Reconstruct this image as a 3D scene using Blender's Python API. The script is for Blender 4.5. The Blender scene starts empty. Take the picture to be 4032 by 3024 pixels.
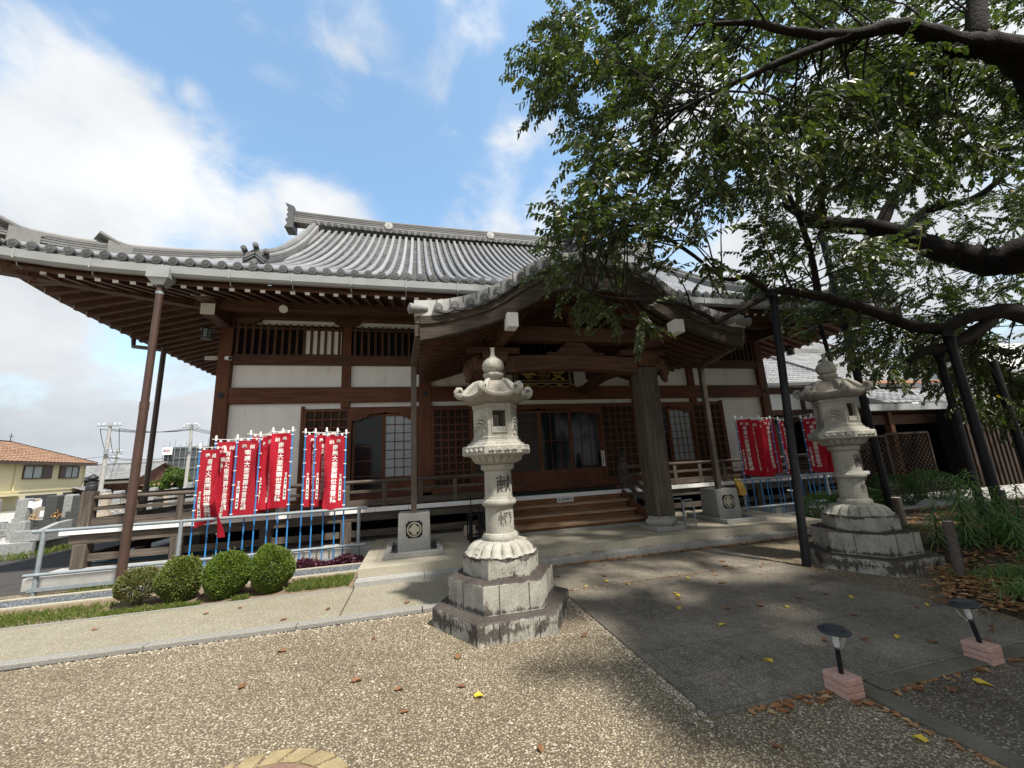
import bpy, bmesh, math, random
import numpy as np
from mathutils import Vector, Matrix
R_ = math.radians
S = bpy.context.scene
COL = S.collection

# ------------------------------------------------------------------ camera
cam_d = bpy.data.cameras.new('camera'); cam = bpy.data.objects.new('camera', cam_d); COL.objects.link(cam)
cam_d.sensor_fit = 'HORIZONTAL'; cam_d.sensor_width = 36.0; cam_d.lens = 13.757
cam_d.clip_start = 0.05; cam_d.clip_end = 3000
yaw, pitch, roll = R_(13.933), R_(11.458), R_(-3.028)
_f = Vector((math.sin(yaw)*math.cos(pitch), math.cos(yaw)*math.cos(pitch), math.sin(pitch)))
_r = Vector((math.cos(yaw), -math.sin(yaw), 0)); _u = _r.cross(_f)
_r2 = math.cos(roll)*_r + math.sin(roll)*_u; _u2 = -math.sin(roll)*_r + math.cos(roll)*_u
cam.matrix_world = Matrix(((_r2.x, _u2.x, -_f.x, 0), (_r2.y, _u2.y, -_f.y, 0), (_r2.z, _u2.z, -_f.z, 1.6), (0, 0, 0, 1)))
S.camera = cam

# ------------------------------------------------------------------ sun, sky, exposure
SUN = Vector((0.28, -0.445, 0.85)).normalized()
sun_d = bpy.data.lights.new('sun', 'SUN'); sun_d.energy = 2.3; sun_d.angle = R_(3.0); sun_d.color = (1.0, 0.95, 0.87)
sun = bpy.data.objects.new('sun', sun_d); COL.objects.link(sun)
sun.rotation_euler = SUN.to_track_quat('Z', 'Y').to_euler()
S.view_settings.view_transform = 'Standard'; S.view_settings.look = 'None'
S.view_settings.exposure = 1.75; S.view_settings.gamma = 1.0

W = bpy.data.worlds.new('World'); S.world = W; W.use_nodes = True
wn, wl = W.node_tree.nodes, W.node_tree.links
wn.clear()
def wnode(t, **kw):
    n = wn.new(t)
    for k, v in kw.items(): setattr(n, k, v)
    return n
wout = wnode('ShaderNodeOutputWorld'); wbg = wnode('ShaderNodeBackground'); wl.new(wbg.outputs[0], wout.inputs[0])
sky = wnode('ShaderNodeTexSky', sky_type='NISHITA', sun_disc=False)
sky.sun_elevation = math.asin(SUN.z); sky.sun_rotation = math.atan2(SUN.x, SUN.y)
sky.air_density = 1.0; sky.dust_density = 2.2; sky.ozone_density = 1.6
wbg.inputs[1].default_value = 0.15
wtc = wnode('ShaderNodeTexCoord')
def wmath(op, a, b=None, c=None, clamp=False):
    n = wnode('ShaderNodeMath', operation=op, use_clamp=clamp)
    for i, v in enumerate((a, b, c)):
        if v is None: continue
        if isinstance(v, (int, float)): n.inputs[i].default_value = v
        else: wl.new(v, n.inputs[i])
    return n.outputs[0]
# cloud masses as soft lobes round fixed sky directions (azimuth from +Y to +X, elevation, radius in degrees, weight)
LOBES = [(-40.2, 36.4, 5.1, 0.86), (-40.9, 29.7, 6.6, 1.03), (-35.7, 36.5, 4.9, 0.8), (-32.1, 33.8, 5.3, 0.8), (-36.8, 27.9, 6.5, 0.92), (-28.8, 31.0, 4.9, 0.63), (-25.1, 31.2, 4.7, 0.75), (-20.6, 31.5, 4.5, 0.75), (-15.7, 33.2, 4.7, 0.75), (-10.8, 33.0, 5.0, 0.63), (-18.1, 35.2, 3.0, 0.34), (-7.5, 51.2, 3.5, 0.38), (-10.3, 49.2, 2.7, 0.34), (11.9, 54.6, 3.1, 0.52), (5.2, 55.5, 2.5, 0.29), (17.3, 43.9, 2.7, 0.48), (22.1, 44.2, 2.1, 0.4), (14.1, 43.6, 1.9, 0.37), (-29.2, 40.7, 1.8, 0.52), (13.4, 34.0, 4.9, 0.52), (5.8, 32.9, 3.7, 0.4), (20.9, 34.0, 3.6, 0.52), (-38.0, 42.9, 1.6, 0.34), (-38.4, 21.1, 5.9, 0.52), (-36.0, 6.6, 4.5, 0.32), (-29.8, 3.0, 6.4, 0.46), (-38.7, 12.8, 4.2, 0.17), (-28.2, 17.2, 5.6, 0.14), (44.5, 40.6, 8.4, 0.57), (58.6, 32.4, 9.6, 0.92), (63.6, 20.4, 8.1, 0.8), (51.9, 22.6, 8.5, 0.86), (70.3, 29.5, 6.8, 0.92), (39.3, 30.2, 6.0, 0.46), (33.8, 37.0, 3.3, 0.11), (180, 35, 40, 1.1), (120, 45, 34, .9), (-125, 38, 34, .9), (150, 70, 25, .6)]  # the last lobes are unseen clouds added behind the camera as fill light
acc = None
for az, el, rad, wt in LOBES:
    d = (math.sin(R_(az))*math.cos(R_(el)), math.cos(R_(az))*math.cos(R_(el)), math.sin(R_(el)))
    n = wnode('ShaderNodeVectorMath', operation='DOT_PRODUCT'); wl.new(wtc.outputs['Generated'], n.inputs[0]); n.inputs[1].default_value = d
    k = 1.0/(1.0-math.cos(R_(rad)))
    e = wmath('MULTIPLY_ADD', n.outputs['Value'], k, -k)          # 0 at centre, -1 at the radius
    e = wmath('POWER', 2.718, e); e = wmath('MULTIPLY', e, wt)
    acc = e if acc is None else wmath('MAXIMUM', acc, wmath('MULTIPLY_ADD', acc, 0.35, e))
wmp = wnode('ShaderNodeMapping'); wl.new(wtc.outputs['Generated'], wmp.inputs[0]); wmp.inputs['Scale'].default_value = (1, 1, 1.5)
nz = wnode('ShaderNodeTexNoise'); nz.inputs['Scale'].default_value = 4.6; nz.inputs['Detail'].default_value = 9; nz.inputs['Roughness'].default_value = 0.58; nz.inputs['Distortion'].default_value = 0.35
wl.new(wmp.outputs[0], nz.inputs['Vector'])
sep = wnode('ShaderNodeSeparateXYZ'); wl.new(wtc.outputs['Generated'], sep.inputs[0])
veil = wmath('MULTIPLY_ADD', sep.outputs['Z'], -1.9, 1.05, clamp=True)      # the sky pales towards the horizon
val = wmath('MULTIPLY_ADD', nz.outputs['Fac'], 2.3, -1.17); val = wmath('ADD', val, acc); val = wmath('ADD', val, veil)
mr = wnode('ShaderNodeMapRange', interpolation_type='SMOOTHSTEP'); wl.new(val, mr.inputs['Value'])
mr.inputs['From Min'].default_value = 0.02; mr.inputs['From Max'].default_value = 0.85
nz2 = wnode('ShaderNodeTexNoise'); nz2.inputs['Scale'].default_value = 3.1; nz2.inputs['Detail'].default_value = 6; nz2.inputs['Roughness'].default_value = 0.55
wl.new(wmp.outputs[0], nz2.inputs['Vector'])
low = wmath('MULTIPLY_ADD', sep.outputs['Z'], 1.6, 0.15, clamp=True)      # cloud bases low in the sky are greyer
sh = wmath('MULTIPLY_ADD', nz2.outputs['Fac'], 2.4, -0.85, clamp=True); sh = wmath('MULTIPLY_ADD', low, 0.55, wmath('MULTIPLY', sh, 0.55), clamp=True)
cr = wnode('ShaderNodeMix', data_type='RGBA'); wl.new(sh, cr.inputs[0])
cr.inputs[6].default_value = (0.86, 0.99, 1.11, 1); cr.inputs[7].default_value = (2.1, 2.12, 2.15, 1)
mx = wnode('ShaderNodeMix', data_type='RGBA'); wl.new(mr.outputs[0], mx.inputs[0]); hue = wnode('ShaderNodeMix', data_type='RGBA', blend_type='MULTIPLY'); hue.inputs[0].default_value = 1.0; wl.new(sky.outputs[0], hue.inputs[6]); hue.inputs[7].default_value = (0.64, 0.715, 0.655, 1); wl.new(hue.outputs[2], mx.inputs[6]); wl.new(cr.outputs[2], mx.inputs[7])
wl.new(mx.outputs[2], wbg.inputs[0])

S.cycles.use_denoising = True
S.cycles.max_bounces = 6; S.cycles.diffuse_bounces = 3; S.cycles.glossy_bounces = 3; S.cycles.transmission_bounces = 4; S.cycles.transparent_max_bounces = 6

# ------------------------------------------------------------------ materials
MATS = {}
class NT:
    def __init__(s, name):
        s.m = bpy.data.materials.new(name); s.m.use_nodes = True; s.t = s.m.node_tree
        s.b = s.t.nodes['Principled BSDF']; s.c = s.n('ShaderNodeTexCoord'); MATS[name] = s.m
    def n(s, t, **kw):
        x = s.t.nodes.new(t)
        for k, v in kw.items(): setattr(x, k, v)
        return x
    def l(s, a, b): s.t.links.new(a, b)
    def vec(s, scale=(1, 1, 1), rot=(0, 0, 0)):
        m = s.n('ShaderNodeMapping'); s.l(s.c.outputs['Object'], m.inputs[0])
        m.inputs['Scale'].default_value = scale; m.inputs['Rotation'].default_value = rot; return m.outputs[0]
    def noise(s, scale, detail=4, rough=0.55, v=None, dist=0.0):
        x = s.n('ShaderNodeTexNoise'); x.inputs['Scale'].default_value = scale; x.inputs['Detail'].default_value = detail
        x.inputs['Roughness'].default_value = rough; x.inputs['Distortion'].default_value = dist
        s.l(v if v is not None else s.c.outputs['Object'], x.inputs['Vector']); return x.outputs['Fac']
    def vor(s, scale, v=None, out='Color', feature='F1'):
        x = s.n('ShaderNodeTexVoronoi', feature=feature); x.inputs['Scale'].default_value = scale
        s.l(v if v is not None else s.c.outputs['Object'], x.inputs['Vector']); return x.outputs[out]
    def ramp(s, fac, stops, interp='LINEAR'):
        x = s.n('ShaderNodeValToRGB'); cr = x.color_ramp; cr.interpolation = interp
        while len(cr.elements) < len(stops): cr.elements.new(0.5)
        for e, (p, c) in zip(cr.elements, stops):
            e.position = p; e.color = (*c, 1) if len(c) == 3 else c
        s.l(fac, x.inputs[0]); return x.outputs[0]
    def mix(s, fac, a, b, blend='MIX'):
        x = s.n('ShaderNodeMix', data_type='RGBA', blend_type=blend)
        for i, v in ((0, fac), (6, a), (7, b)):
            if isinstance(v, (int, float)): x.inputs[i].default_value = v
            elif isinstance(v, tuple): x.inputs[i].default_value = (*v, 1)
            else: s.l(v, x.inputs[i])
        return x.outputs[2]
    def math(s, op, a, b=0.0, c=0.0, clamp=False):
        x = s.n('ShaderNodeMath', operation=op, use_clamp=clamp)
        for i, v in enumerate((a, b, c)):
            if isinstance(v, (int, float)): x.inputs[i].default_value = v
            else: s.l(v, x.inputs[i])
        return x.outputs[0]
    def bump(s, h, strength=0.3, dist=0.01):
        x = s.n('ShaderNodeBump'); x.inputs['Strength'].default_value = strength; x.inputs['Distance'].default_value = dist
        s.l(h, x.inputs['Height']); s.l(x.outputs[0], s.b.inputs['Normal'])
    def out(s, col, rough=0.7, spec=0.3, metal=0.0):
        if isinstance(col, tuple): s.b.inputs['Base Color'].default_value = (*col, 1)
        else: s.l(col, s.b.inputs['Base Color'])
        if isinstance(rough, (int, float)): s.b.inputs['Roughness'].default_value = rough
        else: s.l(rough, s.b.inputs['Roughness'])
        s.b.inputs['Specular IOR Level'].default_value = spec; s.b.inputs['Metallic'].default_value = metal
        return s.m

def mottled(name, c0, c1, scale=6, rough=0.7, spec=0.3, bump=0.15, fine=60, metal=0.0, bd=0.004):
    t = NT(name); n = t.noise(scale, 6, 0.6); f = t.noise(fine, 3, 0.6)
    k = t.math('MULTIPLY_ADD', f, 0.5, t.math('MULTIPLY', n, 0.75))
    col = t.ramp(k, [(0.35, c0), (0.85, c1)])
    if bump: t.bump(f, bump, bd)
    return t.out(col, rough, spec, metal)
def wood(name, dark, mid, light, axis, rough=0.65, streak=1.0):
    t = NT(name); sc = {'x': (0.7, 14, 14), 'y': (14, 0.7, 14), 'z': (14, 14, 0.7)}[axis]
    g = t.noise(2.2*streak, 7, 0.65, t.vec(sc), 0.6); f = t.noise(9*streak, 4, 0.6, t.vec(sc)); b = t.noise(0.9, 3, 0.5)
    k = t.math('ADD', t.math('MULTIPLY', g, 0.6), t.math('MULTIPLY_ADD', f, 0.25, t.math('MULTIPLY', b, 0.2)))
    col = t.ramp(k, [(0.36, dark), (0.52, mid), (0.68, light)])
    t.bump(f, 0.25, 0.004)
    return t.out(col, rough, 0.25)
for ax in 'xyz':
    wood('red_wood_'+ax, (0.05, 0.019, 0.010), (0.118, 0.046, 0.024), (0.20, 0.086, 0.046), ax)
    wood('dark_wood_'+ax, (0.034, 0.018, 0.012), (0.088, 0.044, 0.028), (0.17, 0.096, 0.062), ax)
    wood('grey_wood_'+ax, (0.032, 0.025, 0.019), (0.085, 0.068, 0.054), (0.17, 0.142, 0.118), ax, 0.8)
    wood('old_wood_'+ax, (0.022, 0.016, 0.012), (0.055, 0.042, 0.032), (0.12, 0.095, 0.075), ax, 0.8)
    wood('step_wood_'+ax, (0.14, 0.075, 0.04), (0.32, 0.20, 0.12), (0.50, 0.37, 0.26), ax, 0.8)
def plaster_mat():
    t = NT('plaster'); st = t.noise(1.0, 6, 0.7, t.vec((5, 5, 0.6))); n = t.noise(2.2, 6, 0.65); k = t.math('MULTIPLY_ADD', st, 0.55, t.math('MULTIPLY', n, 0.5))
    col = t.ramp(k, [(0.34, (0.62, 0.60, 0.55)), (0.46, (0.83, 0.82, 0.785)), (0.62, (0.88, 0.87, 0.84))]); t.bump(t.noise(60, 3, 0.6), 0.06, 0.003); t.out(col, 0.9, 0.1)
plaster_mat()
mottled('white_paint', (0.72, 0.72, 0.70), (0.83, 0.83, 0.81), 8, 0.6, 0.3, 0.05)
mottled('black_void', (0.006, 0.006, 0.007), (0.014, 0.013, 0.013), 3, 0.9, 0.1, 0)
mottled('gutter_grey', (0.25, 0.262, 0.262), (0.34, 0.352, 0.352), 3, 0.45, 0.4, 0)
mottled('brown_pipe', (0.042, 0.023, 0.018), (0.085, 0.049, 0.037), 3, 0.42, 0.4, 0)
mottled('bronze_pipe', (0.06, 0.045, 0.036), (0.13, 0.10, 0.075), 4, 0.5, 0.4, 0.05)
mottled('black_metal', (0.0035, 0.004, 0.0045), (0.012, 0.013, 0.014), 9, 0.5, 0.25, 0.2, 30)
mottled('galvanised', (0.20, 0.235, 0.255), (0.33, 0.375, 0.395), 14, 0.45, 0.4, 0.05, 60, 0.3)
mottled('blue_paint', (0.02, 0.16, 0.42), (0.05, 0.25, 0.56), 6, 0.4, 0.4, 0)
mottled('white_plastic', (0.7, 0.7, 0.66), (0.8, 0.8, 0.77), 8, 0.5, 0.3, 0)
mottled('gold_leaf', (0.42, 0.28, 0.08), (0.66, 0.48, 0.18), 20, 0.5, 0.5, 0.1, 60, 0.2)
mottled('lid_plastic', (0.014, 0.017, 0.021), (0.03, 0.036, 0.043), 9, 0.45, 0.4, 0.05)
mottled('verdigris', (0.012, 0.014, 0.015), (0.04, 0.045, 0.045), 20, 0.5, 0.4, 0.1)
mottled('cream_wall', (0.58, 0.52, 0.34), (0.68, 0.61, 0.42), 3, 0.85, 0.1, 0.1)
mottled('old_edging', (0.07, 0.063, 0.048), (0.17, 0.155, 0.12), 5, 0.9, 0.15, 0.3, 90)
mottled('concrete', (0.27, 0.26, 0.245), (0.42, 0.41, 0.385), 5, 0.9, 0.15, 0.3, 120)
mottled('grey_net', (0.05, 0.055, 0.06), (0.09, 0.095, 0.10), 2, 0.9, 0.1, 0.1)
mottled('bark', (0.007, 0.0055, 0.005), (0.03, 0.024, 0.02), 9, 0.9, 0.15, 0.9, 26, bd=0.02)
mottled('log_post', (0.05, 0.043, 0.036), (0.14, 0.12, 0.10), 22, 0.9, 0.15, 0.6, 50)
mottled('green_mat', (0.03, 0.07, 0.05), (0.05, 0.10, 0.075), 30, 0.95, 0.1, 0.2)
mottled('yellow_cloth', (0.42, 0.24, 0.045), (0.58, 0.36, 0.09), 8, 0.9, 0.1, 0.2)
mottled('pink_brick', (0.33, 0.19, 0.15), (0.55, 0.36, 0.30), 30, 0.9, 0.15, 0.4, 90)
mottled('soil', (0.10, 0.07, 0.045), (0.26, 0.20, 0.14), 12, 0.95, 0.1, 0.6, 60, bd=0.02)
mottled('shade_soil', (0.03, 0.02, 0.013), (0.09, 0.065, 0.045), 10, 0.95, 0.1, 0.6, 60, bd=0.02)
mottled('asphalt', (0.038, 0.035, 0.034), (0.08, 0.075, 0.072), 2, 0.95, 0.08, 0.4, 160)
mottled('far_ground', (0.10, 0.10, 0.07), (0.20, 0.19, 0.15), 0.3, 0.95, 0.1, 0)
mottled('paper', (0.62, 0.62, 0.58), (0.74, 0.74, 0.70), 10, 0.8, 0.1, 0)
mottled('paper_yellow', (0.60, 0.55, 0.38), (0.68, 0.63, 0.46), 10, 0.8, 0.1, 0)
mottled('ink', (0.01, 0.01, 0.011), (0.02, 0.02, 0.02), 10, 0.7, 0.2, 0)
mottled('red_ink', (0.35, 0.02, 0.03), (0.45, 0.03, 0.05), 10, 0.7, 0.2, 0)
mottled('carved_ink', (0.035, 0.035, 0.033), (0.11, 0.108, 0.10), 30, 0.9, 0.1, 0.2)
mottled('lacquer', (0.008, 0.006, 0.005), (0.02, 0.014, 0.011), 6, 0.35, 0.4, 0)
mottled('frost_glass', (0.22, 0.25, 0.26), (0.36, 0.40, 0.41), 1.5, 0.22, 0.5, 0)
mottled('dim_glass', (0.022, 0.028, 0.028), (0.05, 0.058, 0.056), 1.5, 0.35, 0.15, 0)
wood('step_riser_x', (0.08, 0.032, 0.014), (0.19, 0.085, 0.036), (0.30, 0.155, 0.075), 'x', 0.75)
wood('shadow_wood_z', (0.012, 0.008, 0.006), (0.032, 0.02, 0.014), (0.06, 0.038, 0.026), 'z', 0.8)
mottled('dark_glass', (0.006, 0.008, 0.0085), (0.017, 0.02, 0.021), 1.2, 0.10, 0.3, 0)
mottled('window_glass', (0.20, 0.24, 0.25), (0.36, 0.40, 0.41), 1.2, 0.15, 0.5, 0)
mottled('umbrella_black', (0.006, 0.007, 0.009), (0.016, 0.017, 0.02), 9, 0.6, 0.3, 0)
mottled('copper', (0.28, 0.13, 0.08), (0.42, 0.22, 0.14), 5, 0.55, 0.4, 0)
mottled('green_rod', (0.02, 0.10, 0.15), (0.04, 0.17, 0.25), 5, 0.5, 0.3, 0)
mottled('rope_fibre', (0.34, 0.30, 0.06), (0.48, 0.42, 0.12), 30, 0.9, 0.1, 0)
mottled('ring_brick', (0.13, 0.105, 0.06), (0.34, 0.27, 0.15), 6, 0.9, 0.1, 0.4, 70)
mottled('ring_core', (0.10, 0.06, 0.045), (0.26, 0.18, 0.13), 7, 0.9, 0.1, 0.4, 70)
mottled('flower', (0.6, 0.55, 0.2), (0.75, 0.72, 0.6), 40, 0.8, 0.1, 0)
mottled('orange_flower', (0.5, 0.2, 0.05), (0.65, 0.4, 0.1), 40, 0.8, 0.1, 0)

def tile_mat(name, c0, c1, rough, spec):
    t = NT(name); n = t.noise(1.1, 5, 0.6); f = t.noise(24, 4, 0.6); r = t.n('ShaderNodeNewGeometry').outputs['Random Per Island']
    k = t.math('ADD', t.math('MULTIPLY_ADD', n, 0.5, t.math('MULTIPLY', f, 0.35)), t.math('MULTIPLY_ADD', r, 0.30, -0.09))
    col = t.ramp(k, [(0.32, c0), (0.72, c1)])
    t.bump(f, 0.12, 0.004)
    return t.out(col, t.math('MULTIPLY_ADD', f, 0.25, rough-0.1), spec)
tile_mat('roof_tile', (0.17, 0.17, 0.17), (0.31, 0.31, 0.305), 0.42, 0.5)
tile_mat('roof_pan', (0.05, 0.05, 0.05), (0.135, 0.135, 0.13), 0.65, 0.3)
tile_mat('ridge_tile', (0.11, 0.11, 0.108), (0.27, 0.265, 0.255), 0.6, 0.4)
tile_mat('crest_tile', (0.12, 0.12, 0.118), (0.27, 0.268, 0.26), 0.6, 0.35)
tile_mat('oni_tile', (0.045, 0.047, 0.05), (0.12, 0.122, 0.125), 0.5, 0.45)
tile_mat('verge_tile', (0.34, 0.335, 0.32), (0.56, 0.55, 0.52), 0.6, 0.35)
tile_mat('clay_tile', (0.19, 0.115, 0.075), (0.31, 0.195, 0.135), 0.8, 0.2)

def granite(name, base, dark, light, scale=230, rough=0.75):
    t = NT(name); v = t.vor(scale); s = t.n('ShaderNodeSeparateColor'); t.l(v, s.inputs[0])
    col = t.ramp(s.outputs[0], [(0.0, dark), (0.22, base), (0.7, base), (1.0, light)])
    n = t.noise(1.6, 5, 0.6); col = t.mix(t.math('MULTIPLY', n, 0.55), col, t.mix(1.0, col, (0.72, 0.68, 0.60), 'MULTIPLY'))
    t.bump(s.outputs[1], 0.1, 0.002); return t.out(col, rough, 0.3)
granite('granite', (0.30, 0.30, 0.285), (0.10, 0.10, 0.10), (0.48, 0.47, 0.45))
granite('granite_pale', (0.38, 0.35, 0.275), (0.19, 0.175, 0.145), (0.50, 0.47, 0.385))
granite('kerb_stone', (0.24, 0.235, 0.215), (0.11, 0.108, 0.10), (0.36, 0.35, 0.325))
granite('grave_grey', (0.27, 0.28, 0.285), (0.15, 0.155, 0.16), (0.40, 0.41, 0.41), 60)
granite('grave_dark', (0.06, 0.065, 0.065), (0.03, 0.032, 0.033), (0.10, 0.105, 0.105), 60, 0.4)
granite('grave_tan', (0.42, 0.36, 0.29), (0.30, 0.26, 0.21), (0.52, 0.46, 0.38), 60)

def aggregate(name, cols, scale, gap, patch, rough=0.8, bs=0.6):
    """pebbles set in mortar: every voronoi cell takes its own colour"""
    t = NT(name); vv = t.n('ShaderNodeVectorMath', operation='ADD'); wob = t.n('ShaderNodeTexNoise'); wob.inputs['Scale'].default_value = scale*0.8
    t.l(t.c.outputs['Object'], wob.inputs['Vector']); sc = t.n('ShaderNodeVectorMath', operation='SCALE'); t.l(wob.outputs['Color'], sc.inputs[0]); sc.inputs['Scale'].default_value = 0.5/scale
    t.l(t.c.outputs['Object'], vv.inputs[0]); t.l(sc.outputs[0], vv.inputs[1])
    c = t.vor(scale, vv.outputs[0]); s = t.n('ShaderNodeSeparateColor'); t.l(c, s.inputs[0]); d = t.vor(scale, vv.outputs[0], 'Distance')
    k = len(cols); col = t.ramp(s.outputs[0], [(i/k, x) for i, x in enumerate(cols)], 'CONSTANT')
    e = t.ramp(d, [(0.30, (0, 0, 0)), (0.62, (1, 1, 1))]); col = t.mix(e, col, gap)
    n = t.noise(0.8, 5, 0.6); f = t.noise(3.5, 4, 0.6)
    m = t.ramp(t.math('MULTIPLY_ADD', f, 0.35, t.math('MULTIPLY', n, 0.7)), [(0.38, patch), (0.64, (1, 1, 1))])
    col = t.mix(1.0, col, m, 'MULTIPLY')
    h = t.math('SUBTRACT', 1.0, d); t.bump(h, bs, 0.008); return t.out(col, rough, 0.25)
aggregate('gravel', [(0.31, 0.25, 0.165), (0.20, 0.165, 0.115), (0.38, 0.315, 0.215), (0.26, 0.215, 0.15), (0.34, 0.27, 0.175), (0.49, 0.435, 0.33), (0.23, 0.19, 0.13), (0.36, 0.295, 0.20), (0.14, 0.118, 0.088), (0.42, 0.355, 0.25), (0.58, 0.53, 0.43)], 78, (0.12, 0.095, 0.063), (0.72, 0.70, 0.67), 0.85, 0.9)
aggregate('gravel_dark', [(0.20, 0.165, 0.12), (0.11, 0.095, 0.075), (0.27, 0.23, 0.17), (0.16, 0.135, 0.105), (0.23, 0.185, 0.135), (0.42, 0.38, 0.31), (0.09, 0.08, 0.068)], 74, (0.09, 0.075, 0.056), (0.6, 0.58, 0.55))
aggregate('path_aggregate', [(0.32, 0.295, 0.22), (0.25, 0.23, 0.175), (0.38, 0.355, 0.275), (0.29, 0.265, 0.20), (0.45, 0.43, 0.35), (0.22, 0.205, 0.16)], 95, (0.22, 0.20, 0.15), (0.82, 0.80, 0.76), 0.85, 0.35)
aggregate('blue_gravel', [(0.17, 0.19, 0.21), (0.10, 0.115, 0.13), (0.26, 0.28, 0.30), (0.14, 0.16, 0.175), (0.34, 0.36, 0.37)], 40, (0.06, 0.065, 0.07), (0.8, 0.8, 0.8), 0.85, 0.8)

def pavement_mat():
    t = NT('dark_paving'); n = t.noise(1.3, 8, 0.68, None, 0.5); f = t.noise(9, 6, 0.7); sp = t.vor(150); s = t.n('ShaderNodeSeparateColor'); t.l(sp, s.inputs[0])
    k = t.math('MULTIPLY_ADD', f, 0.45, t.math('MULTIPLY', n, 0.65))
    col = t.ramp(k, [(0.34, (0.062, 0.053, 0.040)), (0.5, (0.122, 0.105, 0.082)), (0.62, (0.175, 0.152, 0.116)), (0.76, (0.27, 0.237, 0.18))])
    col = t.mix(t.ramp(s.outputs[0], [(0.84, (0, 0, 0)), (0.92, (0.75, 0.75, 0.75))]), col, (0.36, 0.34, 0.29))
    br = t.n('ShaderNodeTexBrick'); t.l(t.vec((1, 1, 1)), br.inputs['Vector']); br.inputs['Scale'].default_value = 1.0
    br.inputs['Brick Width'].default_value = 0.62; br.inputs['Row Height'].default_value = 0.41; br.inputs['Mortar Size'].default_value = 0.007; br.offset = 0.5
    br.inputs['Color1'].default_value = (1, 1, 1, 1); br.inputs['Color2'].default_value = (0.86, 0.86, 0.86, 1); br.inputs['Mortar'].default_value = (0.66, 0.66, 0.64, 1)
    col = t.mix(1.0, col, br.outputs['Color'], 'MULTIPLY')
    t.bump(f, 0.25, 0.004); t.out(col, t.math('MULTIPLY_ADD', f, 0.3, 0.55), 0.35)
pavement_mat()
def stone_mat(name, stain):
    """old lantern stone: pale granite, lichen, black grime running down from ledges (stain = how much)"""
    t = NT(name); n = t.noise(5, 7, 0.65); f = t.noise(55, 4, 0.65); v = t.vor(170); s = t.n('ShaderNodeSeparateColor'); t.l(v, s.inputs[0])
    k = t.math('MULTIPLY_ADD', f, 0.45, t.math('MULTIPLY', n, 0.6))
    col = t.ramp(k, [(0.34, (0.165, 0.155, 0.125)), (0.5, (0.30, 0.288, 0.245)), (0.68, (0.42, 0.405, 0.355))])
    col = t.mix(t.ramp(s.outputs[0], [(0.0, (0.5, 0.5, 0.5)), (0.2, (0, 0, 0))]), col, (0.13, 0.13, 0.125))
    dr = t.noise(1.0, 6, 0.75, t.vec((13, 13, 3.0)), 1.2); bl = t.noise(3.6, 8, 0.75, None, 0.6)
    g = t.math('MULTIPLY_ADD', dr, 0.45, t.math('MULTIPLY', bl, 0.65))
    nrm = t.n('ShaderNodeNewGeometry'); sx = t.n('ShaderNodeSeparateXYZ'); t.l(nrm.outputs['True Normal'], sx.inputs[0])
    up = t.math('MULTIPLY', t.math('MAXIMUM', sx.outputs[2], 0.0), 0.30 if stain > 0.3 else 0.06)
    g = t.math('ADD', g, up)
    if stain > 0.5:
        pos = t.n('ShaderNodeSeparateXYZ'); t.l(t.c.outputs['Object'], pos.inputs[0]); zz = t.math('MULTIPLY', pos.outputs[2], 1/0.7)
        bias = t.ramp(zz, [(0.0, (0.42,)*3), (0.14, (0.62,)*3), (0.235, (0.45,)*3), (0.262, (0.22,)*3), (0.29, (0.66,)*3), (0.36, (0.36,)*3), (0.62, (0.20,)*3), (0.66, (0.34,)*3), (0.675, (0.58,)*3), (0.71, (0.30,)*3), (0.86, (0.40,)*3), (0.95, (0.68,)*3)])
        g = t.math('MULTIPLY_ADD', bias, 0.42, t.math('SUBTRACT', g, 0.17))
    lo = 0.70-0.16*stain
    fac = t.ramp(g, [(lo, (0, 0, 0)), (lo+0.05, (0.85, 0.85, 0.85)), (1.0, (1, 1, 1))])
    col = t.mix(fac, col, t.ramp(f, [(0.35, (0.022, 0.018, 0.017)), (0.7, (0.075, 0.058, 0.052))]))
    t.bump(k, 0.55, 0.006); return t.out(col, 0.92, 0.15)
stone_mat('lantern_stone', 0.30); mottled('lantern_roof', (0.13, 0.115, 0.098), (0.30, 0.275, 0.235), 14, 0.95, 0.1, 0.5, 70, bd=0.006); stone_mat('lantern_base', 0.80)

def leaf_mat(name, cols, trans=0.35, rough=0.42, spec=0.45):
    t = NT(name); r = t.n('ShaderNodeNewGeometry').outputs['Random Per Island']; n = t.noise(1.7, 3, 0.5)
    k = len(cols)-1; col = t.ramp(t.math('MULTIPLY_ADD', r, 0.75, t.math('MULTIPLY', n, 0.25)), [(i/k, c) for i, c in enumerate(cols)])
    t.out(col, rough, spec)
    if trans:
        tr = t.n('ShaderNodeBsdfTranslucent'); t.l(t.mix(1.0, col, (1.6, 2.0, 0.7), 'MULTIPLY'), tr.inputs[0])
        mx = t.n('ShaderNodeMixShader'); mx.inputs[0].default_value = trans
        o = t.t.nodes['Material Output']; t.l(t.b.outputs[0], mx.inputs[1]); t.l(tr.outputs[0], mx.inputs[2]); t.l(mx.outputs[0], o.inputs[0])
    return t.m
leaf_mat('cherry_leaf', [(0.022, 0.031, 0.012), (0.034, 0.048, 0.016), (0.050, 0.068, 0.020), (0.074, 0.092, 0.026), (0.115, 0.12, 0.034)], 0.24)
leaf_mat('box_leaf', [(0.045, 0.082, 0.014), (0.09, 0.14, 0.02), (0.14, 0.19, 0.03), (0.21, 0.24, 0.05)], 0.2)
leaf_mat('box_leaf_dull', [(0.04, 0.075, 0.022), (0.075, 0.11, 0.03), (0.12, 0.14, 0.04), (0.20, 0.16, 0.06), (0.15, 0.08, 0.04)], 0.2)
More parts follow.
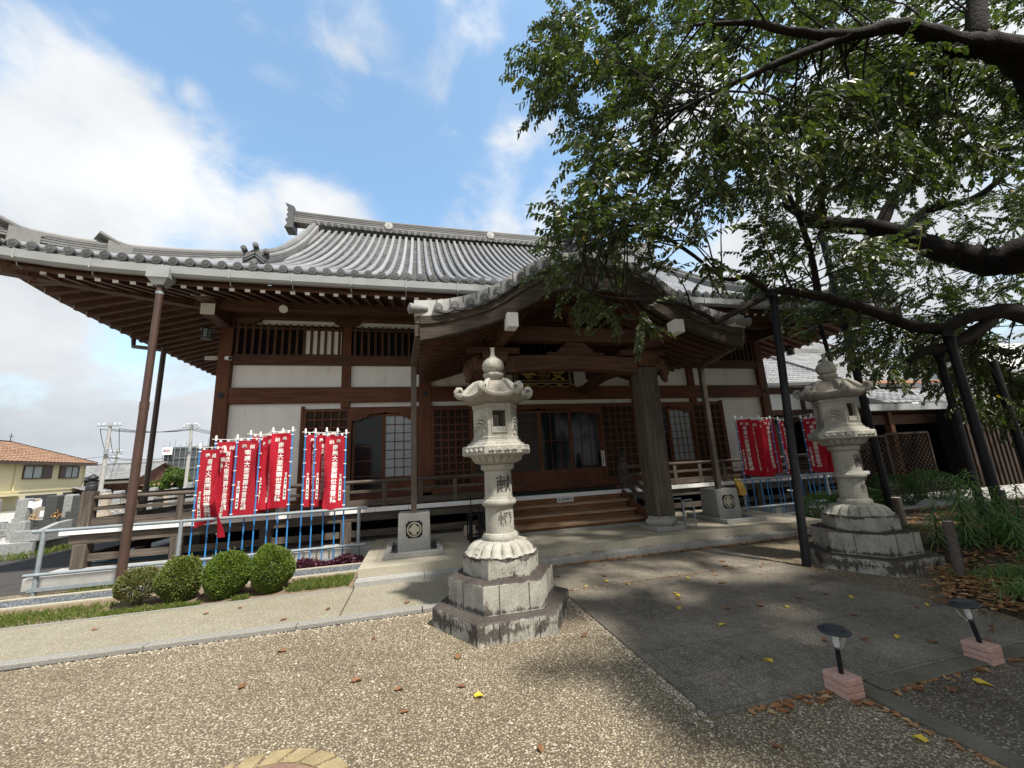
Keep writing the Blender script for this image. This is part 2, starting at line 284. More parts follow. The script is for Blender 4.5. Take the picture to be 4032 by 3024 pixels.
leaf_mat('box_leaf_mid', [(0.042, 0.072, 0.017), (0.08, 0.115, 0.024), (0.125, 0.16, 0.035), (0.18, 0.20, 0.05), (0.19, 0.16, 0.06)], 0.2)
leaf_mat('shade_leaf', [(0.02, 0.05, 0.015), (0.04, 0.085, 0.02), (0.07, 0.12, 0.03)], 0.2)
leaf_mat('blade_leaf', [(0.06, 0.12, 0.04), (0.10, 0.18, 0.06), (0.14, 0.24, 0.085), (0.26, 0.28, 0.07)], 0.35)
leaf_mat('grass_leaf', [(0.07, 0.11, 0.025), (0.11, 0.16, 0.035), (0.17, 0.20, 0.05), (0.24, 0.22, 0.09)], 0.3, 0.6, 0.2)
leaf_mat('purple_leaf', [(0.03, 0.008, 0.016), (0.06, 0.014, 0.028), (0.10, 0.025, 0.04)], 0.15)
leaf_mat('dry_leaf', [(0.10, 0.04, 0.02), (0.26, 0.10, 0.035), (0.38, 0.21, 0.10), (0.17, 0.075, 0.04), (0.46, 0.31, 0.16), (0.30, 0.12, 0.05)], 0.15, 0.7, 0.2)
leaf_mat('yellow_leaf', [(0.55, 0.36, 0.03), (0.62, 0.44, 0.05), (0.5, 0.42, 0.06)], 0.15, 0.6, 0.25)
leaf_mat('far_leaf', [(0.04, 0.08, 0.015), (0.08, 0.13, 0.02), (0.13, 0.18, 0.035)], 0.15)
def cloth_mat(name, c0, c1, trans):
    t = NT(name); n = t.noise(5, 4, 0.6); col = t.ramp(n, [(0.3, c0), (0.7, c1)]); ob = t.n('ShaderNodeObjectInfo').outputs['Random']; col = t.mix(t.math('MULTIPLY', ob, 0.55), col, (0.40, 0.035, 0.05)); t.out(col, 0.85, 0.15)
    tr = t.n('ShaderNodeBsdfTranslucent'); t.l(col, tr.inputs[0]); mx = t.n('ShaderNodeMixShader'); mx.inputs[0].default_value = trans
    o = t.t.nodes['Material Output']; t.l(t.b.outputs[0], mx.inputs[1]); t.l(tr.outputs[0], mx.inputs[2]); t.l(mx.outputs[0], o.inputs[0])
cloth_mat('red_cloth', (0.43, 0.012, 0.028), (0.55, 0.022, 0.046), 0.3)
leaf_mat('pebble', [(0.09, 0.075, 0.06), (0.20, 0.16, 0.11), (0.30, 0.25, 0.175), (0.42, 0.37, 0.29), (0.56, 0.53, 0.46)], 0, 0.8, 0.25)
def clear_mat():
    t = NT('clear_plastic'); t.out((0.9, 0.91, 0.91), 0.12, 0.5); t.b.inputs['Transmission Weight'].default_value = 0.93; t.b.inputs['IOR'].default_value = 1.12
clear_mat()
M = MATS

# ------------------------------------------------------------------ mesh helpers
class MB:
    def __init__(s): s.v = []; s.f = []
    def add(s, vs, fs):
        o = len(s.v); s.v += [tuple(v) for v in vs]; s.f += [tuple(i+o for i in f) for f in fs]; return s
    def box(s, x0, x1, y0, y1, z0, z1):
        return s.add([(x0, y0, z0), (x1, y0, z0), (x1, y1, z0), (x0, y1, z0), (x0, y0, z1), (x1, y0, z1), (x1, y1, z1), (x0, y1, z1)],
                     [(0, 3, 2, 1), (4, 5, 6, 7), (0, 1, 5, 4), (1, 2, 6, 5), (2, 3, 7, 6), (3, 0, 4, 7)])
    def frustum(s, x0, x1, y0, y1, z0, X0, X1, Y0, Y1, z1):
        return s.add([(x0, y0, z0), (x1, y0, z0), (x1, y1, z0), (x0, y1, z0), (X0, Y0, z1), (X1, Y0, z1), (X1, Y1, z1), (X0, Y1, z1)],
                     [(0, 3, 2, 1), (4, 5, 6, 7), (0, 1, 5, 4), (1, 2, 6, 5), (2, 3, 7, 6), (3, 0, 4, 7)])
    def bar(s, p, q, w, h, up=(0, 0, 1)):
        p, q = Vector(p), Vector(q); d = (q-p).normalized(); u = Vector(up); a = d.cross(u)
        if a.length < 1e-4: a = d.cross(Vector((1, 0, 0)))
        a.normalize(); b = a.cross(d); vs = []
        for c in (p, q):
            for i, j in ((-1, -1), (1, -1), (1, 1), (-1, 1)): vs.append(c+a*(i*w/2)+b*(j*h/2))
        return s.add(vs, [(0, 1, 2, 3), (7, 6, 5, 4), (0, 4, 5, 1), (1, 5, 6, 2), (2, 6, 7, 3), (3, 7, 4, 0)])
    def tube(s, pts, rad, n=8, cap=True):
        pts = [Vector(p) for p in pts]; k = len(pts)
        if isinstance(rad, (int, float)): rad = [rad]*k
        vs, fs = [], []; ref = None
        for i, p in enumerate(pts):
            d = (pts[min(i+1, k-1)]-pts[max(i-1, 0)]).normalized()
            if ref is None: ref = Vector((0, 0, 1)) if abs(d.z) < 0.9 else Vector((1, 0, 0))
            a = (ref-d*ref.dot(d)).normalized(); ref = a; b = d.cross(a)
            for j in range(n):
                t = 2*math.pi*j/n; vs.append(p+(a*math.cos(t)+b*math.sin(t))*rad[i])
        for i in range(k-1):
            for j in range(n):
                j2 = (j+1) % n; fs.append((i*n+j, i*n+j2, (i+1)*n+j2, (i+1)*n+j))
        if cap: fs.append(tuple(range(n-1, -1, -1))); fs.append(tuple((k-1)*n+j for j in range(n)))
        return s.add(vs, fs)
    def lathe(s, prof, n=24, c=(0, 0, 0), lobe=None):
        vs, fs = [], []; k = len(prof)
        for i, (r, z) in enumerate(prof):
            for j in range(n):
                t = 2*math.pi*j/n; rr = r*(lobe(t, i, z) if lobe else 1.0)
                vs.append((c[0]+rr*math.cos(t), c[1]+rr*math.sin(t), c[2]+z))
        for i in range(k-1):
            for j in range(n):
                j2 = (j+1) % n; fs.append((i*n+j, i*n+j2, (i+1)*n+j2, (i+1)*n+j))
        fs.append(tuple(range(n-1, -1, -1))); fs.append(tuple((k-1)*n+j for j in range(n)))
        return s.add(vs, fs)
    def prism(s, poly, z0, z1):
        n = len(poly)
        return s.add([(x, y, z0) for x, y in poly]+[(x, y, z1) for x, y in poly],
                     [tuple(range(n-1, -1, -1)), tuple(range(n, 2*n))]+[(i, (i+1) % n, n+(i+1) % n, n+i) for i in range(n)])
    def extrude_y(s, poly, y0, y1):      # polygon in XZ
        n = len(poly)
        return s.add([(x, y0, z) for x, z in poly]+[(x, y1, z) for x, z in poly],
                     [tuple(range(n)), tuple(range(2*n-1, n-1, -1))]+[(i, n+i, n+(i+1) % n, (i+1) % n) for i in range(n)])
    def extrude_x(s, poly, x0, x1):      # polygon in YZ
        n = len(poly)
        return s.add([(x0, y, z) for y, z in poly]+[(x1, y, z) for y, z in poly],
                     [tuple(range(n-1, -1, -1)), tuple(range(n, 2*n))]+[(i, (i+1) % n, n+(i+1) % n, n+i) for i in range(n)])
    def strip_y(s, top, bot, y0, y1):    # band between two XZ polylines, extruded in Y, built of quads
        for i in range(len(top)-1):
            (a, b), (c, d) = top[i], top[i+1]; (e, f), (g, h) = bot[i], bot[i+1]
            s.add([(a, y0, b), (c, y0, d), (g, y0, h), (e, y0, f), (a, y1, b), (c, y1, d), (g, y1, h), (e, y1, f)],
                  [(0, 3, 2, 1), (4, 5, 6, 7), (0, 1, 5, 4), (3, 7, 6, 2)]+([(0, 4, 7, 3)] if i == 0 else [])+([(1, 2, 6, 5)] if i == len(top)-2 else []))
        return s
    def grid(s, fn, nu, nv):
        vs = [fn(i/nu, j/nv) for i in range(nu+1) for j in range(nv+1)]
        return s.add(vs, [(i*(nv+1)+j, (i+1)*(nv+1)+j, (i+1)*(nv+1)+j+1, i*(nv+1)+j+1) for i in range(nu) for j in range(nv)])
    def disc(s, c, nrm, r, depth, n=16):  # short cylinder facing nrm
        c, d = Vector(c), Vector(nrm).normalized(); return s.tube([c, c+d*depth], r, n)
    def build(s, name, mat, parent=None, smooth=None, bevel=0.0, world=True):
        me = bpy.data.meshes.new(name); me.from_pydata(s.v, [], s.f)
        return link(name, me, mat, parent, smooth, bevel, world)
def build2(name, pieces, parent, smooth=None):
    """one mesh from several builders, each keeping its own material"""
    v, f, mi = [], [], []
    for k, (mb, mt) in enumerate(pieces): o = len(v); v += mb.v; f += [tuple(i+o for i in q) for q in mb.f]; mi += [k]*len(mb.f)
    me = bpy.data.meshes.new(name); me.from_pydata(v, [], f); me.polygons.foreach_set('material_index', mi)
    return link(name, me, [mt for _, mt in pieces], parent, smooth)
def link(name, me, mat, parent=None, smooth=None, bevel=0.0, world=True):
    for m in (mat if isinstance(mat, (list, tuple)) else [mat]): me.materials.append(M[m] if isinstance(m, str) else m)
    bm = bmesh.new(); bm.from_mesh(me); bmesh.ops.recalc_face_normals(bm, faces=bm.faces); bm.to_mesh(me); bm.free()
    if smooth is not None:
        me.shade_smooth()
        if smooth < 180: me.set_sharp_from_angle(angle=R_(smooth))
    o = bpy.data.objects.new(name, me); COL.objects.link(o)
    if parent is not None:
        o.parent = parent
        if world: o.matrix_parent_inverse = Matrix.Translation(-root_loc(parent))
    if bevel:
        b = o.modifiers.new('bevel', 'BEVEL'); b.width = bevel; b.segments = 2; b.limit_method = 'ANGLE'; b.angle_limit = R_(40)
    return o
def root_loc(p):
    return Vector(p.location) if p.parent is None else Vector((0, 0, 0))
def tag(o, label, cat, group=None, kind=None):
    if label: o['label'] = label
    if cat: o['category'] = cat
    if group: o['group'] = group
    if kind: o['kind'] = kind
    return o
def thing(name, label, cat, loc=(0, 0, 0), group=None):
    o = bpy.data.objects.new(name, None); COL.objects.link(o); o.location = loc; o.empty_display_size = 0.2
    return tag(o, label, cat, group)
def structure(name, mb, mat, **kw):
    o = mb.build(name, mat, None, **kw); o['kind'] = 'structure'; return o
def copy_tree(o, parent=None):
    c = o.copy(); COL.objects.link(c)
    if parent is not None: c.parent = parent; c.matrix_parent_inverse = o.matrix_parent_inverse.copy()
    for ch in o.children: copy_tree(ch, c)
    return c
def B(*a): return MB().box(*a)
_font = None
def text_mesh(body, size, extrude=0.004, offset=0.0, res=2):
    cu = bpy.data.curves.new('lettering', 'FONT'); cu.body = body; cu.size = size; cu.extrude = extrude; cu.offset = offset*size
    cu.align_x = 'CENTER'; cu.align_y = 'CENTER'; cu.resolution_u = res
    ob = bpy.data.objects.new('lettering', cu); COL.objects.link(ob)
    dg = bpy.context.evaluated_depsgraph_get(); me = bpy.data.meshes.new_from_object(ob.evaluated_get(dg))
    bpy.data.objects.remove(ob); bpy.data.curves.remove(cu); me.materials.clear()
    v = np.array([x.co[:] for x in me.vertices]) if len(me.vertices) else np.zeros((0, 3))
    if len(v): v[:, :2] -= (v[:, :2].min(0)+v[:, :2].max(0))/2
    f = [tuple(p.vertices) for p in me.polygons]; bpy.data.meshes.remove(me)
    return v, f
_glyph = {}
def glyph(ch, extrude=0.004, offset=0.012):
    """one character scaled to a unit box (x, y in -0.5..0.5)"""
    k = (ch, extrude, offset)
    if k not in _glyph:
        v, f = text_mesh(ch, 1.0, 1.0, offset, 2)
        e = max(np.ptp(v[:, 0]), np.ptp(v[:, 1]), 1e-6); v = v.copy(); v[:, :2] /= e
        if ch in '一': v[:, :2] *= 0.9
        v[:, 2] = np.sign(v[:, 2])
        _glyph[k] = (v, f)
    return _glyph[k]
# ================================================================== THE GROUND
rnd = random.Random(7)
structure('ground', MB().grid(lambda a, b: (-900+1800*a, -300+1500*b, -0.03), 8, 8), 'far_ground')
structure('gravel', MB().grid(lambda a, b: (-14+31*a, -7+16.4*b, 0.0), 24, 16), 'gravel')
structure('road', MB().add([(-6.6, 8.2, 0.004), (-5.2, 7.72, 0.004), (-14, 5.2, 0.004), (-26, 9.5, 0.004), (-10.2, 12.4, 0.004), (-9.2, 15.2, 0.004), (-9.0, 60, 0.004), (-5.0, 60, 0.004), (-5.0, 8.2, 0.004)],
          [(0, 1, 2, 3, 4, 5, 6, 7, 8)]), 'asphalt')
rp = random.Random(77); pm = MB()
for _ in range(7000):
    x, y = rp.uniform(-3.5, 3.0), rp.uniform(1.2, 4.95)
    if rp.random() < 0.25: y = 4.96-abs(rp.gauss(0, 0.05))
    if rp.random() < 0.15: x, y = 1.745-abs(rp.gauss(0, 0.04)), rp.uniform(2.4, 4.9)
    if x > 1.74 and y > 2.4: continue
    r = rp.uniform(0.004, 0.010); a = rp.uniform(0, 6.28); c_, s_ = math.cos(a)*r*1.4, math.sin(a)*r*1.4
    pm.add([(x+c_, y+s_, 0.002), (x-s_*.8, y+c_*.8, 0.001), (x-c_, y-s_, 0.002), (x+s_*.7, y-c_*.7, 0.001), (x+c_*.2, y+s_*.3, r*1.1)], [(0, 1, 4), (1, 2, 4), (2, 3, 4), (3, 0, 4)])
tag(pm.build('loose_pebbles', 'pebble'), 'loose pebbles lying on the pale gravel in the foreground', 'pebbles', kind='stuff')
# pale path with its kerb on the near side
pb = MB().box(-16, -0.86, 5.10, 6.20, -0.02, 0.03); pb.box(-0.84, 1.72, 5.10, 6.26, -0.02, 0.03)
structure('path', pb, 'path_aggregate')
kb = MB()
for i, (a, b) in enumerate(zip([-16, -9, -5.2, -3.9, -2.6, -1.25, 0.05], [-9, -5.2, -3.9, -2.6, -1.25, 0.05, 1.40])): kb.box(a+0.004, b-0.004, 4.97, 5.096, -0.02, 0.045)
structure('kerb', kb, 'kerb_stone', bevel=0.008)
structure('kerb_shadow_line', B(-16, 1.40, 4.945, 4.969, -0.02, 0.003), 'ink')  # dark strip painted as the shadow line along the kerb's near side
structure('path_edge', B(-16, -0.9, 6.204, 6.26, -0.02, 0.035), 'kerb_stone')
structure('planting_strip', MB().grid(lambda a, b: (-16+15.1*a, 6.262+1.50*b, 0.006+0.03*math.sin(b*3.1)), 40, 6), 'soil')
structure('gravel_strip', MB().grid(lambda a, b: (-12+11.1*a, 7.17+0.45*b, 0.045), 20, 2), 'blue_gravel')
structure('kerb', MB().box(-12, -0.92, 7.10, 7.165, 0, 0.06).box(-12, -0.92, 7.625, 7.68, 0, 0.06), 'granite_pale', bevel=0.006)
# approach of dark square slabs
structure('pavement', MB().box(1.752, 5.06, 2.43, 4.985, -0.02, 0.012).box(1.752, 5.06, 5.005, 6.16, -0.02, 0.012), 'dark_paving')
eb = MB().box(2.99, 9.0, 2.30, 2.424, -0.02, 0.016).box(2.82, 2.955, -6, 2.424, -0.02, 0.02)
structure('pavement_edge', eb, 'old_edging', bevel=0.006)
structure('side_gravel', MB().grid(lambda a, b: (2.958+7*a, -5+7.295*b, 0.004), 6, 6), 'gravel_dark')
# granite forecourt in front of the stair: one low step and the terrace
pl = MB(); x0, x1 = -0.84, 7.75
pl.box(x0, x1, 6.45, 6.60, 0.02, 0.21); n = 9
for i in range(n):
    a, b = x0+(x1-x0)*i/n, x0+(x1-x0)*(i+1)/n
    pl.box(a+0.002, b-0.002, 6.602, 6.80, 0.02, 0.21)
for i in range(n):
    for j in range(4):
        a, b = x0+0.2+(x1-x0-0.4)*i/n, x0+0.2+(x1-x0-0.4)*(i+1)/n
        pl.box(a+0.002, b-0.002, 6.803+0.62*j, 6.799+0.62*(j+1), 0.02, 0.209)
pl.box(x0, x0+0.197, 6.803, 9.28, 0.02, 0.21); pl.box(x1-0.197, x1, 6.803, 9.28, 0.02, 0.21)
structure('forecourt', pl, 'granite_pale')
st = MB()
for i in range(n):
    a, b = x0-0.02+(x1-x0)*i/n, x0-0.02+(x1-x0)*(i+1)/n
    st.box(a+0.002, b-0.002, 6.23, 6.448, 0.0, 0.095)
structure('low_step', st, 'granite', bevel=0.006)
structure('footing_slab', MB().box(-6.15, -0.845, 8.40, 22.5, -0.02, 0.19).box(7.755, 12.7, 8.40, 22.5, -0.02, 0.19).box(-0.84, 7.75, 9.285, 22.5, -0.02, 0.20), 'concrete', bevel=0.01)
# garden bed on the right
def bed(a, b):
    x = 4.4+11*a; y = 1.2+6.4*b
    h = 0.02+0.14*min(1, max(0, (x-5.2)/2.2))*min(1, (1-b)*6)*min(1, b*5+0.1)
    x0 = 5.15 if y < 3.2 else (5.15+1.6*(y-3.2)/0.7 if y < 3.9 else (6.75 if y < 5.4 else 7.35)); x = x0+(15.4-x0)*a; x += 0.06*math.sin(y*9)*(1-a); h = 0.02+0.14*min(1, max(0, (x-5.2)/2.2))*min(1, (1-b)*6)*min(1, b*5+0.1)
    return (x, y, h if a > 0.01 else -0.03)
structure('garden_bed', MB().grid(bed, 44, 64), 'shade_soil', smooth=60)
structure('side_walk', MB().box(9.4, 30, 7.0, 8.6, 0, 0.16), 'concrete', bevel=0.01)

# ================================================================== THE TEMPLE
C0 = 3.27; YF = 10.25; YD = 8.81
temple = thing('temple_hall', 'large wooden temple hall with grey tiled roof, white plaster walls and a curved porch gable', 'temple', (C0, 16, 0))
def P(name, mb, mat, parent=None, label=None, **kw):
    o = mb.build(name, mat, parent or temple, **kw)
    if label: o['label'] = label
    return o
XL, XR = -4.54, 11.08
# plaster wall and dark backing
P('wall', MB().box(XL+0.03, XR-0.03, YF+0.08, YF+0.25, 0.9, 5.75).box(XL+0.03, XL+0.2, YF+0.25, 21.7, 0.9, 5.75).box(XR-0.2, XR-0.03, YF+0.25, 21.7, 0.9, 5.75).box(XL+0.2, XR-0.2, 21.5, 21.7, 0.9, 5.75), 'plaster')
posts = [(-4.54, -4.26, 0.19, 5.7), (0.05, 0.36, 0.9, 5.7), (6.18, 6.49, 0.9, 5.7), (10.80, 11.08, 0.19, 5.7)]
for a, b, z0, z1 in posts: P('post', B(a, b, YF-0.06, YF+0.24, z0, z1), 'red_wood_z', bevel=0.012)
for a, b in ((-1.83, -1.62), (8.16, 8.37)): P('post', B(a, b, YF-0.02, YF+0.2, 3.15, 5.5), 'red_wood_z', bevel=0.01)
for k in range(1, 6):
    y = YF+k*2.25
    P('post', B(XL, XL+0.28, y, y+0.28, 0.19, 5.7), 'red_wood_z', bevel=0.012); P('post', B(XR-0.28, XR, y, y+0.28, 0.19, 5.7), 'red_wood_z', bevel=0.012)
segs = [(-4.26, 0.05), (0.36, 6.18), (6.49, 10.80)]
for a, b in segs:
    P('tie_beam', B(a, b, YF-0.045, YF+0.1, 3.29, 3.67), 'red_wood_x', bevel=0.01)
    P('window_beam', B(a, b, YF-0.035, YF+0.1, 4.24, 4.49), 'dark_wood_x', bevel=0.01)
    P('head_beam', B(a, b, YF-0.05, YF+0.15, 5.40, 5.76), 'dark_wood_x', bevel=0.01)
for z0, z1, m in ((3.29, 3.67, 'red_wood_y'), (4.24, 4.49, 'dark_wood_y'), (5.40, 5.76, 'dark_wood_y')):
    P('side_beam', B(XL, XL+0.06, YF+0.26, 21.6, z0, z1), m); P('side_beam', B(XR-0.06, XR, YF+0.26, 21.6, z0, z1), m)
# eave purlin with white painted ends, outside the wall line
P('eave_purlin', MB().box(-4.75, 11.3, 9.42, 9.64, 5.33, 5.62), 'dark_wood_x', bevel=0.012)
for x in (-4.42, 10.96):
    arm = P('bracket_arm', B(x-0.13, x+0.13, 9.30, 10.2, 5.12, 5.36), 'dark_wood_y', bevel=0.01)
    P('end_cap', MB().box(x-0.135, x+0.135, 9.285, 9.30, 5.115, 5.365), 'white_paint', arm, 'white painted beam end')
    arm = P('bracket_arm', B(x-0.17, x+0.17, 8.96, 10.1, 5.40, 5.72), 'dark_wood_y', bevel=0.01)
    P('end_cap', MB().box(x-0.175, x+0.175, 8.945, 8.96, 5.395, 5.725), 'white_paint', arm, 'white painted beam end')
def bracket(x, y, w=0.62, h=0.16, z=5.40):
    p = [(x-w/2, z), (x-w/2, z-h*0.45), (x-w*0.40, z-h*0.62), (x-w*0.33, z-h*0.62), (x-w*0.28, z-h), (x+w*0.28, z-h), (x+w*0.33, z-h*0.62), (x+w*0.40, z-h*0.62), (x+w/2, z-h*0.45), (x+w/2, z)]
    return MB().extrude_y(p, y-0.08, y+0.05)
for x in (-4.0, -1.725, 8.265, 10.5): P('bracket', bracket(x, YF-0.02), 'dark_wood_x')
# slatted clerestory windows
def clerestory(a, b, light):
    f = P('lattice_window', MB().box(a, b, YF+0.03, YF+0.078, 4.492, 5.25), 'black_void')
    m = MB().box(a, b, YF-0.03, YF+0.02, 5.14, 5.19); n = int((b-a)/0.155)
    for i in range(n): x = a+(i+0.5)*(b-a)/n; m.box(x-0.028, x+0.028, YF-0.028, YF+0.028, 4.49, 5.27)
    P('slats', m, 'dark_wood_z', f)
    if light: P('shutter', B(light[0], light[1], YF+0.02, YF+0.029, 4.52, 5.13), 'plaster', f, 'white plaster board behind the slats')
clerestory(-4.26, -1.83, (-2.72, -1.86)); clerestory(-1.62, 0.05, None); clerestory(6.49, 8.16, (6.6, 7.5)); clerestory(8.37, 10.80, None); clerestory(0.36, 6.18, None)
# door sets below the tie beam
SILL = 1.02
P('sill', B(XL+0.28, XR-0.28, YF-0.06, YF+0.1, 0.86, SILL), 'red_wood_x', bevel=0.01)
def lattice_door(a, b, z0=SILL, z1=3.13, pitch=0.19):
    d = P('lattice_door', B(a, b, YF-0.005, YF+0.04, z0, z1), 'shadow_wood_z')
    m = MB().box(a, a+0.06, YF-0.045, YF-0.005, z0, z1).box(b-0.06, b, YF-0.045, YF-0.005, z0, z1).box(a+0.06, b-0.06, YF-0.045, YF-0.005, z1-0.07, z1).box(a+0.06, b-0.06, YF-0.045, YF-0.005, z0, z0+0.08)
    n = max(3, round((b-a-0.12)/pitch))
    for i in range(1, n): x = a+0.06+(b-a-0.12)*i/n; m.box(x-0.017, x+0.017, YF-0.04, YF-0.005, z0+0.08, z1-0.07)
    k = round((z1-z0-0.15)/pitch)
    for i in range(1, k): z = z0+0.08+(z1-z0-0.15)*i/k; m.box(a+0.06, b-0.06, YF-0.044, YF-0.005, z-0.017, z+0.017)
    P('lattice', m, 'red_wood_x', d)
def sliding_door(a, b, glass, nx, nz, z0=SILL, z1=2.98, y=YF-0.01, panel=0.42, wood='red_wood_z'):
    m = MB().box(a, a+0.06, y-0.02, y+0.03, z0, z1).box(b-0.06, b, y-0.02, y+0.03, z0, z1).box(a+0.06, b-0.06, y-0.02, y+0.03, z1-0.06, z1).box(a+0.06, b-0.06, y-0.02, y+0.03, z0, z0+panel)
    for i in range(1, nx): x = a+0.06+(b-a-0.12)*i/nx; m.box(x-0.010, x+0.010, y-0.012, y+0.02, z0+panel, z1-0.06)
    for i in range(1, nz): z = z0+panel+(z1-0.06-z0-panel)*i/nz; m.box(a+0.06, b-0.06, y-0.010, y+0.02, z-0.010, z+0.010)
    d = P('sliding_door', m, wood)
    P('pane', B(a+0.06, b-0.06, y+0.001, y+0.012, z0+panel, z1-0.06), glass, d)
def door_head(a, b, z=3.13, h=0.30):
    w = b-a; y = YF-0.06
    p = [(a, z), (a, z-h), (a+w*0.13, z-h), (a+w*0.17, z-h*0.78), (a+w*0.21, z-h*0.83), (a+w*0.27, z-h*0.50), (a+w*0.40, z-h*0.47), (a+w*0.48, z-h*0.40), (a+w*0.5, z-h*0.30),
         (a+w*0.52, z-h*0.40), (a+w*0.60, z-h*0.47), (a+w*0.73, z-h*0.50), (a+w*0.79, z-h*0.83), (a+w*0.83, z-h*0.78), (a+w*0.87, z-h), (b, z-h), (b, z)]
    P('door_head', MB().extrude_y(p, y, y+0.045), 'red_wood_x')
lattice_door(-2.64, -1.60); lattice_door(0.36, 1.39); lattice_door(5.08, 6.18); lattice_door(8.12, 9.18)
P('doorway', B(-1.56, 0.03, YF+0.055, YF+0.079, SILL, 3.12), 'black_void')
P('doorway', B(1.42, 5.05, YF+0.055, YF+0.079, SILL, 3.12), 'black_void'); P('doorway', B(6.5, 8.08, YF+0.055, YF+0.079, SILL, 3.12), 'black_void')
sliding_door(-1.54, -0.80, 'dark_glass', 1, 5, y=YF+0.035, panel=0.1, wood='dark_wood_z'); sliding_door(-0.82, -0.05, 'frost_glass', 3, 7)
door_head(-1.56, 0.0)
for i in range(4):
    a = 1.42+i*0.908; sliding_door(a, a+0.908, 'dim_glass' if i < 2 else 'dark_glass', 4 if i < 2 else 3, 8 if i < 2 else 2, y=YF-0.01 if i in (1, 2) else YF+0.03, panel=0.36)
door_head(1.42, 5.06, h=0.26)
sliding_door(6.52, 7.30, 'dark_glass', 4, 7, y=YF+0.03); sliding_door(7.27, 8.06, 'frost_glass', 4, 7); door_head(6.50, 8.10)
P('white_board', B(-4.26, -2.66, YF+0.072, YF+0.079, 1.02, 3.28), 'plaster')
for a, b in ((-1.6, 0.05), (0.36, 6.18), (6.49, 9.18)): P('door_lintel', B(a, b, YF-0.055, YF+0.07, 3.132, 3.16), 'red_wood_x')
for a, b, z in ((-2.70, -2.645, 3.2), (-1.6, -1.56, 3.13), (0.0, 0.05, 3.13), (9.18, 9.235, 3.2), (8.085, 8.118, 3.13), (5.056, 5.08, 3.13), (1.39, 1.42, 3.13)): P('door_jamb', B(a, b, YF-0.05, YF+0.07, SILL, z), 'red_wood_z')
for x in (-4.40, 0.205, 6.335, 10.94):
    m = MB()
    for k in range(6): t = k*math.pi/3; m.disc((x+0.045*math.cos(t), YF-0.062, 3.48+0.045*math.sin(t)), (0, -1, 0), 0.03, 0.016, 10)
    m.disc((x, YF-0.062, 3.48), (0, -1, 0), 0.035, 0.035, 10); P('nail_cover', m, 'verdigris')

# veranda: boards, white painted edge, beams, stilts, braces
P('veranda_deck', MB().box(-6.0, 12.55, YD+0.03, YF-0.07, 0.79, 0.85).box(-6.0, XL-0.02, YF-0.07, 21.8, 0.79, 0.85).box(XR+0.02, 12.55, YF-0.07, 21.8, 0.79, 0.85), 'grey_wood_y')
e = MB(); k = 0; x = -6.06
while x < 12.55:
    w = 0.66+0.2*((k*37) % 7)/7; e.box(x+0.003, min(x+w, 12.6)-0.003, YD, YD+0.028, 0.775, 0.865); x += w; k += 1
y = YD+0.03
while y < 21.7: e.box(-6.06, -6.03, y+0.003, y+0.85, 0.775, 0.865); e.box(12.57, 12.6, y+0.003, y+0.85, 0.775, 0.865); y += 0.856
P('deck_edge', e, 'white_paint', label='white painted board ends along the veranda edge')
P('deck_beam', MB().box(-5.95, 12.5, YD+0.06, YD+0.2, 0.60, 0.775).box(-5.95, -5.81, YD+0.21, 21.7, 0.60, 0.775).box(12.36, 12.5, YD+0.21, 21.7, 0.60, 0.775), 'grey_wood_x', bevel=0.008)
stilts = [-5.77+1.455*i for i in range(13)]
for x in stilts: P('stilt', B(x-0.10, x+0.10, YD+0.05, YD+0.25, 0.19, 0.60), 'grey_wood_z', bevel=0.01)
for k in range(1, 8):
    y = YD+0.1+1.6*k
    for x in (-5.77, 12.3): P('stilt', B(x-0.10, x+0.10, y, y+0.2, 0.19, 0.60), 'grey_wood_z', bevel=0.01)
for a, b in ((-5.66, 1.7), (4.9, 12.2)): P('brace', B(a, b, YD+0.11, YD+0.16, 0.30, 0.42), 'grey_wood_x')
P('brace', B(-5.8, -5.74, YD+0.26, 21.6, 0.30, 0.42), 'grey_wood_y'); P('brace', B(12.27, 12.33, YD+0.26, 21.6, 0.30, 0.42), 'grey_wood_y')
P('underfloor_dark', MB().box(-4.5, 11.0, YF+0.1, YF+0.14, 0.19, 0.86), 'black_void')  # black sheet standing for the darkness under the floor
# railing
def railing(x0, x1, posts_x, big, parent_name='veranda_railing'):
    y = YD+0.13
    r = P(parent_name, MB().tube([(x0, y, 1.38), (x1, y, 1.38)], 0.038, 10).box(x0, x1, y-0.022, y+0.022, 1.16, 1.215).box(x0, x1, y-0.03, y+0.03, 0.90, 1.02), 'grey_wood_x')
    for x in posts_x: P('baluster', B(x-0.045, x+0.045, y-0.035, y+0.035, 0.86, 1.345), 'grey_wood_z', r)
    for x in big: newel(x, y, r)
def newel(x, y, r):
    n = P('newel_post', B(x-0.085, x+0.085, y-0.085, y+0.085, 0.86, 1.50), 'grey_wood_z', r, bevel=0.01)
def giboshi(x, y, z):
    return MB().lathe([(0.078, 0), (0.083, 0.01), (0.083, 0.10), (0.078, 0.115), (0.07, 0.12), (0.074, 0.13), (0.074, 0.15), (0.05, 0.165), (0.035, 0.185), (0.04, 0.19), (0.072, 0.215), (0.078, 0.235), (0.066, 0.262), (0.03, 0.285), (0.012, 0.305), (0.001, 0.315)], 18, (x, y, z))
railing(-5.70, 1.57, [-5.08+0.735*i for i in range(9)], [-5.77, 1.62]); railing(4.98, 12.30, [5.6+0.735*i for i in range(9)], [4.90, 12.36])
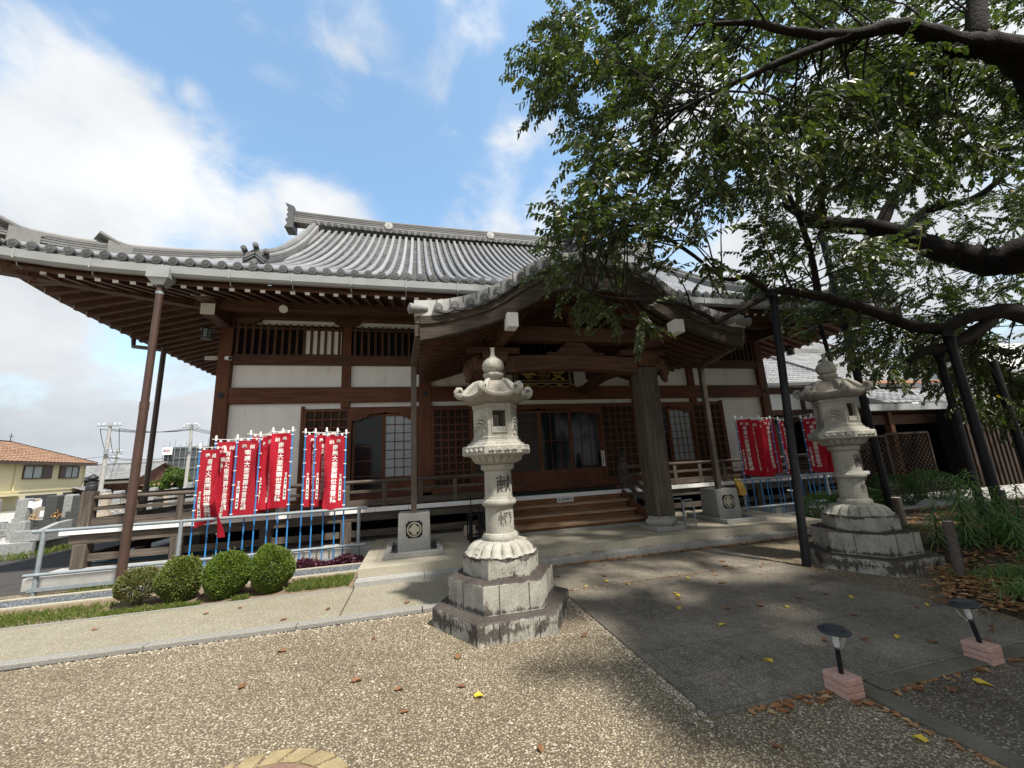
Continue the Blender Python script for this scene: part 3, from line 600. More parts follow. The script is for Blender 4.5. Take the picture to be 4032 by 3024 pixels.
for xs_ in (-5.77, 12.36):
    rs = P('veranda_railing', MB().tube([(xs_, YD+0.2, 1.38), (xs_, 21.5, 1.38)], 0.038, 10).box(xs_-0.022, xs_+0.022, YD+0.2, 21.5, 1.16, 1.215).box(xs_-0.03, xs_+0.03, YD+0.2, 21.5, 0.90, 1.02), 'grey_wood_y')
    for k in range(1, 9): P('baluster', B(xs_-0.045, xs_+0.045, YD+0.1+1.45*k, YD+0.19+1.45*k, 0.86, 1.345), 'grey_wood_z', rs)
for x in (-5.77, 1.62, 4.90, 12.36): P('post_cap', giboshi(x, YD+0.13, 1.50), 'verdigris', smooth=50, label='black onion shaped metal cap')
# stair
SX0, SX1 = 1.72, 4.72
for zt, yf in ((0.675, 8.48), (0.51, 8.17), (0.355, 7.86)):
    P('stair_tread', B(SX0, SX1, yf, yf+0.36, zt-0.055, zt), 'step_wood_x', bevel=0.008)
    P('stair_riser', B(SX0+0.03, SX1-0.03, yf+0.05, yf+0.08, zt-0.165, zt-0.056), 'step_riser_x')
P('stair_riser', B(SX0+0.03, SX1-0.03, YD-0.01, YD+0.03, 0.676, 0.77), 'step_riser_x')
P('stair_base', B(SX0, SX1, 7.80, 8.2, 0.21, 0.25), 'granite')
for x in (SX0-0.05, SX1+0.05):
    P('stair_stringer', MB().extrude_x([(YD, 0.86), (YD, 0.62), (7.86, 0.21), (7.62, 0.21), (7.62, 0.30)], x-0.035, x+0.035), 'red_wood_y')
    P('stair_rail', MB().bar((x, 8.86, 1.30), (x, 7.75, 0.86), 0.06, 0.07).bar((x, 8.86, 1.08), (x, 7.72, 0.62), 0.05, 0.06).box(x-0.045, x+0.045, 7.68, 7.77, 0.21, 0.92).box(x-0.03, x+0.03, 8.26, 8.32, 0.6, 1.06), 'grey_wood_y')
P('door_mat', B(1.75, 4.8, YD+0.06, YD+0.75, 0.851, 0.864), 'green_mat', label='dark green mat lying along the top of the stair')
# ------------------------------------------------------------------ main roof
YE = 7.72; HW = 10.2; YR = 16.0; YB = 2*YR-YE; GX = 7.45     # eave line, half width, ridge, back eave, gable half width
def prof(s): return 5.42+0.50*s+0.028*s*s
def lift(r): return 0.24*min(1.0, abs(r))**7
def zfront(X, s): return prof(s)+lift((X-C0)/HW)*math.exp(-s/1.6)
def zside(Y, s): return prof(s)+lift((Y-YR)/(YR-YE))*math.exp(-s/1.6)
PIT = 0.2550; NROW = 80
rows = [C0+(i-NROW/2+0.5)*PIT for i in range(NROW)]
def top_s(X):
    d = abs(X-C0); return YR-0.15-YE if d <= GX else max(0.0, HW-d)
sheet = MB(); tubes = MB(); discs = []
for X in rows:
    st_ = top_s(X); n = max(1, int(st_/0.235)); a, b = X-PIT/2, X+PIT/2
    cols = [(X, 0.0), (X+PIT*0.25, -0.022), (X+PIT*0.5, -0.036), (X+PIT*0.75, -0.022), (X+PIT, 0.0)]
    for i in range(n):
        s0, s1 = i*st_/n, (i+1)*st_/n
        vs = []
        for (x, dz) in cols: vs += [(x, YE+s0, zfront(x, s0)+dz+0.026), (x, YE+s1, zfront(x, s1)+dz+0.004), (x, YE+s0, zfront(x, s0)+dz-0.012)]
        fs = []
        for k in range(4): o = 3*k; fs += [(o, o+3, o+4, o+1), (o+2, o+5, o+3, o)]
        sheet.add(vs, fs)
    m = max(2, int(st_/0.33)+1); pts = []; rad = []
    for i in range(m):
        s0 = st_*i/(m-1) if m > 1 else 0
        pts.append((X, YE-0.03+s0, zfront(X, s0)+0.030)); rad.append(0.066)
        if 0 < i < m-1: pts.append((X, YE-0.03+s0+0.012, zfront(X, s0+0.012)+0.030)); rad.append(0.0605)
    tubes.tube(pts, rad, 10)
    discs.append((X, zfront(X, 0)+0.028))
# side and rear slopes
def side(sgn):
    def fn(a, b):
        Y = YE+(YB-YE)*a; s = min(min(HW-GX, Y-YE, YB-Y), (HW-GX)*b) if True else 0
        s = (HW-GX)*b; lo = YE+s; hi = YB-s; y = lo+(hi-lo)*a
        return (C0+sgn*(HW-s), y, zside(y, s))
    return fn
side_sheet = MB().grid(side(-1), 60, 10).grid(side(1), 60, 10)
def rear(a, b):
    s = (YR-YE)*b; d = HW if b == 0 else HW-min(s, HW-GX); x = C0-d+2*d*a; return (x, YB-s, zfront(x, s))
side_sheet.grid(rear, 40, 16)
roof = P('roof', tubes, 'roof_tile', smooth=60)
P('pan_tiles', sheet, 'roof_pan', roof, smooth=40)
for X, z in discs:
    P('eave_tile', MB().tube([(X, YE-0.085, z), (X, YE-0.03, z)], 0.078, 16).tube([(X, YE-0.0905, z), (X, YE-0.084, z)], [0.050, 0.054], 14).tube([(X, YE-0.097, z), (X, YE-0.0905, z)], [0.018, 0.022], 8), 'oni_tile', roof, smooth=40)
P('side_slope', side_sheet, 'roof_pan', roof)
def ridge_band(path, w, h, layers=4, top=0.07, out=None):
    """stacked courses of flat ridge tiles with a round cap, swept along a path"""
    m = MB(); path = [Vector(p) for p in path]; k = len(path)
    def sweep(w0, z0, z1):
        vs, fs = [], []
        for i, p in enumerate(path):
            d = path[min(i+1, k-1)]-path[max(i-1, 0)]; a = Vector((-d.y, d.x, 0)).normalized()
            for sx, zz in ((-1, z0), (1, z0), (1, z1), (-1, z1)): vs.append(p+a*(sx*w0/2)+Vector((0, 0, zz)))
        for i in range(k-1):
            for j in range(4): j2 = (j+1) % 4; fs.append((4*i+j, 4*i+j2, 4*i+4+j2, 4*i+4+j))
        fs += [(3, 2, 1, 0), tuple(4*(k-1)+j for j in range(4))]; m.add(vs, fs)
    for i in range(layers):
        z0, z1 = h*i/layers, h*(i+1)/layers
        sweep(w*(1.0-0.05*i/layers), z0, z0+(z1-z0)*0.72); sweep(w*(0.86-0.05*i/layers), z0+(z1-z0)*0.7, z1+0.002)
    m.tube([p+Vector((0, 0, h+top*0.25)) for p in path], top, 10); return m
# main ridge
RZ = prof(YR-YE)-0.10
rx = [C0-8.15+16.3*i/24 for i in range(25)]
rsag = lambda x: 0.16*(abs(x-C0)/8.15)**3
ridge = P('ridge', ridge_band([(x, YR, RZ+0.12+rsag(x)) for x in rx], 0.44, 0.52, 6, 0.09), 'ridge_tile', roof)
bd = MB()
for X in rows:
    if abs(X-C0) < GX: z = RZ+0.13+rsag(X); bd.tube([(X, YR-0.38, z-0.05), (X, YR-0.18, z+0.0)], 0.075, 12); bd.tube([(X, YR-0.388, z-0.05), (X, YR-0.378, z-0.05)], [0.045, 0.05], 10)
P('ridge_beads', bd, 'oni_tile', ridge, smooth=40)
for x in (-1.15, 3.27, 7.7):
    m = MB(); c = (x, YR-0.225, RZ+0.42+rsag(x)); m.disc(c, (0, -1, 0), 0.165, 0.03, 24)
    for k in range(4): t = k*math.pi/2; m.disc((c[0]+0.068*math.cos(t), c[1]-0.028, c[2]+0.068*math.sin(t)), (0, -1, 0), 0.055, 0.015, 12)
    P('crest', m, 'verge_tile', ridge, label='round flower crest on the ridge')
def oni(name, c, w, h, face, parent, horns=3):
    """ridge end tile: stepped shoulder block with round tile ends on top; face = direction it looks"""
    f = Vector(face).normalized(); a = Vector((-f.y, f.x, 0)).normalized(); c = Vector(c); m = MB()
    def pt(x, z, d): return c+a*x+f*d+Vector((0, 0, z))
    poly = [(-w*0.5, 0), (-w*0.46, h*0.62), (-w*0.30, h*0.72), (0, h*0.95), (w*0.30, h*0.72), (w*0.46, h*0.62), (w*0.5, 0)]
    n = len(poly)
    m.add([pt(x, z, 0.0) for x, z in poly]+[pt(x, z, -0.16) for x, z in poly], [tuple(range(n)), tuple(range(2*n-1, n-1, -1))]+[(i, n+i, n+(i+1) % n, (i+1) % n) for i in range(n)])
    for s in (-1, 1):   # roof-like moulding
        m.bar(pt(s*w*0.02, h*0.70, 0.02), pt(s*w*0.44, h*0.36, 0.02), 0.05, 0.04); m.bar(pt(s*w*0.02, h*0.56, 0.015), pt(s*w*0.40, h*0.25, 0.015), 0.04, 0.03)
    m.disc(pt(0, h*0.26, 0), f, w*0.13, 0.035, 14)
    for i in range(horns):
        t = (i-(horns-1)/2)/max(1, (horns-1)/2) if horns > 1 else 0
        q0 = pt(t*w*0.42, h*(0.78+0.22*(1-abs(t))), -0.20); q1 = pt(t*w*0.46, h*(0.84+0.26*(1-abs(t))), 0.07)
        m.tube([q0, q1], w*0.125, 12); m.disc(q1, q1-q0, w*0.07, 0.012, 10)
    return P(name, m, 'oni_tile', parent, smooth=40)
for s in (-1, 1):
    x = C0+s*8.2
    m = MB(); zb = RZ+0.16+rsag(x)
    m.extrude_y([(x-0.10*s, zb-0.35), (x-0.10*s, zb+0.60), (x+0.24*s, zb+0.74), (x+0.10*s, zb+0.52), (x+0.16*s, zb+0.42), (x+0.08*s, zb+0.32), (x+0.17*s, zb+0.22), (x+0.08*s, zb+0.12), (x+0.20*s, zb-0.02), (x+0.1*s, zb-0.15), (x+0.22*s, zb-0.35)][::s], YR-0.30, YR+0.30)
    P('ridge_end_tile', m, 'oni_tile', ridge)
# ridges running down the front slope and the hip ridges to the corners
for s in (-1, 1):
    X0, X1 = C0+s*7.30, C0+s*6.75
    path = []
    for i in range(15):
        t = i/14; y = YR-0.35-(YR-0.35-9.05)*t; x = X0+(X1-X0)*t; path.append((x, y, zfront(x, y-YE)+0.05))
    d = P('descending_ridge', ridge_band(path, 0.36, 0.30, 5, 0.08), 'ridge_tile', roof)
    d2 = P('verge_ridge', ridge_band([(C0+s*7.62, p[1], p[2]-0.12) for p in path[:11]], 0.2, 0.08, 2, 0.07), 'ridge_tile', roof)
    oni('ridge_end_tile', (X1, 8.98, zfront(X1, 9.0-YE)+0.03), 0.46, 0.46, (-0.18*s, -1, 0), d)
    path = []
    for i in range(13):
        t = i/12; q = 3.05*(1-t)+0.05*t; x = C0+s*(HW-q); y = YE+q; path.append((x, y, prof(q)+lift((HW-q)/HW)*math.exp(-q/1.6)+0.04+0.10*t**4))
    hr = P('hip_ridge', ridge_band(path, 0.27, 0.19, 4, 0.07), 'ridge_tile', roof)
    for q, w in ((0.22, 0.40), (1.06, 0.30)):
        x = C0+s*(HW-q); y = YE+q; z = prof(q)+lift((HW-q)/HW)*math.exp(-q/1.6)+0.05
        m = MB(); f = Vector((s, -1, 0)).normalized(); a = Vector((-f.y, f.x, 0))
        cpt = Vector((x, y, z+0.08))
        m.bar(cpt+f*0.16, cpt-f*0.20, w, 0.30); m.bar(cpt+f*0.26+Vector((0, 0, 0.21)), cpt-f*0.24+Vector((0, 0, 0.16)), w*0.72, 0.05)
        for k in (-1, 0, 1): m.tube([cpt+a*k*w*0.36+Vector((0, 0, 0.14)), cpt+a*k*w*0.36+f*0.30+Vector((0, 0, 0.24))], [0.05, 0.062], 10)
        m.tube([cpt+f*0.1, cpt+f*0.32+Vector((0, 0, 0.05))], [0.07, 0.085], 10)
        P('ridge_end_tile', m, 'ridge_tile', hr)
    # gable wall above the hip
    zt = RZ+0.1; gx = C0+s*7.2
    P('gable', MB().add([(gx, YE+2.6, prof(2.6)-0.1), (gx, YB-2.6, prof(2.6)-0.1), (gx, YR, zt)]+[(gx-0.1*s, YE+2.6, prof(2.6)-0.1), (gx-0.1*s, YB-2.6, prof(2.6)-0.1), (gx-0.1*s, YR, zt)], [(0, 1, 2), (5, 4, 3), (0, 3, 4, 1), (1, 4, 5, 2), (2, 5, 3, 0)]), 'dark_wood_z')
    bgp = [(YE+2.9+i*0.52, ) for i in range(11)]
    m = MB()
    for i in range(10):
        y0, y1 = YE+2.7+i*0.55, YE+2.7+(i+1)*0.55
        for yy0, yy1 in ((y0, y1), (2*YR-y1, 2*YR-y0)):
            z0, z1 = prof(min(yy0-YE, YB-yy0))-0.06, prof(min(yy1-YE, YB-yy1))-0.06
            m.add([(C0+s*7.62, yy0, z0-0.34), (C0+s*7.62, yy1, z1-0.34), (C0+s*7.62, yy1, z1), (C0+s*7.62, yy0, z0), (C0+s*7.7, yy0, z0-0.34), (C0+s*7.7, yy1, z1-0.34), (C0+s*7.7, yy1, z1), (C0+s*7.7, yy0, z0)], [(0, 1, 2, 3), (7, 6, 5, 4), (0, 4, 5, 1), (2, 6, 7, 3)])
    P('bargeboard', m, 'grey_wood_y')
# eaves: fascia, soffit boards, rafters with white ends, hip rafters
def eave_pts(n=48): return [C0-HW+2*HW*i/n for i in range(n+1)]
m = MB()
for a, b in zip(eave_pts()[:-1], eave_pts()[1:]):
    za, zb = lift((a-C0)/HW), lift((b-C0)/HW)
    for (y0, y1, z0, z1) in ((7.80, 7.86, 5.20, 5.42), (7.90, 7.95, 5.12, 5.21)):
        m.add([(a, y0, z0+za), (b, y0, z0+zb), (b, y0, z1+zb), (a, y0, z1+za), (a, y1, z0+za), (b, y1, z0+zb), (b, y1, z1+zb), (a, y1, z1+za)], [(0, 1, 2, 3), (7, 6, 5, 4), (0, 4, 5, 1), (3, 2, 6, 7)])
P('fascia', m, 'dark_wood_x')
m = MB(); ys = [YE+(YB-YE)*i/40 for i in range(41)]
for s in (-1, 1):
    for a, b in zip(ys[:-1], ys[1:]):
        za, zb = lift((a-YR)/(YR-YE)), lift((b-YR)/(YR-YE)); x0, x1 = C0+s*(HW-0.08), C0+s*(HW-0.14)
        m.add([(x0, a, 5.16+za), (x0, b, 5.16+zb), (x0, b, 5.42+zb), (x0, a, 5.42+za), (x1, a, 5.16+za), (x1, b, 5.16+zb), (x1, b, 5.42+zb), (x1, a, 5.42+za)], [(0, 1, 2, 3), (7, 6, 5, 4), (0, 4, 5, 1), (3, 2, 6, 7)])
P('side_fascia', m, 'dark_wood_y')
def soff(Y): return 5.165+0.285*(Y-7.9)
sf = MB()
for a, b in zip(eave_pts(24)[:-1], eave_pts(24)[1:]):
    def lim(x): d = abs(x-C0)-7.75; return 10.3 if d <= 0 else 10.3-d
    sf.add([(a, 7.84, soff(7.84)+lift((a-C0)/HW)), (b, 7.84, soff(7.84)+lift((b-C0)/HW)), (b, lim(b), soff(lim(b))+0.3*lift((b-C0)/HW)), (a, lim(a), soff(lim(a))+0.3*lift((a-C0)/HW))], [(0, 1, 2, 3)])
for s in (-1, 1):
    for a, b in zip(ys[:-1], ys[1:]):
        def li(y): return min(2.45, y-7.84, YB-0.12-y)
        vs = []
        for y in (a, b):
            q = max(0.0, li(y)); vs += [(C0+s*(HW-0.1), y, soff(7.85)+lift((y-YR)/(YR-YE))), (C0+s*(HW-0.1-q), y, soff(7.85+q)+0.3*lift((y-YR)/(YR-YE)))]
        sf.add(vs, [(0, 2, 3, 1)])
P('soffit', sf, 'dark_wood_y')
for i in range(76):
    X = C0+(i-37.5)*0.262; d = abs(X-C0)-7.75; y1 = 10.2 if d <= 0 else max(8.05, 10.2-d); l0 = lift((X-C0)/HW); l1 = 0.3*l0
    y0 = 7.93
    r = P('rafter', MB().bar((X, y0, soff(y0)-0.055+l0), (X, y1, soff(y1)-0.055+l1), 0.085, 0.10), 'dark_wood_y')
    P('rafter_end', MB().bar((X, y0-0.008, soff(y0)-0.057+l0), (X, y0-0.0005, soff(y0)-0.055+l0), 0.088, 0.103), 'white_paint', r)
m = MB(); m2 = MB()
for s in (-1, 1):
    for i in range(24):
        y = 8.35+i*0.33; q = min(2.4, y-7.9); l0 = lift((y-YR)/(YR-YE)); x0 = C0+s*(HW-0.16)
        tgt = P('side_rafter', MB().bar((x0, y, soff(7.9)-0.05+l0), (C0+s*(HW-0.12-q), y, soff(7.9+q)-0.05+0.3*l0), 0.09, 0.10), 'dark_wood_x') if s < 0 else m2.bar((x0, y, soff(7.9)-0.05+l0), (C0+s*(HW-0.12-q), y, soff(7.9+q)-0.05+0.3*l0), 0.09, 0.10)
        if s < 0: P('rafter_end', MB().bar((x0-0.007, y, soff(7.9)-0.05+l0), (x0-0.0005, y, soff(7.9)-0.05+l0), 0.093, 0.103), 'white_paint', tgt)
tag(P('side_rafters', m2, 'red_wood_x'), None, None, kind='stuff')
for s in (-1, 1):
    a = Vector((C0+s*7.75, 10.2, 5.62)); b = Vector((C0+s*(HW+0.02), 7.70, 5.27))
    hrf = P('hip_rafter', MB().bar(a, b, 0.20, 0.24), 'dark_wood_y', bevel=0.01)
    dd = (b-a).normalized(); P('rafter_end', MB().bar(b+dd*0.0005, b+dd*0.012, 0.205, 0.245), 'grey_wood_z', hrf)
# gutters
def gutter_front(x0, x1):
    n = max(2, int((x1-x0)/0.5)); g = MB(); sec = [(7.80, 5.36), (7.80, 5.20), (7.76, 5.175), (7.69, 5.175), (7.655, 5.22), (7.645, 5.36), (7.660, 5.36), (7.668, 5.225), (7.70, 5.19), (7.755, 5.19), (7.785, 5.21), (7.785, 5.36)]
    k = len(sec); vs = []; fs = []
    for i in range(n+1):
        x = x0+(x1-x0)*i/n; l = lift((x-C0)/HW); vs += [(x, y, z+l) for y, z in sec]
    for i in range(n):
        for j in range(k): j2 = (j+1) % k; fs.append((i*k+j, i*k+j2, (i+1)*k+j2, (i+1)*k+j))
    fs += [tuple(range(k-1, -1, -1)), tuple(n*k+j for j in range(k))]; return g.add(vs, fs)
for a, b in ((C0-HW-0.08, 2.0), (4.3, C0+HW+0.08)):
    gt = P('gutter', gutter_front(a, b), 'gutter_grey')
    m = MB(); x = a+0.5
    while x < b-0.2:
        l = lift((x-C0)/HW); m.box(x-0.012, x+0.012, 7.636, 7.648, 5.19+l, 5.37+l); m.box(x-0.012, x+0.012, 7.64, 7.82, 5.362+l, 5.37+l)
        m.tube([(x, 7.72, 5.175+l), (x, 7.74, 5.10+l), (x, 7.82, 5.09+l), (x, 7.9, 5.16+l)], 0.008, 5); x += 1.05
    P('gutter_bracket', m, 'gutter_grey', gt)
for s in (-1, 1):
    m = MB()
    for a, b in zip(ys[:-1], ys[1:]):
        la, lb = lift((a-YR)/(YR-YE)), lift((b-YR)/(YR-YE)); m.tube([(C0+s*(HW+0.04), a, 5.27+la), (C0+s*(HW+0.04), b, 5.27+lb)], 0.07, 8)
    P('side_gutter', m, 'brown_pipe')
# tall downpipe at the left front corner and the one behind it
pp = P('downpipe', MB().tube([(-4.44, 7.73, 0.02), (-4.44, 7.73, 2.9)], 0.062, 16).tube([(-4.44, 7.73, 2.85), (-4.44, 7.73, 5.05)], 0.055, 16).tube([(-4.44, 7.73, 2.8), (-4.44, 7.73, 2.93)], 0.066, 16), 'brown_pipe', smooth=50)
P('rain_hopper', MB().frustum(-4.52, -4.36, 7.65, 7.81, 5.02, -4.60, -4.28, 7.60, 7.83, 5.14).box(-4.61, -4.27, 7.595, 7.832, 5.14, 5.33), 'gutter_grey', pp)
P('pipe_band', MB().tube([(-4.44, 7.73, 4.86), (-4.44, 7.73, 4.91)], 0.06, 16), 'galvanised', pp)
P('downpipe', MB().tube([(-6.97, 11.4, 5.2), (-6.95, 11.4, 4.98), (-6.4, 11.25, 4.88), (-6.18, 11.2, 4.84)], 0.05, 10).tube([(-6.18, 11.2, 4.9), (-6.18, 11.2, -0.02)], 0.055, 12), 'brown_pipe', smooth=50)

# ------------------------------------------------------------------ porch with the curved gable
PC = 3.10; PY0, PY1 = 5.97, 9.85
half = [(0.0, 5.15), (0.30, 5.135), (0.55, 5.09), (0.78, 5.02), (1.02, 4.92), (1.24, 4.80), (1.45, 4.66), (1.66, 4.50), (1.88, 4.365), (2.12, 4.25), (2.36, 4.17), (2.60, 4.11), (2.85, 4.07), (3.14, 4.055)]
def pz(d):
    d = abs(d)
    for (a, za), (b, zb) in zip(half[:-1], half[1:]):
        if d <= b: return za+(zb-za)*(d-a)/(b-a)
    return half[-1][1]
xs = [-3.14+6.28*i/56 for i in range(57)]
top = [(PC+d, pz(d)+0.06) for d in xs]; und = [(PC+d, pz(d)-0.10) for d in xs]
pr_ = P('porch_roof', MB().strip_y(top, und, PY0+0.42, PY1), 'roof_pan', smooth=50)
P('verge_band', MB().strip_y([(x, z+0.10) for x, z in top], und, PY0+0.02, PY0+0.40), 'verge_tile', pr_, smooth=40, label='pale flat tiles along the curved gable edge')
jm = MB()
for i in range(1, 28):
    d = -3.0+6.0*i/28; sl = (pz(d+0.01)-pz(d-0.01))/0.02; jm.bar((PC+d, PY0+0.012, pz(d)+0.162), (PC+d, PY0+0.41, pz(d)+0.162), 0.012, 0.006)
    jm.bar((PC+d, PY0+0.014, pz(d)+0.04), (PC+d, PY0+0.014, pz(d)+0.165), 0.012, 0.014)
tag(P('tile_joints', jm, 'oni_tile', pr_), None, None, kind='stuff')
crest_at = []
arc = [0.0]
fine = [3.0*i/600 for i in range(601)]; acc_ = 0; marks = []; nxt = 0.13
for a, b in zip(fine[:-1], fine[1:]):
    acc_ += math.hypot(b-a, pz(b)-pz(a))
    if acc_ >= nxt: marks.append(b); nxt += 0.262
for d0 in marks:
    for s in (-1, 1):
        x, z = PC+s*d0, pz(d0)-0.005
        crest_at.append((x, z))
lip = MB()
for i in range(len(marks)):
    for s in (-1, 1):
        a = marks[i-1] if i else 0.0; b = marks[i]; mid = (a+b)/2
        pts = [(PC+s*(a+(b-a)*k/4), PY0-0.02, pz(a+(b-a)*k/4)-0.045-0.045*math.sin(math.pi*k/4)) for k in range(5)]
        for q0, q1 in zip(pts[:-1], pts[1:]): lip.bar(q0, q1, 0.06, 0.035)
for x, z in crest_at:
    tl = MB().tube([(x, PY0-0.05, z), (x, PY0+0.1, z+0.02)], 0.075, 18); fc = MB().tube([(x, PY0-0.0535, z), (x, PY0-0.0495, z)], 0.058, 18)
    for k in range(4): t = k*math.pi/2+0.78; tl.tube([(x+0.024*math.cos(t), PY0-0.06, z+0.024*math.sin(t)), (x+0.024*math.cos(t), PY0-0.0536, z+0.024*math.sin(t))], 0.02, 8)
    build2('crest_tile', [(tl, 'crest_tile'), (fc, 'oni_tile')], pr_, 40)
tag(P('tile_lips', lip, 'oni_tile', pr_), None, None, kind='stuff')
for s in (-1, 1):     # corner tiles sticking out at the gable feet
    x, z = PC+s*3.16, 4.05
    P('corner_tile', MB().tube([(x-s*0.22, PY0+0.05, z+0.03), (x+s*0.05, PY0-0.02, z+0.01)], [0.06, 0.085], 14).tube([(x+s*0.05, PY0-0.02, z+0.01), (x+s*0.066, PY0-0.025, z+0.01)], 0.055, 12).lathe([(0.1, 0), (0.09, 0.05), (0.05, 0.085), (0.005, 0.1)], 14, (PC+s*2.86, PY0+0.18, 4.15)), 'crest_tile', pr_, smooth=40)
rt = MB()
for k in range(11):
    y = PY0+0.58+k*0.3
    for s in (-1, 1): rt.tube([(PC+s*d, y, pz(d)+0.075) for d in [0.15+2.97*i/16 for i in range(17)]], 0.062, 8)
P('tile_rows', rt, 'roof_tile', pr_, smooth=60)
for s in (-1, 1):
    pth = [(PC+s*(2.55-2.4*i/14), PY0+0.52, pz(2.55-2.4*i/14)+0.07) for i in range(15)]
    g = P('verge_ridge', ridge_band(pth, 0.20, 0.10, 3, 0.05), 'verge_tile', pr_)
    q = Vector(pth[0]); P('ridge_end_tile', MB().bar(q+Vector((s*0.14, 0, 0.05)), q-Vector((s*0.12, 0, -0.06)), 0.22, 0.16).tube([q+Vector((0, -0.06, 0.1)), q+Vector((s*0.22, -0.07, 0.17))], [0.04, 0.05], 10).tube([q+Vector((0, 0.06, 0.1)), q+Vector((s*0.22, 0.07, 0.15))], [0.04, 0.05], 10), 'verge_tile', g)
P('porch_ridge', ridge_band([(PC, PY0+0.35+i*0.2, 5.22) for i in range(14)], 0.30, 0.32, 4, 0.09), 'ridge_tile', pr_)
on = oni('ridge_end_tile', (PC, PY0+0.26, 5.20), 0.62, 0.62, (0, -1, 0), pr_)
hm = MB()
for s in (-1, 1): hm.tube([(PC+s*0.05, PY0+0.2, 5.72), (PC+s*0.10, PY0+0.15, 5.86), (PC+s*0.20, PY0+0.10, 5.93), (PC+s*0.27, PY0+0.06, 5.88)], [0.07, 0.07, 0.06, 0.05], 10).tube([(PC+s*0.2, PY0-0.02, 5.90), (PC+s*0.2, PY0+0.2, 5.90)], 0.085, 14)
for s in (-1, 1): hm.tube([(PC+s*0.36, PY0+0.2, 5.26), (PC+s*0.44, PY0+0.14, 5.40), (PC+s*0.52, PY0+0.1, 5.36), (PC+s*0.48, PY0+0.08, 5.28)], [0.07, 0.06, 0.05, 0.03], 8)
P('horns', hm, 'oni_tile', on, smooth=50)
# cusped bargeboard
bl = [(0.0, 4.62), (0.20, 4.60), (0.45, 4.57), (0.68, 4.53), (0.88, 4.47), (1.00, 4.38), (1.06, 4.31), (1.10, 4.27), (1.14, 4.28), (1.26, 4.21), (1.45, 4.10), (1.71, 3.96), (2.05, 3.82), (2.50, 3.68), (2.80, 3.60), (3.05, 3.545)]
def bz(d):
    d = abs(d)
    for (a, za), (b, zb) in zip(bl[:-1], bl[1:]):
        if d <= b: return za+(zb-za)*(d-a)/(b-a)
    return bl[-1][1]
bx = sorted(set([round(s*d, 4) for d, _ in bl for s in (-1, 1)]+[round(-3.05+6.1*i/60, 4) for i in range(61)]))
P('bargeboard', MB().strip_y([(PC+d, pz(d)-0.12) for d in bx], [(PC+d, bz(d)) for d in bx], PY0+0.05, PY0+0.13), 'old_wood_x', label='weathered cusped board of the curved gable')
P('bargeboard_moulding', MB().strip_y([(PC+d, pz(d)-0.10) for d in bx], [(PC+d, pz(d)-0.12-0.30*(pz(d)-0.12-bz(d))) for d in bx], PY0+0.02, PY0+0.049), 'old_wood_x')
P('bargeboard_bead', MB().strip_y([(PC+d, bz(d)+0.045) for d in bx], [(PC+d, bz(d)+0.015) for d in bx], PY0+0.035, PY0+0.05), 'old_wood_x')
# curved soffit ribs
P('porch_soffit', MB().strip_y([(PC+d, pz(d)-0.11) for d in xs], [(PC+d, pz(d)-0.15) for d in xs], PY0+0.14, PY1), 'dark_wood_y', smooth=50)
for k in range(15):
    y = PY0+0.30+k*0.235
    P('curved_rafter', MB().strip_y([(PC+d, pz(d)-0.15) for d in bx], [(PC+d, max(bz(d)+0.04, pz(d)-0.34 if abs(d) < 1.0 else bz(d)+0.06)) for d in bx], y, y+0.075), 'old_wood_x' if k < 1 else 'dark_wood_x')
# purlins with white ends, beams, struts
for s in (-1, 1):
    x = PC+s*1.57
    pu = P('purlin', B(x-0.09, x+0.09, PY0+0.14, 9.9, 3.78, 4.02), 'dark_wood_y')
    P('end_cap', MB().box(x-0.09, x+0.09, PY0-0.10, PY0+0.139, 3.79, 4.03), 'white_paint', pu, 'white painted purlin end')
cols = [(1.42, 7.1), (4.60, 7.1)]
for x, y in cols:
    cpost = P('porch_column', B(x-0.2, x+0.2, y-0.2, y+0.2, 0.47, 3.40), 'grey_wood_z', bevel=0.03)
    P('base_stone', MB().box(x-0.30, x+0.30, y-0.30, y+0.30, 0.21, 0.30).lathe([(0.30, 0.30), (0.34, 0.34), (0.35, 0.38), (0.32, 0.42), (0.27, 0.44), (0.29, 0.47)], 4, (x, y, 0)), 'granite', cpost, bevel=0.012)
    P('bearing_block', MB().frustum(x-0.15, x+0.15, y-0.15, y+0.15, 3.42, x-0.24, x+0.24, y-0.24, y+0.24, 3.56).box(x-0.24, x+0.24, y-0.24, y+0.24, 3.56, 3.66).box(x-0.5, x+0.5, y-0.09, y+0.09, 3.66, 3.78), 'dark_wood_x', cpost)
    s = -1 if x < PC else 1
    nose = MB().tube([(x+s*0.18, y, 3.42), (x+s*0.32, y, 3.48), (x+s*0.44, y, 3.44), (x+s*0.50, y, 3.32), (x+s*0.47, y, 3.20), (x+s*0.52, y, 3.12)], [0.15, 0.16, 0.14, 0.10, 0.07, 0.045], 12)
    nose.tube([(x+s*0.30, y-0.12, 3.60), (x+s*0.38, y-0.14, 3.52), (x+s*0.36, y-0.15, 3.42)], [0.04, 0.06, 0.03], 8).tube([(x+s*0.45, y-0.09, 3.36), (x+s*0.54, y-0.10, 3.40), (x+s*0.58, y-0.09, 3.47)], [0.025, 0.022, 0.008], 8)
    P('carved_nose', nose, 'dark_wood_x', cpost, smooth=60, label='carved beast head at the beam end')
x0, x1 = cols[0][0]+0.2, cols[1][0]-0.2
bm_ = [(x0, 3.28), (x0+0.25, 3.30), (x0+0.7, 3.345), ((x0+x1)/2, 3.36), (x1-0.7, 3.345), (x1-0.25, 3.30), (x1, 3.28), (x1, 3.60), (x1-0.5, 3.63), ((x0+x1)/2, 3.645), (x0+0.5, 3.63), (x0, 3.60)]
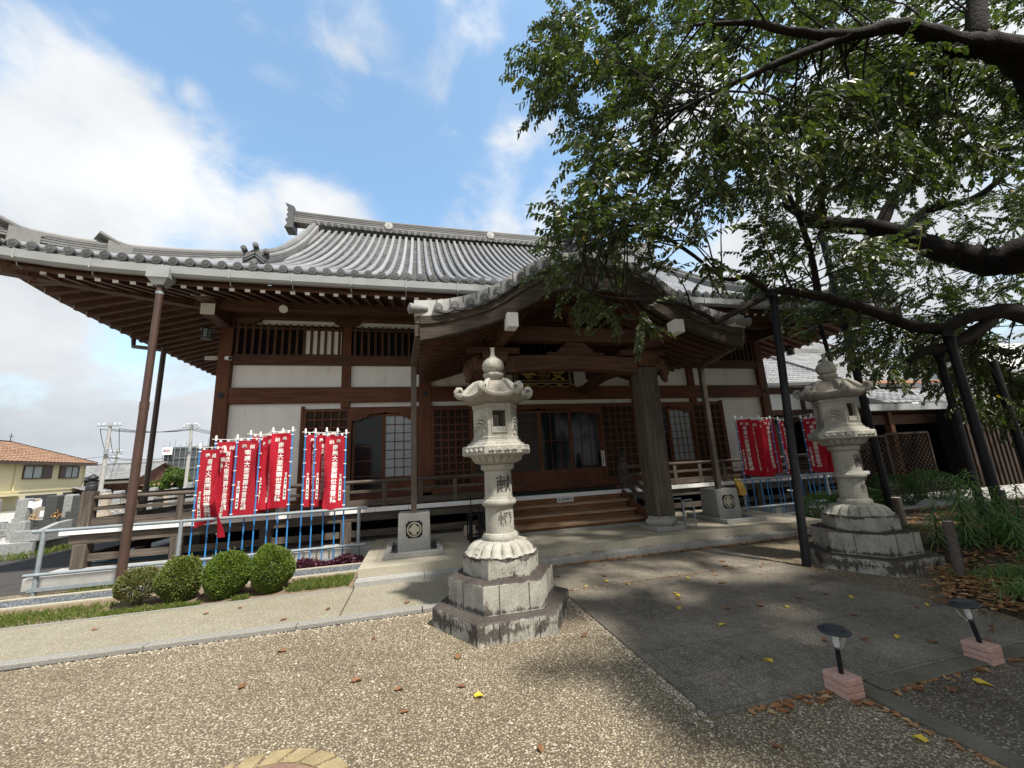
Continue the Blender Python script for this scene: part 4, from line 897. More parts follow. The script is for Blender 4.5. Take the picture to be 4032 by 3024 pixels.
rb = P('rainbow_beam', MB().extrude_y(bm_, 6.97, 7.23), 'dark_wood_x', bevel=0.012)
sc = MB()
for s, xa in ((1, x0), (-1, x1)):
    pts = []
    for i in range(26):
        t = i/25*2.6*math.pi; r = 0.03+0.075*(1-i/25); pts.append((xa+s*(0.30+r*math.cos(t)), 6.965, 3.45+r*math.sin(t)))
    sc.tube(pts, 0.012, 6); sc.tube([(xa+s*(0.38+0.1*i), 6.965, 3.46+0.05*math.sin(i*1.1)) for i in range(9)], [0.014-0.0012*i for i in range(9)], 6)
P('scroll_carving', sc, 'dark_wood_x', rb)
P('porch_beam', MB().box(x0-0.3, x1+0.3, 6.98, 7.22, 3.93, 4.22), 'dark_wood_x', bevel=0.015)
P('frog_strut', MB().extrude_y([(PC-0.62, 3.66), (PC-0.58, 3.72), (PC-0.42, 3.70), (PC-0.30, 3.82), (PC-0.16, 3.92), (PC+0.16, 3.92), (PC+0.30, 3.82), (PC+0.42, 3.70), (PC+0.58, 3.72), (PC+0.62, 3.66), (PC+0.40, 3.655), (PC-0.40, 3.655)], 7.03, 7.17), 'dark_wood_x')
P('king_strut', MB().lathe([(0.07, 4.22), (0.13, 4.30), (0.14, 4.42), (0.10, 4.52), (0.12, 4.58)], 12, (PC, 7.1, 0)).box(PC-0.22, PC+0.22, 7.0, 7.2, 4.58, 4.68), 'dark_wood_z', smooth=40)
for x, y in cols:   # tie beams from the columns back to the hall, curved like a shrimp
    P('shrimp_beam', MB().strip_y([(0, 0), (1, 0)], [(0, -1), (1, -1)], 0, 0.001) if False else MB().tube([(x, y+0.1, 3.44), (x, y+0.9, 3.62), (x, y+1.9, 3.66), (x, YF-0.1, 3.52)], [0.14, 0.15, 0.15, 0.13], 10), 'dark_wood_y', smooth=60)
for s in (-1, 1):
    x = PC+s*3.08
    gq = P('gutter', MB().bar((x, PY0+0.05, 3.89), (x, PY1-0.5, 3.89), 0.11, 0.09), 'bronze_pipe')
    xp = -0.06 if s < 0 else 6.28
    P('downpipe', MB().bar((x, 6.08, 3.84), (x, 6.12, 3.66), 0.10, 0.10).bar((x, 6.12, 3.68), (xp, 7.42, 3.54), 0.095, 0.095).bar((xp, 7.42, 3.58), (xp, 7.42, 0.84), 0.10, 0.10, (0, 1, 0)), 'bronze_pipe')
# ================================================================== THINGS ROUND THE TEMPLE
def on_plane(chars, origin, ux, uy, size, adv, mat, name, parent, depth=0.004, offset=0.012, vertical=True):
    """characters laid on a flat plane (ux right, uy up); vertical runs downward"""
    ux, uy, o = Vector(ux), Vector(uy), Vector(origin); nn = ux.cross(uy); m = MB()
    for i, ch in enumerate(chars):
        if ch == ' ': continue
        v, f = glyph(ch, 0.004, offset); c = o+(-uy*adv*i if vertical else ux*adv*i)
        m.add([c+ux*(x*size)+uy*(y*size)+nn*(z*depth) for x, y, z in v], f)
    return m.build(name, mat, parent)
# name board under the porch
nb = thing('name_board', 'black and gold temple name board hanging under the porch beam', 'sign', (3.32, 9.85, 3.6))
X0, X1, ya = 2.45, 4.20, 9.86
m = MB().box(X0+0.1, X1-0.1, ya, ya+0.05, 3.70, 4.42); m.build('panel', 'lacquer', nb)
fr_ = MB()
for a, b, c, d in ((X0, X1, 3.60, 3.66), (X0, X1, 4.46, 4.52), (X0, X0+0.06, 3.66, 4.46), (X1-0.06, X1, 3.66, 4.46)): fr_.box(a, b, ya-0.03, ya+0.05, c, d)
fr_.build('frame', 'lacquer', nb, bevel=0.006)
gm = MB()
for a, b, c, d in ((X0+0.13, X1-0.13, 3.735, 3.75), (X0+0.13, X1-0.13, 4.39, 4.405), (X0+0.13, X0+0.145, 3.75, 4.39), (X1-0.145, X1-0.13, 3.75, 4.39), (X0-0.01, X0+0.012, 3.60, 4.52), (X1-0.012, X1+0.01, 3.60, 4.52)): gm.box(a, b, ya-0.034, ya-0.004, c, d)
for i in range(5):
    xa = X0+0.15+i*0.36; gm.tube([(xa+0.36*t/6, ya-0.035, 3.60+0.035*math.sin(math.pi*t/6*2)) for t in range(7)], 0.012, 6)
gm.lathe([(0.03, 0), (0.06, 0.05), (0.03, 0.1)], 8, (X0+0.42, ya-0.02, 3.58)).lathe([(0.03, 0), (0.06, 0.05), (0.03, 0.1)], 8, (X1-0.42, ya-0.02, 3.58)); gm.build('gold_trim', 'gold_leaf', nb)
on_plane('寺養安', (2.93, ya-0.012, 3.96), (1, 0, 0), (0, 0, 1), 0.40, 0.41, 'gold_leaf', 'lettering', nb, 0.012, 0.015, False)
on_plane('佛光山', (2.66, ya-0.004, 4.2), (1, 0, 0), (0, 0, 1), 0.07, 0.12, 'gold_leaf', 'small_lettering', nb, 0.005, 0.01)
# notices
s = thing('stair_notice', 'white notice with black brush writing fixed under the veranda edge at the stair top', 'sign', (3.29, 8.79, 0.66))
B(3.09, 3.49, 8.785, 8.797, 0.655, 0.805).build('board', 'paper', s); on_plane('土足お断り', (3.15, 8.782, 0.735), (1, 0, 0), (0, 0, 1), 0.062, 0.07, 'ink', 'lettering', s, 0.002, 0.01, False)
def paper(label, x0, x1, z0, z1, mat, y=YF-0.05, lines=6, ink='ink'):
    s = thing('paper_notice', label, 'notice', ((x0+x1)/2, y, z0)); B(x0, x1, y-0.004, y, z0, z1).build('sheet', mat, s)
    m = MB(); r = random.Random(int(x0*100)); k = max(2, int((x1-x0)/0.035))
    for i in range(k): x = x0+0.015+(x1-x0-0.03)*i/(k-1); zz = z1-0.03; m.box(x-0.004, x+0.004, y-0.006, y-0.004, z0+0.03+r.random()*0.08, zz)
    m.build('writing', ink, s)
paper('square pale yellow notice stuck on the left half of the main glass doors', 2.11, 2.34, 1.66, 1.98, 'paper_yellow')
paper('tall white paper strip stuck beside the middle door post', 2.50, 2.68, 1.68, 2.22, 'paper')
s = thing('paper_notice', 'small blue sticker high on the main glass doors', 'notice', (2.22, YF-0.05, 2.1)); B(2.17, 2.27, YF-0.054, YF-0.05, 2.10, 2.18).build('sheet', 'window_glass', s)
s = thing('name_strip', 'narrow white vertical name strip on the frame right of the main doors', 'sign', (5.02, YF-0.06, 1.4)); B(4.975, 5.065, YF-0.075, YF-0.065, 1.40, 1.82).build('board', 'paper', s)
on_plane('本堂拝観受付', (5.02, YF-0.077, 1.77), (1, 0, 0), (0, 0, 1), 0.05, 0.064, 'ink', 'lettering', s, 0.002, 0.012)
# eave lanterns, lamp, cameras
def eave_lantern(label, x, y, z, drop):
    t = thing('hanging_lantern', label, 'lantern', (x, y, z), 'iron lanterns hanging under the temple eaves')
    m = MB().tube([(x, y, z+0.26), (x, y, z+0.26+drop)], 0.008, 6).lathe([(0.15, 0.20), (0.13, 0.225), (0.04, 0.26), (0.02, 0.29)], 6, (x, y, z)).lathe([(0.11, -0.03), (0.12, 0.0)], 6, (x, y, z))
    for k in range(6): a = k*math.pi/3; m.tube([(x+0.10*math.cos(a), y+0.10*math.sin(a), z), (x+0.10*math.cos(a), y+0.10*math.sin(a), z+0.2)], 0.011, 6)
    for h in (0.07, 0.14):
        m.tube([(x+0.098*math.cos(k*math.pi/3), y+0.098*math.sin(k*math.pi/3), z+h) for k in range(7)], 0.007, 5)
    m.build('frame', 'verdigris', t); MB().lathe([(0.085, 0.0), (0.085, 0.2)], 6, (x, y, z)).build('shade', 'window_glass', t)
eave_lantern('small black iron lantern with white panes hanging under the left eave', -4.72, 10.0, 4.80, 0.62)
eave_lantern('small black iron lantern hanging under the right eave behind the black prop', 11.55, 9.6, 4.55, 0.85)
t = thing('spotlight', 'round white spotlight under the front eave above the slatted window', 'lamp', (-2.9, 9.35, 5.3))
MB().tube([(-2.95, 9.38, 5.34), (-2.92, 9.25, 5.28), (-2.91, 9.20, 5.26)], [0.04, 0.085, 0.09], 14).build('lamp_head', 'white_plastic', t, smooth=40); MB().tube([(-2.95, 9.40, 5.33), (-2.95, 9.42, 5.45)], 0.015, 6).build('arm', 'black_metal', t)
def camera_box(label, x, y, z, dx):
    t = thing('security_camera', label, 'camera', (x, y, z)); MB().bar((x, y, z), (x+dx*0.20, y-0.16, z-0.05), 0.085, 0.085).build('body', 'white_plastic', t, bevel=0.01)
    MB().disc((x+dx*0.20, y-0.163, z-0.05), (dx*0.8, -0.6, -0.2), 0.034, 0.012, 14).build('lens', 'black_metal', t); MB().tube([(x, y+0.02, z), (x-dx*0.03, y+0.10, z+0.02)], 0.016, 8).build('bracket', 'white_plastic', t)
camera_box('white security camera on the front of the left corner post', -4.33, YF-0.12, 4.36, 0.7)
camera_box('white security camera on the left side of the corner post', -4.62, YF+0.1, 4.42, -0.9)

# rain basins: granite block with the flower crest, standing in a shallow granite tray
def crest_block(label, tray_label, x0, x1, y0, y1):
    b = thing('granite_block', label, 'stone block', ((x0+x1)/2, (y0+y1)/2, 0.21), 'granite downpipe blocks')
    MB().frustum(x0, x1, y0, y1, 0.21, x0+0.01, x1-0.01, y0+0.03, y1-0.01, 0.84).build('block', 'granite', b, bevel=0.01)
    cx, cz = (x0+x1)/2, 0.575; y = y0+0.013
    s = 0.138; p = [(-s, -s+0.03), (-s+0.03, -s+0.03), (-s+0.03, -s), (s-0.03, -s), (s-0.03, -s+0.03), (s, -s+0.03), (s, s-0.03), (s-0.03, s-0.03), (s-0.03, s), (-s+0.03, s), (-s+0.03, s-0.03), (-s, s-0.03)]
    pl_ = MB().extrude_y([(cx+a, cz+c) for a, c in p], y-0.004, y+0.03).build('crest_panel', 'ink', b)
    m = MB(); N = 40
    for i in range(N):
        a0, a1 = 2*math.pi*i/N, 2*math.pi*(i+1)/N; ro, ri = 0.122, 0.102
        m.add([(cx+r*math.cos(a), yy, cz+r*math.sin(a)) for yy in (y-0.010, y-0.002) for a in (a0, a1) for r in (ri, ro)], [(0, 1, 3, 2), (4, 6, 7, 5), (1, 5, 7, 3), (0, 2, 6, 4)])
    for k in range(4):
        a = k*math.pi/2+0.0; c0 = (cx+0.047*math.cos(a), y-0.004, cz+0.047*math.sin(a)); pts = []
        lob = [(0.040*(1+0.16*abs(math.sin(1.5*q)))*math.cos(q), 0.040*(1+0.16*abs(math.sin(1.5*q)))*math.sin(q)) for q in [2*math.pi*i/18 for i in range(18)]]
        m.extrude_y([(c0[0]+u, c0[2]+w) for u, w in lob], y-0.009-0.001*k, y-0.002)
    m.extrude_y([(cx+0.02*math.cos(q), cz+0.02*math.sin(q)) for q in [2*math.pi*i/6 for i in range(6)]], y-0.015, y-0.002)
    m.build('crest', 'granite_pale', pl_, label) if False else m.build('crest', 'granite_pale', pl_)
    t = thing('rain_tray', tray_label, 'basin', ((x0+x1)/2, y0+0.3, 0.21), 'granite trays under the downpipe blocks')
    a, c, d, e = x0-0.19, x1+0.19, y0-0.42, y0+0.82
    m = MB().box(a, c, d, d+0.09, 0.211, 0.29).box(a, a+0.09, d+0.091, e-0.091, 0.211, 0.29).box(c-0.09, c, d+0.091, e-0.091, 0.211, 0.29).box(a, c, e-0.09, e, 0.211, 0.29)
    m.build('rim', 'granite', t, bevel=0.008); B(a+0.091, c-0.091, d+0.091, e-0.091, 0.211, 0.216).build('pebble_bed', 'blue_gravel', t)
crest_block('square granite block with a carved flower crest left of the stone lantern', 'shallow granite tray round the left crest block', -0.33, 0.22, 7.30, 7.82)
crest_block('square granite block with a carved flower crest beside the right stair column', 'shallow granite tray round the right crest block', 6.10, 6.66, 7.30, 7.82)
# umbrella stand, umbrellas, metal frame
t = thing('umbrella_stand', 'dark metal umbrella stand at the left foot of the stair', 'umbrella stand', (1.08, 7.78, 0.21))
m = MB(); ux0, ux1, uy0, uy1 = 0.94, 1.22, 7.62, 7.94
for x in (ux0, ux1):
    for y in (uy0, uy1): m.box(x-0.012, x+0.012, y-0.012, y+0.012, 0.21, 0.70)
for z in (0.30, 0.69):
    for a in (ux0, ux1): m.box(a-0.01, a+0.01, uy0, uy1, z-0.01, z+0.01)
    for a in (uy0, uy1): m.box(ux0, ux1, a-0.01, a+0.01, z-0.01, z+0.01)
m.box((ux0+ux1)/2-0.01, (ux0+ux1)/2+0.01, uy0, uy1, 0.68, 0.70).box(ux0, ux1, 7.77, 7.79, 0.68, 0.70); m.build('frame', 'black_metal', t)
B(ux0, ux1, uy0, uy1, 0.215, 0.235).build('drip_pan', 'black_metal', t)
def umbrella(label, x, y, h, mat='umbrella_black'):
    t = thing('umbrella', label, 'umbrella', (x, y, 0.24)); MB().lathe([(0.006, 0), (0.02, 0.1), (0.032, h*0.55), (0.025, h*0.72), (0.008, h*0.74)], 8, (x, y, 0.24), lambda a, i, z: 1+0.25*math.sin(4*a)).build('canopy', mat, t)
    MB().tube([(x, y, 0.24+h*0.73), (x, y, 0.24+h*0.93), (x-0.015, y, 0.24+h*0.99), (x-0.045, y, 0.24+h), (x-0.06, y, 0.24+h*0.97)], 0.009, 6).build('handle', 'ink', t)
umbrella('closed black umbrella standing tall at the front left of the stand', 0.98, 7.68, 0.80); umbrella('short closed black umbrella in the middle of the stand', 1.14, 7.74, 0.60)
t = thing('stone_weight', 'small grey stone block leaning behind the umbrella stand', 'stone block', (0.98, 8.35, 0.21)); MB().frustum(0.9, 1.16, 8.28, 8.42, 0.21, 0.92, 1.14, 8.30, 8.41, 0.42).build('block', 'grave_tan', t, bevel=0.02)
t = thing('walker_frame', 'bent grey metal tube frame standing right of the stair column', 'handrail', (5.17, 7.16, 0.21))
m = MB()
for dy in (0, 0.34): m.tube([(5.05, 7.0+dy, 0.21), (5.05, 7.0+dy, 0.66), (5.08, 7.0+dy, 0.72), (5.25, 7.0+dy, 0.72), (5.28, 7.0+dy, 0.66), (5.28, 7.0+dy, 0.21)], 0.015, 8)
m.tube([(5.05, 7.0, 0.5), (5.05, 7.34, 0.5)], 0.01, 6).tube([(5.28, 7.0, 0.5), (5.28, 7.34, 0.5)], 0.01, 6).tube([(5.05, 7.0, 0.28), (5.28, 7.0, 0.28)], 0.01, 6); m.build('frame', 'galvanised', t)
t = thing('shoe_rack', 'dark wire shoe rack in the shade right of the stair', 'rack', (5.25, 8.45, 0.21)); m = MB()
for z in (0.33, 0.52, 0.70): m.box(4.86, 5.75, 8.3, 8.6, z, z+0.012)
for x in (4.87, 5.74):
    for y in (8.31, 8.59): m.box(x-0.012, x+0.012, y-0.012, y+0.012, 0.21, 0.72)
m.build('frame', 'black_metal', t)

# pipe barriers
def barrier(label, xa, xb, post_xs, y=8.02, ext=0.12):
    t = thing('pipe_barrier', label, 'railing', ((xa+xb)/2, y, 0))
    MB().tube([(xa-ext, y, 0.935), (xb+ext, y, 0.935)], 0.026, 10).build('top_rail', 'galvanised', t, smooth=40)
    MB().tube([(xa-ext, y-0.03, 0.30), (xb+ext, y-0.03, 0.30)], 0.026, 10).build('middle_rail', 'galvanised', t, smooth=40)
    MB().bar((xa-0.05, y-0.02, 0.085), (xb+0.05, y-0.02, 0.085), 0.03, 0.05).build('bottom_rail', 'galvanised', t)
    for x in post_xs: MB().tube([(x, y, -0.02), (x, y, 0.95)], 0.03, 10).build('post', 'galvanised', t, smooth=40)
barrier('grey pipe barrier on the left carrying red banners behind the round bushes', -5.72, -1.03, [-5.70, -3.86, -1.05])
barrier('grey pipe barrier on the right with blue poles behind the right stone lantern', 7.45, 10.5, [7.46, 9.98, 10.5])

# votive banners
CHARS = '南無大悲聖観世音菩薩'
def banner(label, px, yaw_deg, side=1, ztop=2.42, y=8.14, w=0.34, h=1.33, sway=0.0, wave=0.035, curl=0.0, tail=0.0, group='', ph=0.0, yoff=0.0):
    """blue pole, white cross bar, red cloth hung from it; side = which way the cloth leaves the pole"""
    y += yoff
    rb_ = random.Random(int(px*997)); wave *= rb_.uniform(0.7, 1.7); sway += rb_.uniform(-0.22, 0.22); fr = rb_.uniform(3.2, 6.5); t = thing('votive_banner', label, 'banner', (px, y, 0.0), group); zt = ztop-0.05
    MB().tube([(px, y, 0.03), (px, y, ztop)], 0.0125, 8).build('pole', 'blue_paint', t, smooth=40)
    th = R_(yaw_deg)
    def place(a, b, off=0.0):   # a along the width, b down the length
        f = b/h; ang = th+sway*f*f+curl*max(0.0, f-0.72)*3.2
        k = 1-tail*max(0, f-0.25)*0.9; a2 = a*k
        nx, ny = side*math.cos(ang), math.sin(ang); wv = wave*math.sin(5.2*a/w+fr*f+ph)*(a/w)+0.014*math.sin(7*f+ph)*(a/w)+off
        lift_ = curl*0.10*max(0, f-0.8)*4*a/w
        return (px+nx*(a2+0.02)-ny*side*wv, y+ny*(a2+0.02)+nx*side*wv, zt-0.03-b+lift_)
    cm = MB().grid(lambda i, j: place(w*i, h*j), 12, 34); c = cm.build('cloth', 'red_cloth', t, smooth=180)
    e = (px+side*math.cos(th)*(w+0.08), y+math.sin(th)*(w+0.08), ztop-0.055)
    bb = MB().tube([(px-side*math.cos(th)*0.06, y-math.sin(th)*0.06, ztop-0.03), e], 0.005, 6); bb.build('cross_bar', 'white_plastic', t)
    MB().lathe([(0.018, -0.06), (0.02, 0.0), (0.012, 0.03), (0.002, 0.04)], 8, (px, y, ztop)).build('finial', 'white_plastic', t)
    tb = MB()
    for a in (0.05, w*0.5, w-0.04):
        q0 = Vector(place(a-0.018, 0.0)); q1 = Vector(place(a+0.018, 0.0)); q2 = Vector((q1.x, q1.y, ztop-0.035)); q3 = Vector((q0.x, q0.y, ztop-0.035)); nn = Vector((-math.sin(th), side*math.cos(th), 0))*0.003
        tb.add([q0-nn, q1-nn, q2-nn, q3-nn, q0+nn, q1+nn, q2+nn, q3+nn], [(0, 1, 2, 3), (7, 6, 5, 4), (0, 4, 5, 1), (2, 6, 7, 3), (1, 5, 6, 2), (3, 7, 4, 0)])
    for k in range(6):
        b = 0.03+k*(h-0.08)/5; q = Vector(place(0.0, b)); tb.bar((px-side*0.016, y-0.0, q.z), (px+side*0.028, y+math.sin(th)*0.025, q.z), 0.030, 0.017)
    tb.build('loops', 'white_plastic', t)
    # writing reads correctly seen from the cloth's face (pole on the right), mirrored from its back
    lm = MB()
    def put(ch, a, b, size, off=0.010):
        v, f = glyph(ch, 0.004, off)
        lm.add([place(a-x*size, b-yy*size, zz*0.0035) for x, yy, zz in v], f)
    put('奉', w*0.33, 0.105, 0.082); put('納', w*0.70, 0.112, 0.080)
    for i, ch in enumerate(CHARS): put(ch, w*0.50, 0.215+i*0.1055, 0.097, 0.018)
    put('施', w*0.17, 0.735, 0.040); put('主', w*0.17, 0.78, 0.038); lm.build('lettering', 'white_plastic', c)
    lb = MB().grid(lambda i, j: place(w*(0.11+0.12*i), 0.81+0.38*j, -0.0042), 3, 12); lb2 = MB().grid(lambda i, j: place(w*(0.11+0.12*i), 0.81+0.38*j, 0.0042), 3, 12); lb.add(lb2.v, lb2.f)
    pl_ = lb.build('name_patch', 'paper', c)
    wm = MB(); rr = random.Random(int(px*1000))
    for i in range(6):
        b = 0.835+i*0.055+rr.random()*0.012
        for sgn in (-1, 1):
            wm.grid(lambda u, v, s=sgn: place(w*(0.135+0.07*u), b+0.034*v, 0.0052*s), 2, 3) if i not in (2,) else None
    wm.build('writing', 'ink', pl_)
GL = 'red votive banners tied along the left pipe barrier'; GR = 'red votive banners tied along the right pipe barrier'
PX = [-3.74+0.186*i for i in range(14)]
L_ = ['leftmost red banner with its hem curling round the pole to the left', 'second red banner from the left, taller than the leftmost and behind it', 'narrow twisted red banner with a pointed tail hanging below the rail',
      'broad red banner with mirrored writing just right of the twisted one', 'red banner half hidden behind the broad mirrored one, name patch showing', 'thin edge-on red banner in the middle of the left barrier',
      'dark folded red banner seen edge-on behind the white wall gap', 'readable red banner left of the pair in front of the white wall', 'readable red banner at the right end of the middle cluster',
      'mirrored red banner at the left of the right hand cluster on the left barrier', 'narrow mirrored red banner overlapping its left neighbour in the right hand cluster', 'edge-on red banner almost hidden behind the rightmost readable one',
      'dark red banner tucked behind the rightmost readable banner', 'rightmost readable red banner on the left barrier, hem lifted at the corner']
CF = [dict(yaw_deg=-8, side=1, ztop=2.20, curl=1.1, wave=0.03, yoff=-0.03), dict(yaw_deg=12, side=1, ztop=2.34, yoff=0.08), dict(yaw_deg=-78, side=1, ztop=2.12, w=0.30, h=1.42, sway=0.55, wave=0.06, tail=0.65, yoff=0.02), dict(yaw_deg=-6, side=1, ztop=2.34, sway=-0.12),
      dict(yaw_deg=30, side=1, ztop=2.42, yoff=0.07), dict(yaw_deg=74, side=1, ztop=2.38), dict(yaw_deg=66, side=1, ztop=2.46, yoff=0.06), dict(yaw_deg=20, side=-1, ztop=2.43), dict(yaw_deg=6, side=-1, ztop=2.45, yoff=-0.075),
      dict(yaw_deg=30, side=1, ztop=2.42, yoff=0.05), dict(yaw_deg=46, side=1, ztop=2.41), dict(yaw_deg=70, side=1, ztop=2.43, yoff=0.05), dict(yaw_deg=38, side=-1, ztop=2.42, yoff=0.10), dict(yaw_deg=4, side=-1, ztop=2.37, curl=-0.25, yoff=-0.075)]
for i, (lb, cf) in enumerate(zip(L_, CF)): banner(lb, PX[i], group=GL, ph=i*1.3, **cf)
RX = [7.66, 7.87, 8.06, 8.43, 8.72, 8.96, 9.33, 9.70, 9.88, 10.06, 10.29, 10.78]
RL = ['edge-on red banner at the far left end of the right barrier', 'second thin edge-on red banner at the left end of the right barrier', 'broad mirrored red banner right of the bronze downpipe on the right barrier', 'red banner half behind the broad mirrored one on the right barrier', 'narrow red banner with a white patch at its hem, in the right barrier cluster',
      'mirrored red banner just left of the black prop on the right barrier', 'edge-on red banner hidden by the black prop', 'thin red banner just right of the black prop', 'thin red banner second right of the black prop', 'thin red banner third right of the black prop', 'red banner beside the left flank of the right stone lantern', 'red banner peeking out right of the right lantern shaft']
RC = [dict(yaw_deg=-66, side=1), dict(yaw_deg=-64, side=1), dict(yaw_deg=-4, side=1, yoff=-0.04), dict(yaw_deg=-14, side=1, yoff=0.05), dict(yaw_deg=50, side=1, tail=0.3), dict(yaw_deg=4, side=1), dict(yaw_deg=70, side=1), dict(yaw_deg=-58, side=1), dict(yaw_deg=-52, side=1), dict(yaw_deg=-58, side=1), dict(yaw_deg=2, side=1), dict(yaw_deg=20, side=1)]
for i, (lb, cf) in enumerate(zip(RL, RC)): banner(lb, RX[i], group=GR, ph=i*0.9+0.4, ztop=2.44-0.03*(i % 3), **cf)
t = thing('blue_poles', 'row of slim blue poles tied behind the right pipe barrier', 'poles', (8.9, 8.09, 0)) if False else None
GP = 'bare blue banner poles tied to the right barrier'
for i, x in enumerate([8.25, 8.58, 9.14, 9.52]):
    t = thing('blue_pole', 'bare blue pole without a banner tied to the right pipe barrier', 'pole', (x, 8.11, 0), GP); MB().tube([(x, 8.11, 0.03), (x, 8.11, 1.0)], 0.0125, 8).build('pole', 'blue_paint', t, smooth=40)
t = thing('yellow_cloth', 'dull yellow cloth draped over the left end of the right barrier', 'cloth', (7.38, 8.0, 0.9))
MB().grid(lambda a, b: (7.28+0.19*a+0.02*math.sin(9*b), 8.02+0.045*math.sin(math.pi*(b-0.5)*0.9)*1.2-0.02*math.sin(14*a)*abs(b-0.5), 0.968-0.46*abs(b-0.5)*1.6+0.012*math.sin(11*a)), 10, 20).build('fabric', 'yellow_cloth', t, smooth=180)
# spare blue rods stored under the veranda
GS = 'spare poles stored under the veranda'
for i in range(7):
    y = 9.2+0.07*i; z = 0.22+0.035*(i % 2); t = thing('spare_pole', 'dull blue pole lying with others under the left veranda', 'pole', (-5.0, y, z), GS); MB().tube([(-5.9+0.15*i, y, z), (-3.0+0.2*(i % 3), y+0.05, z+0.02)], 0.016, 6).build('pole', 'green_rod', t)
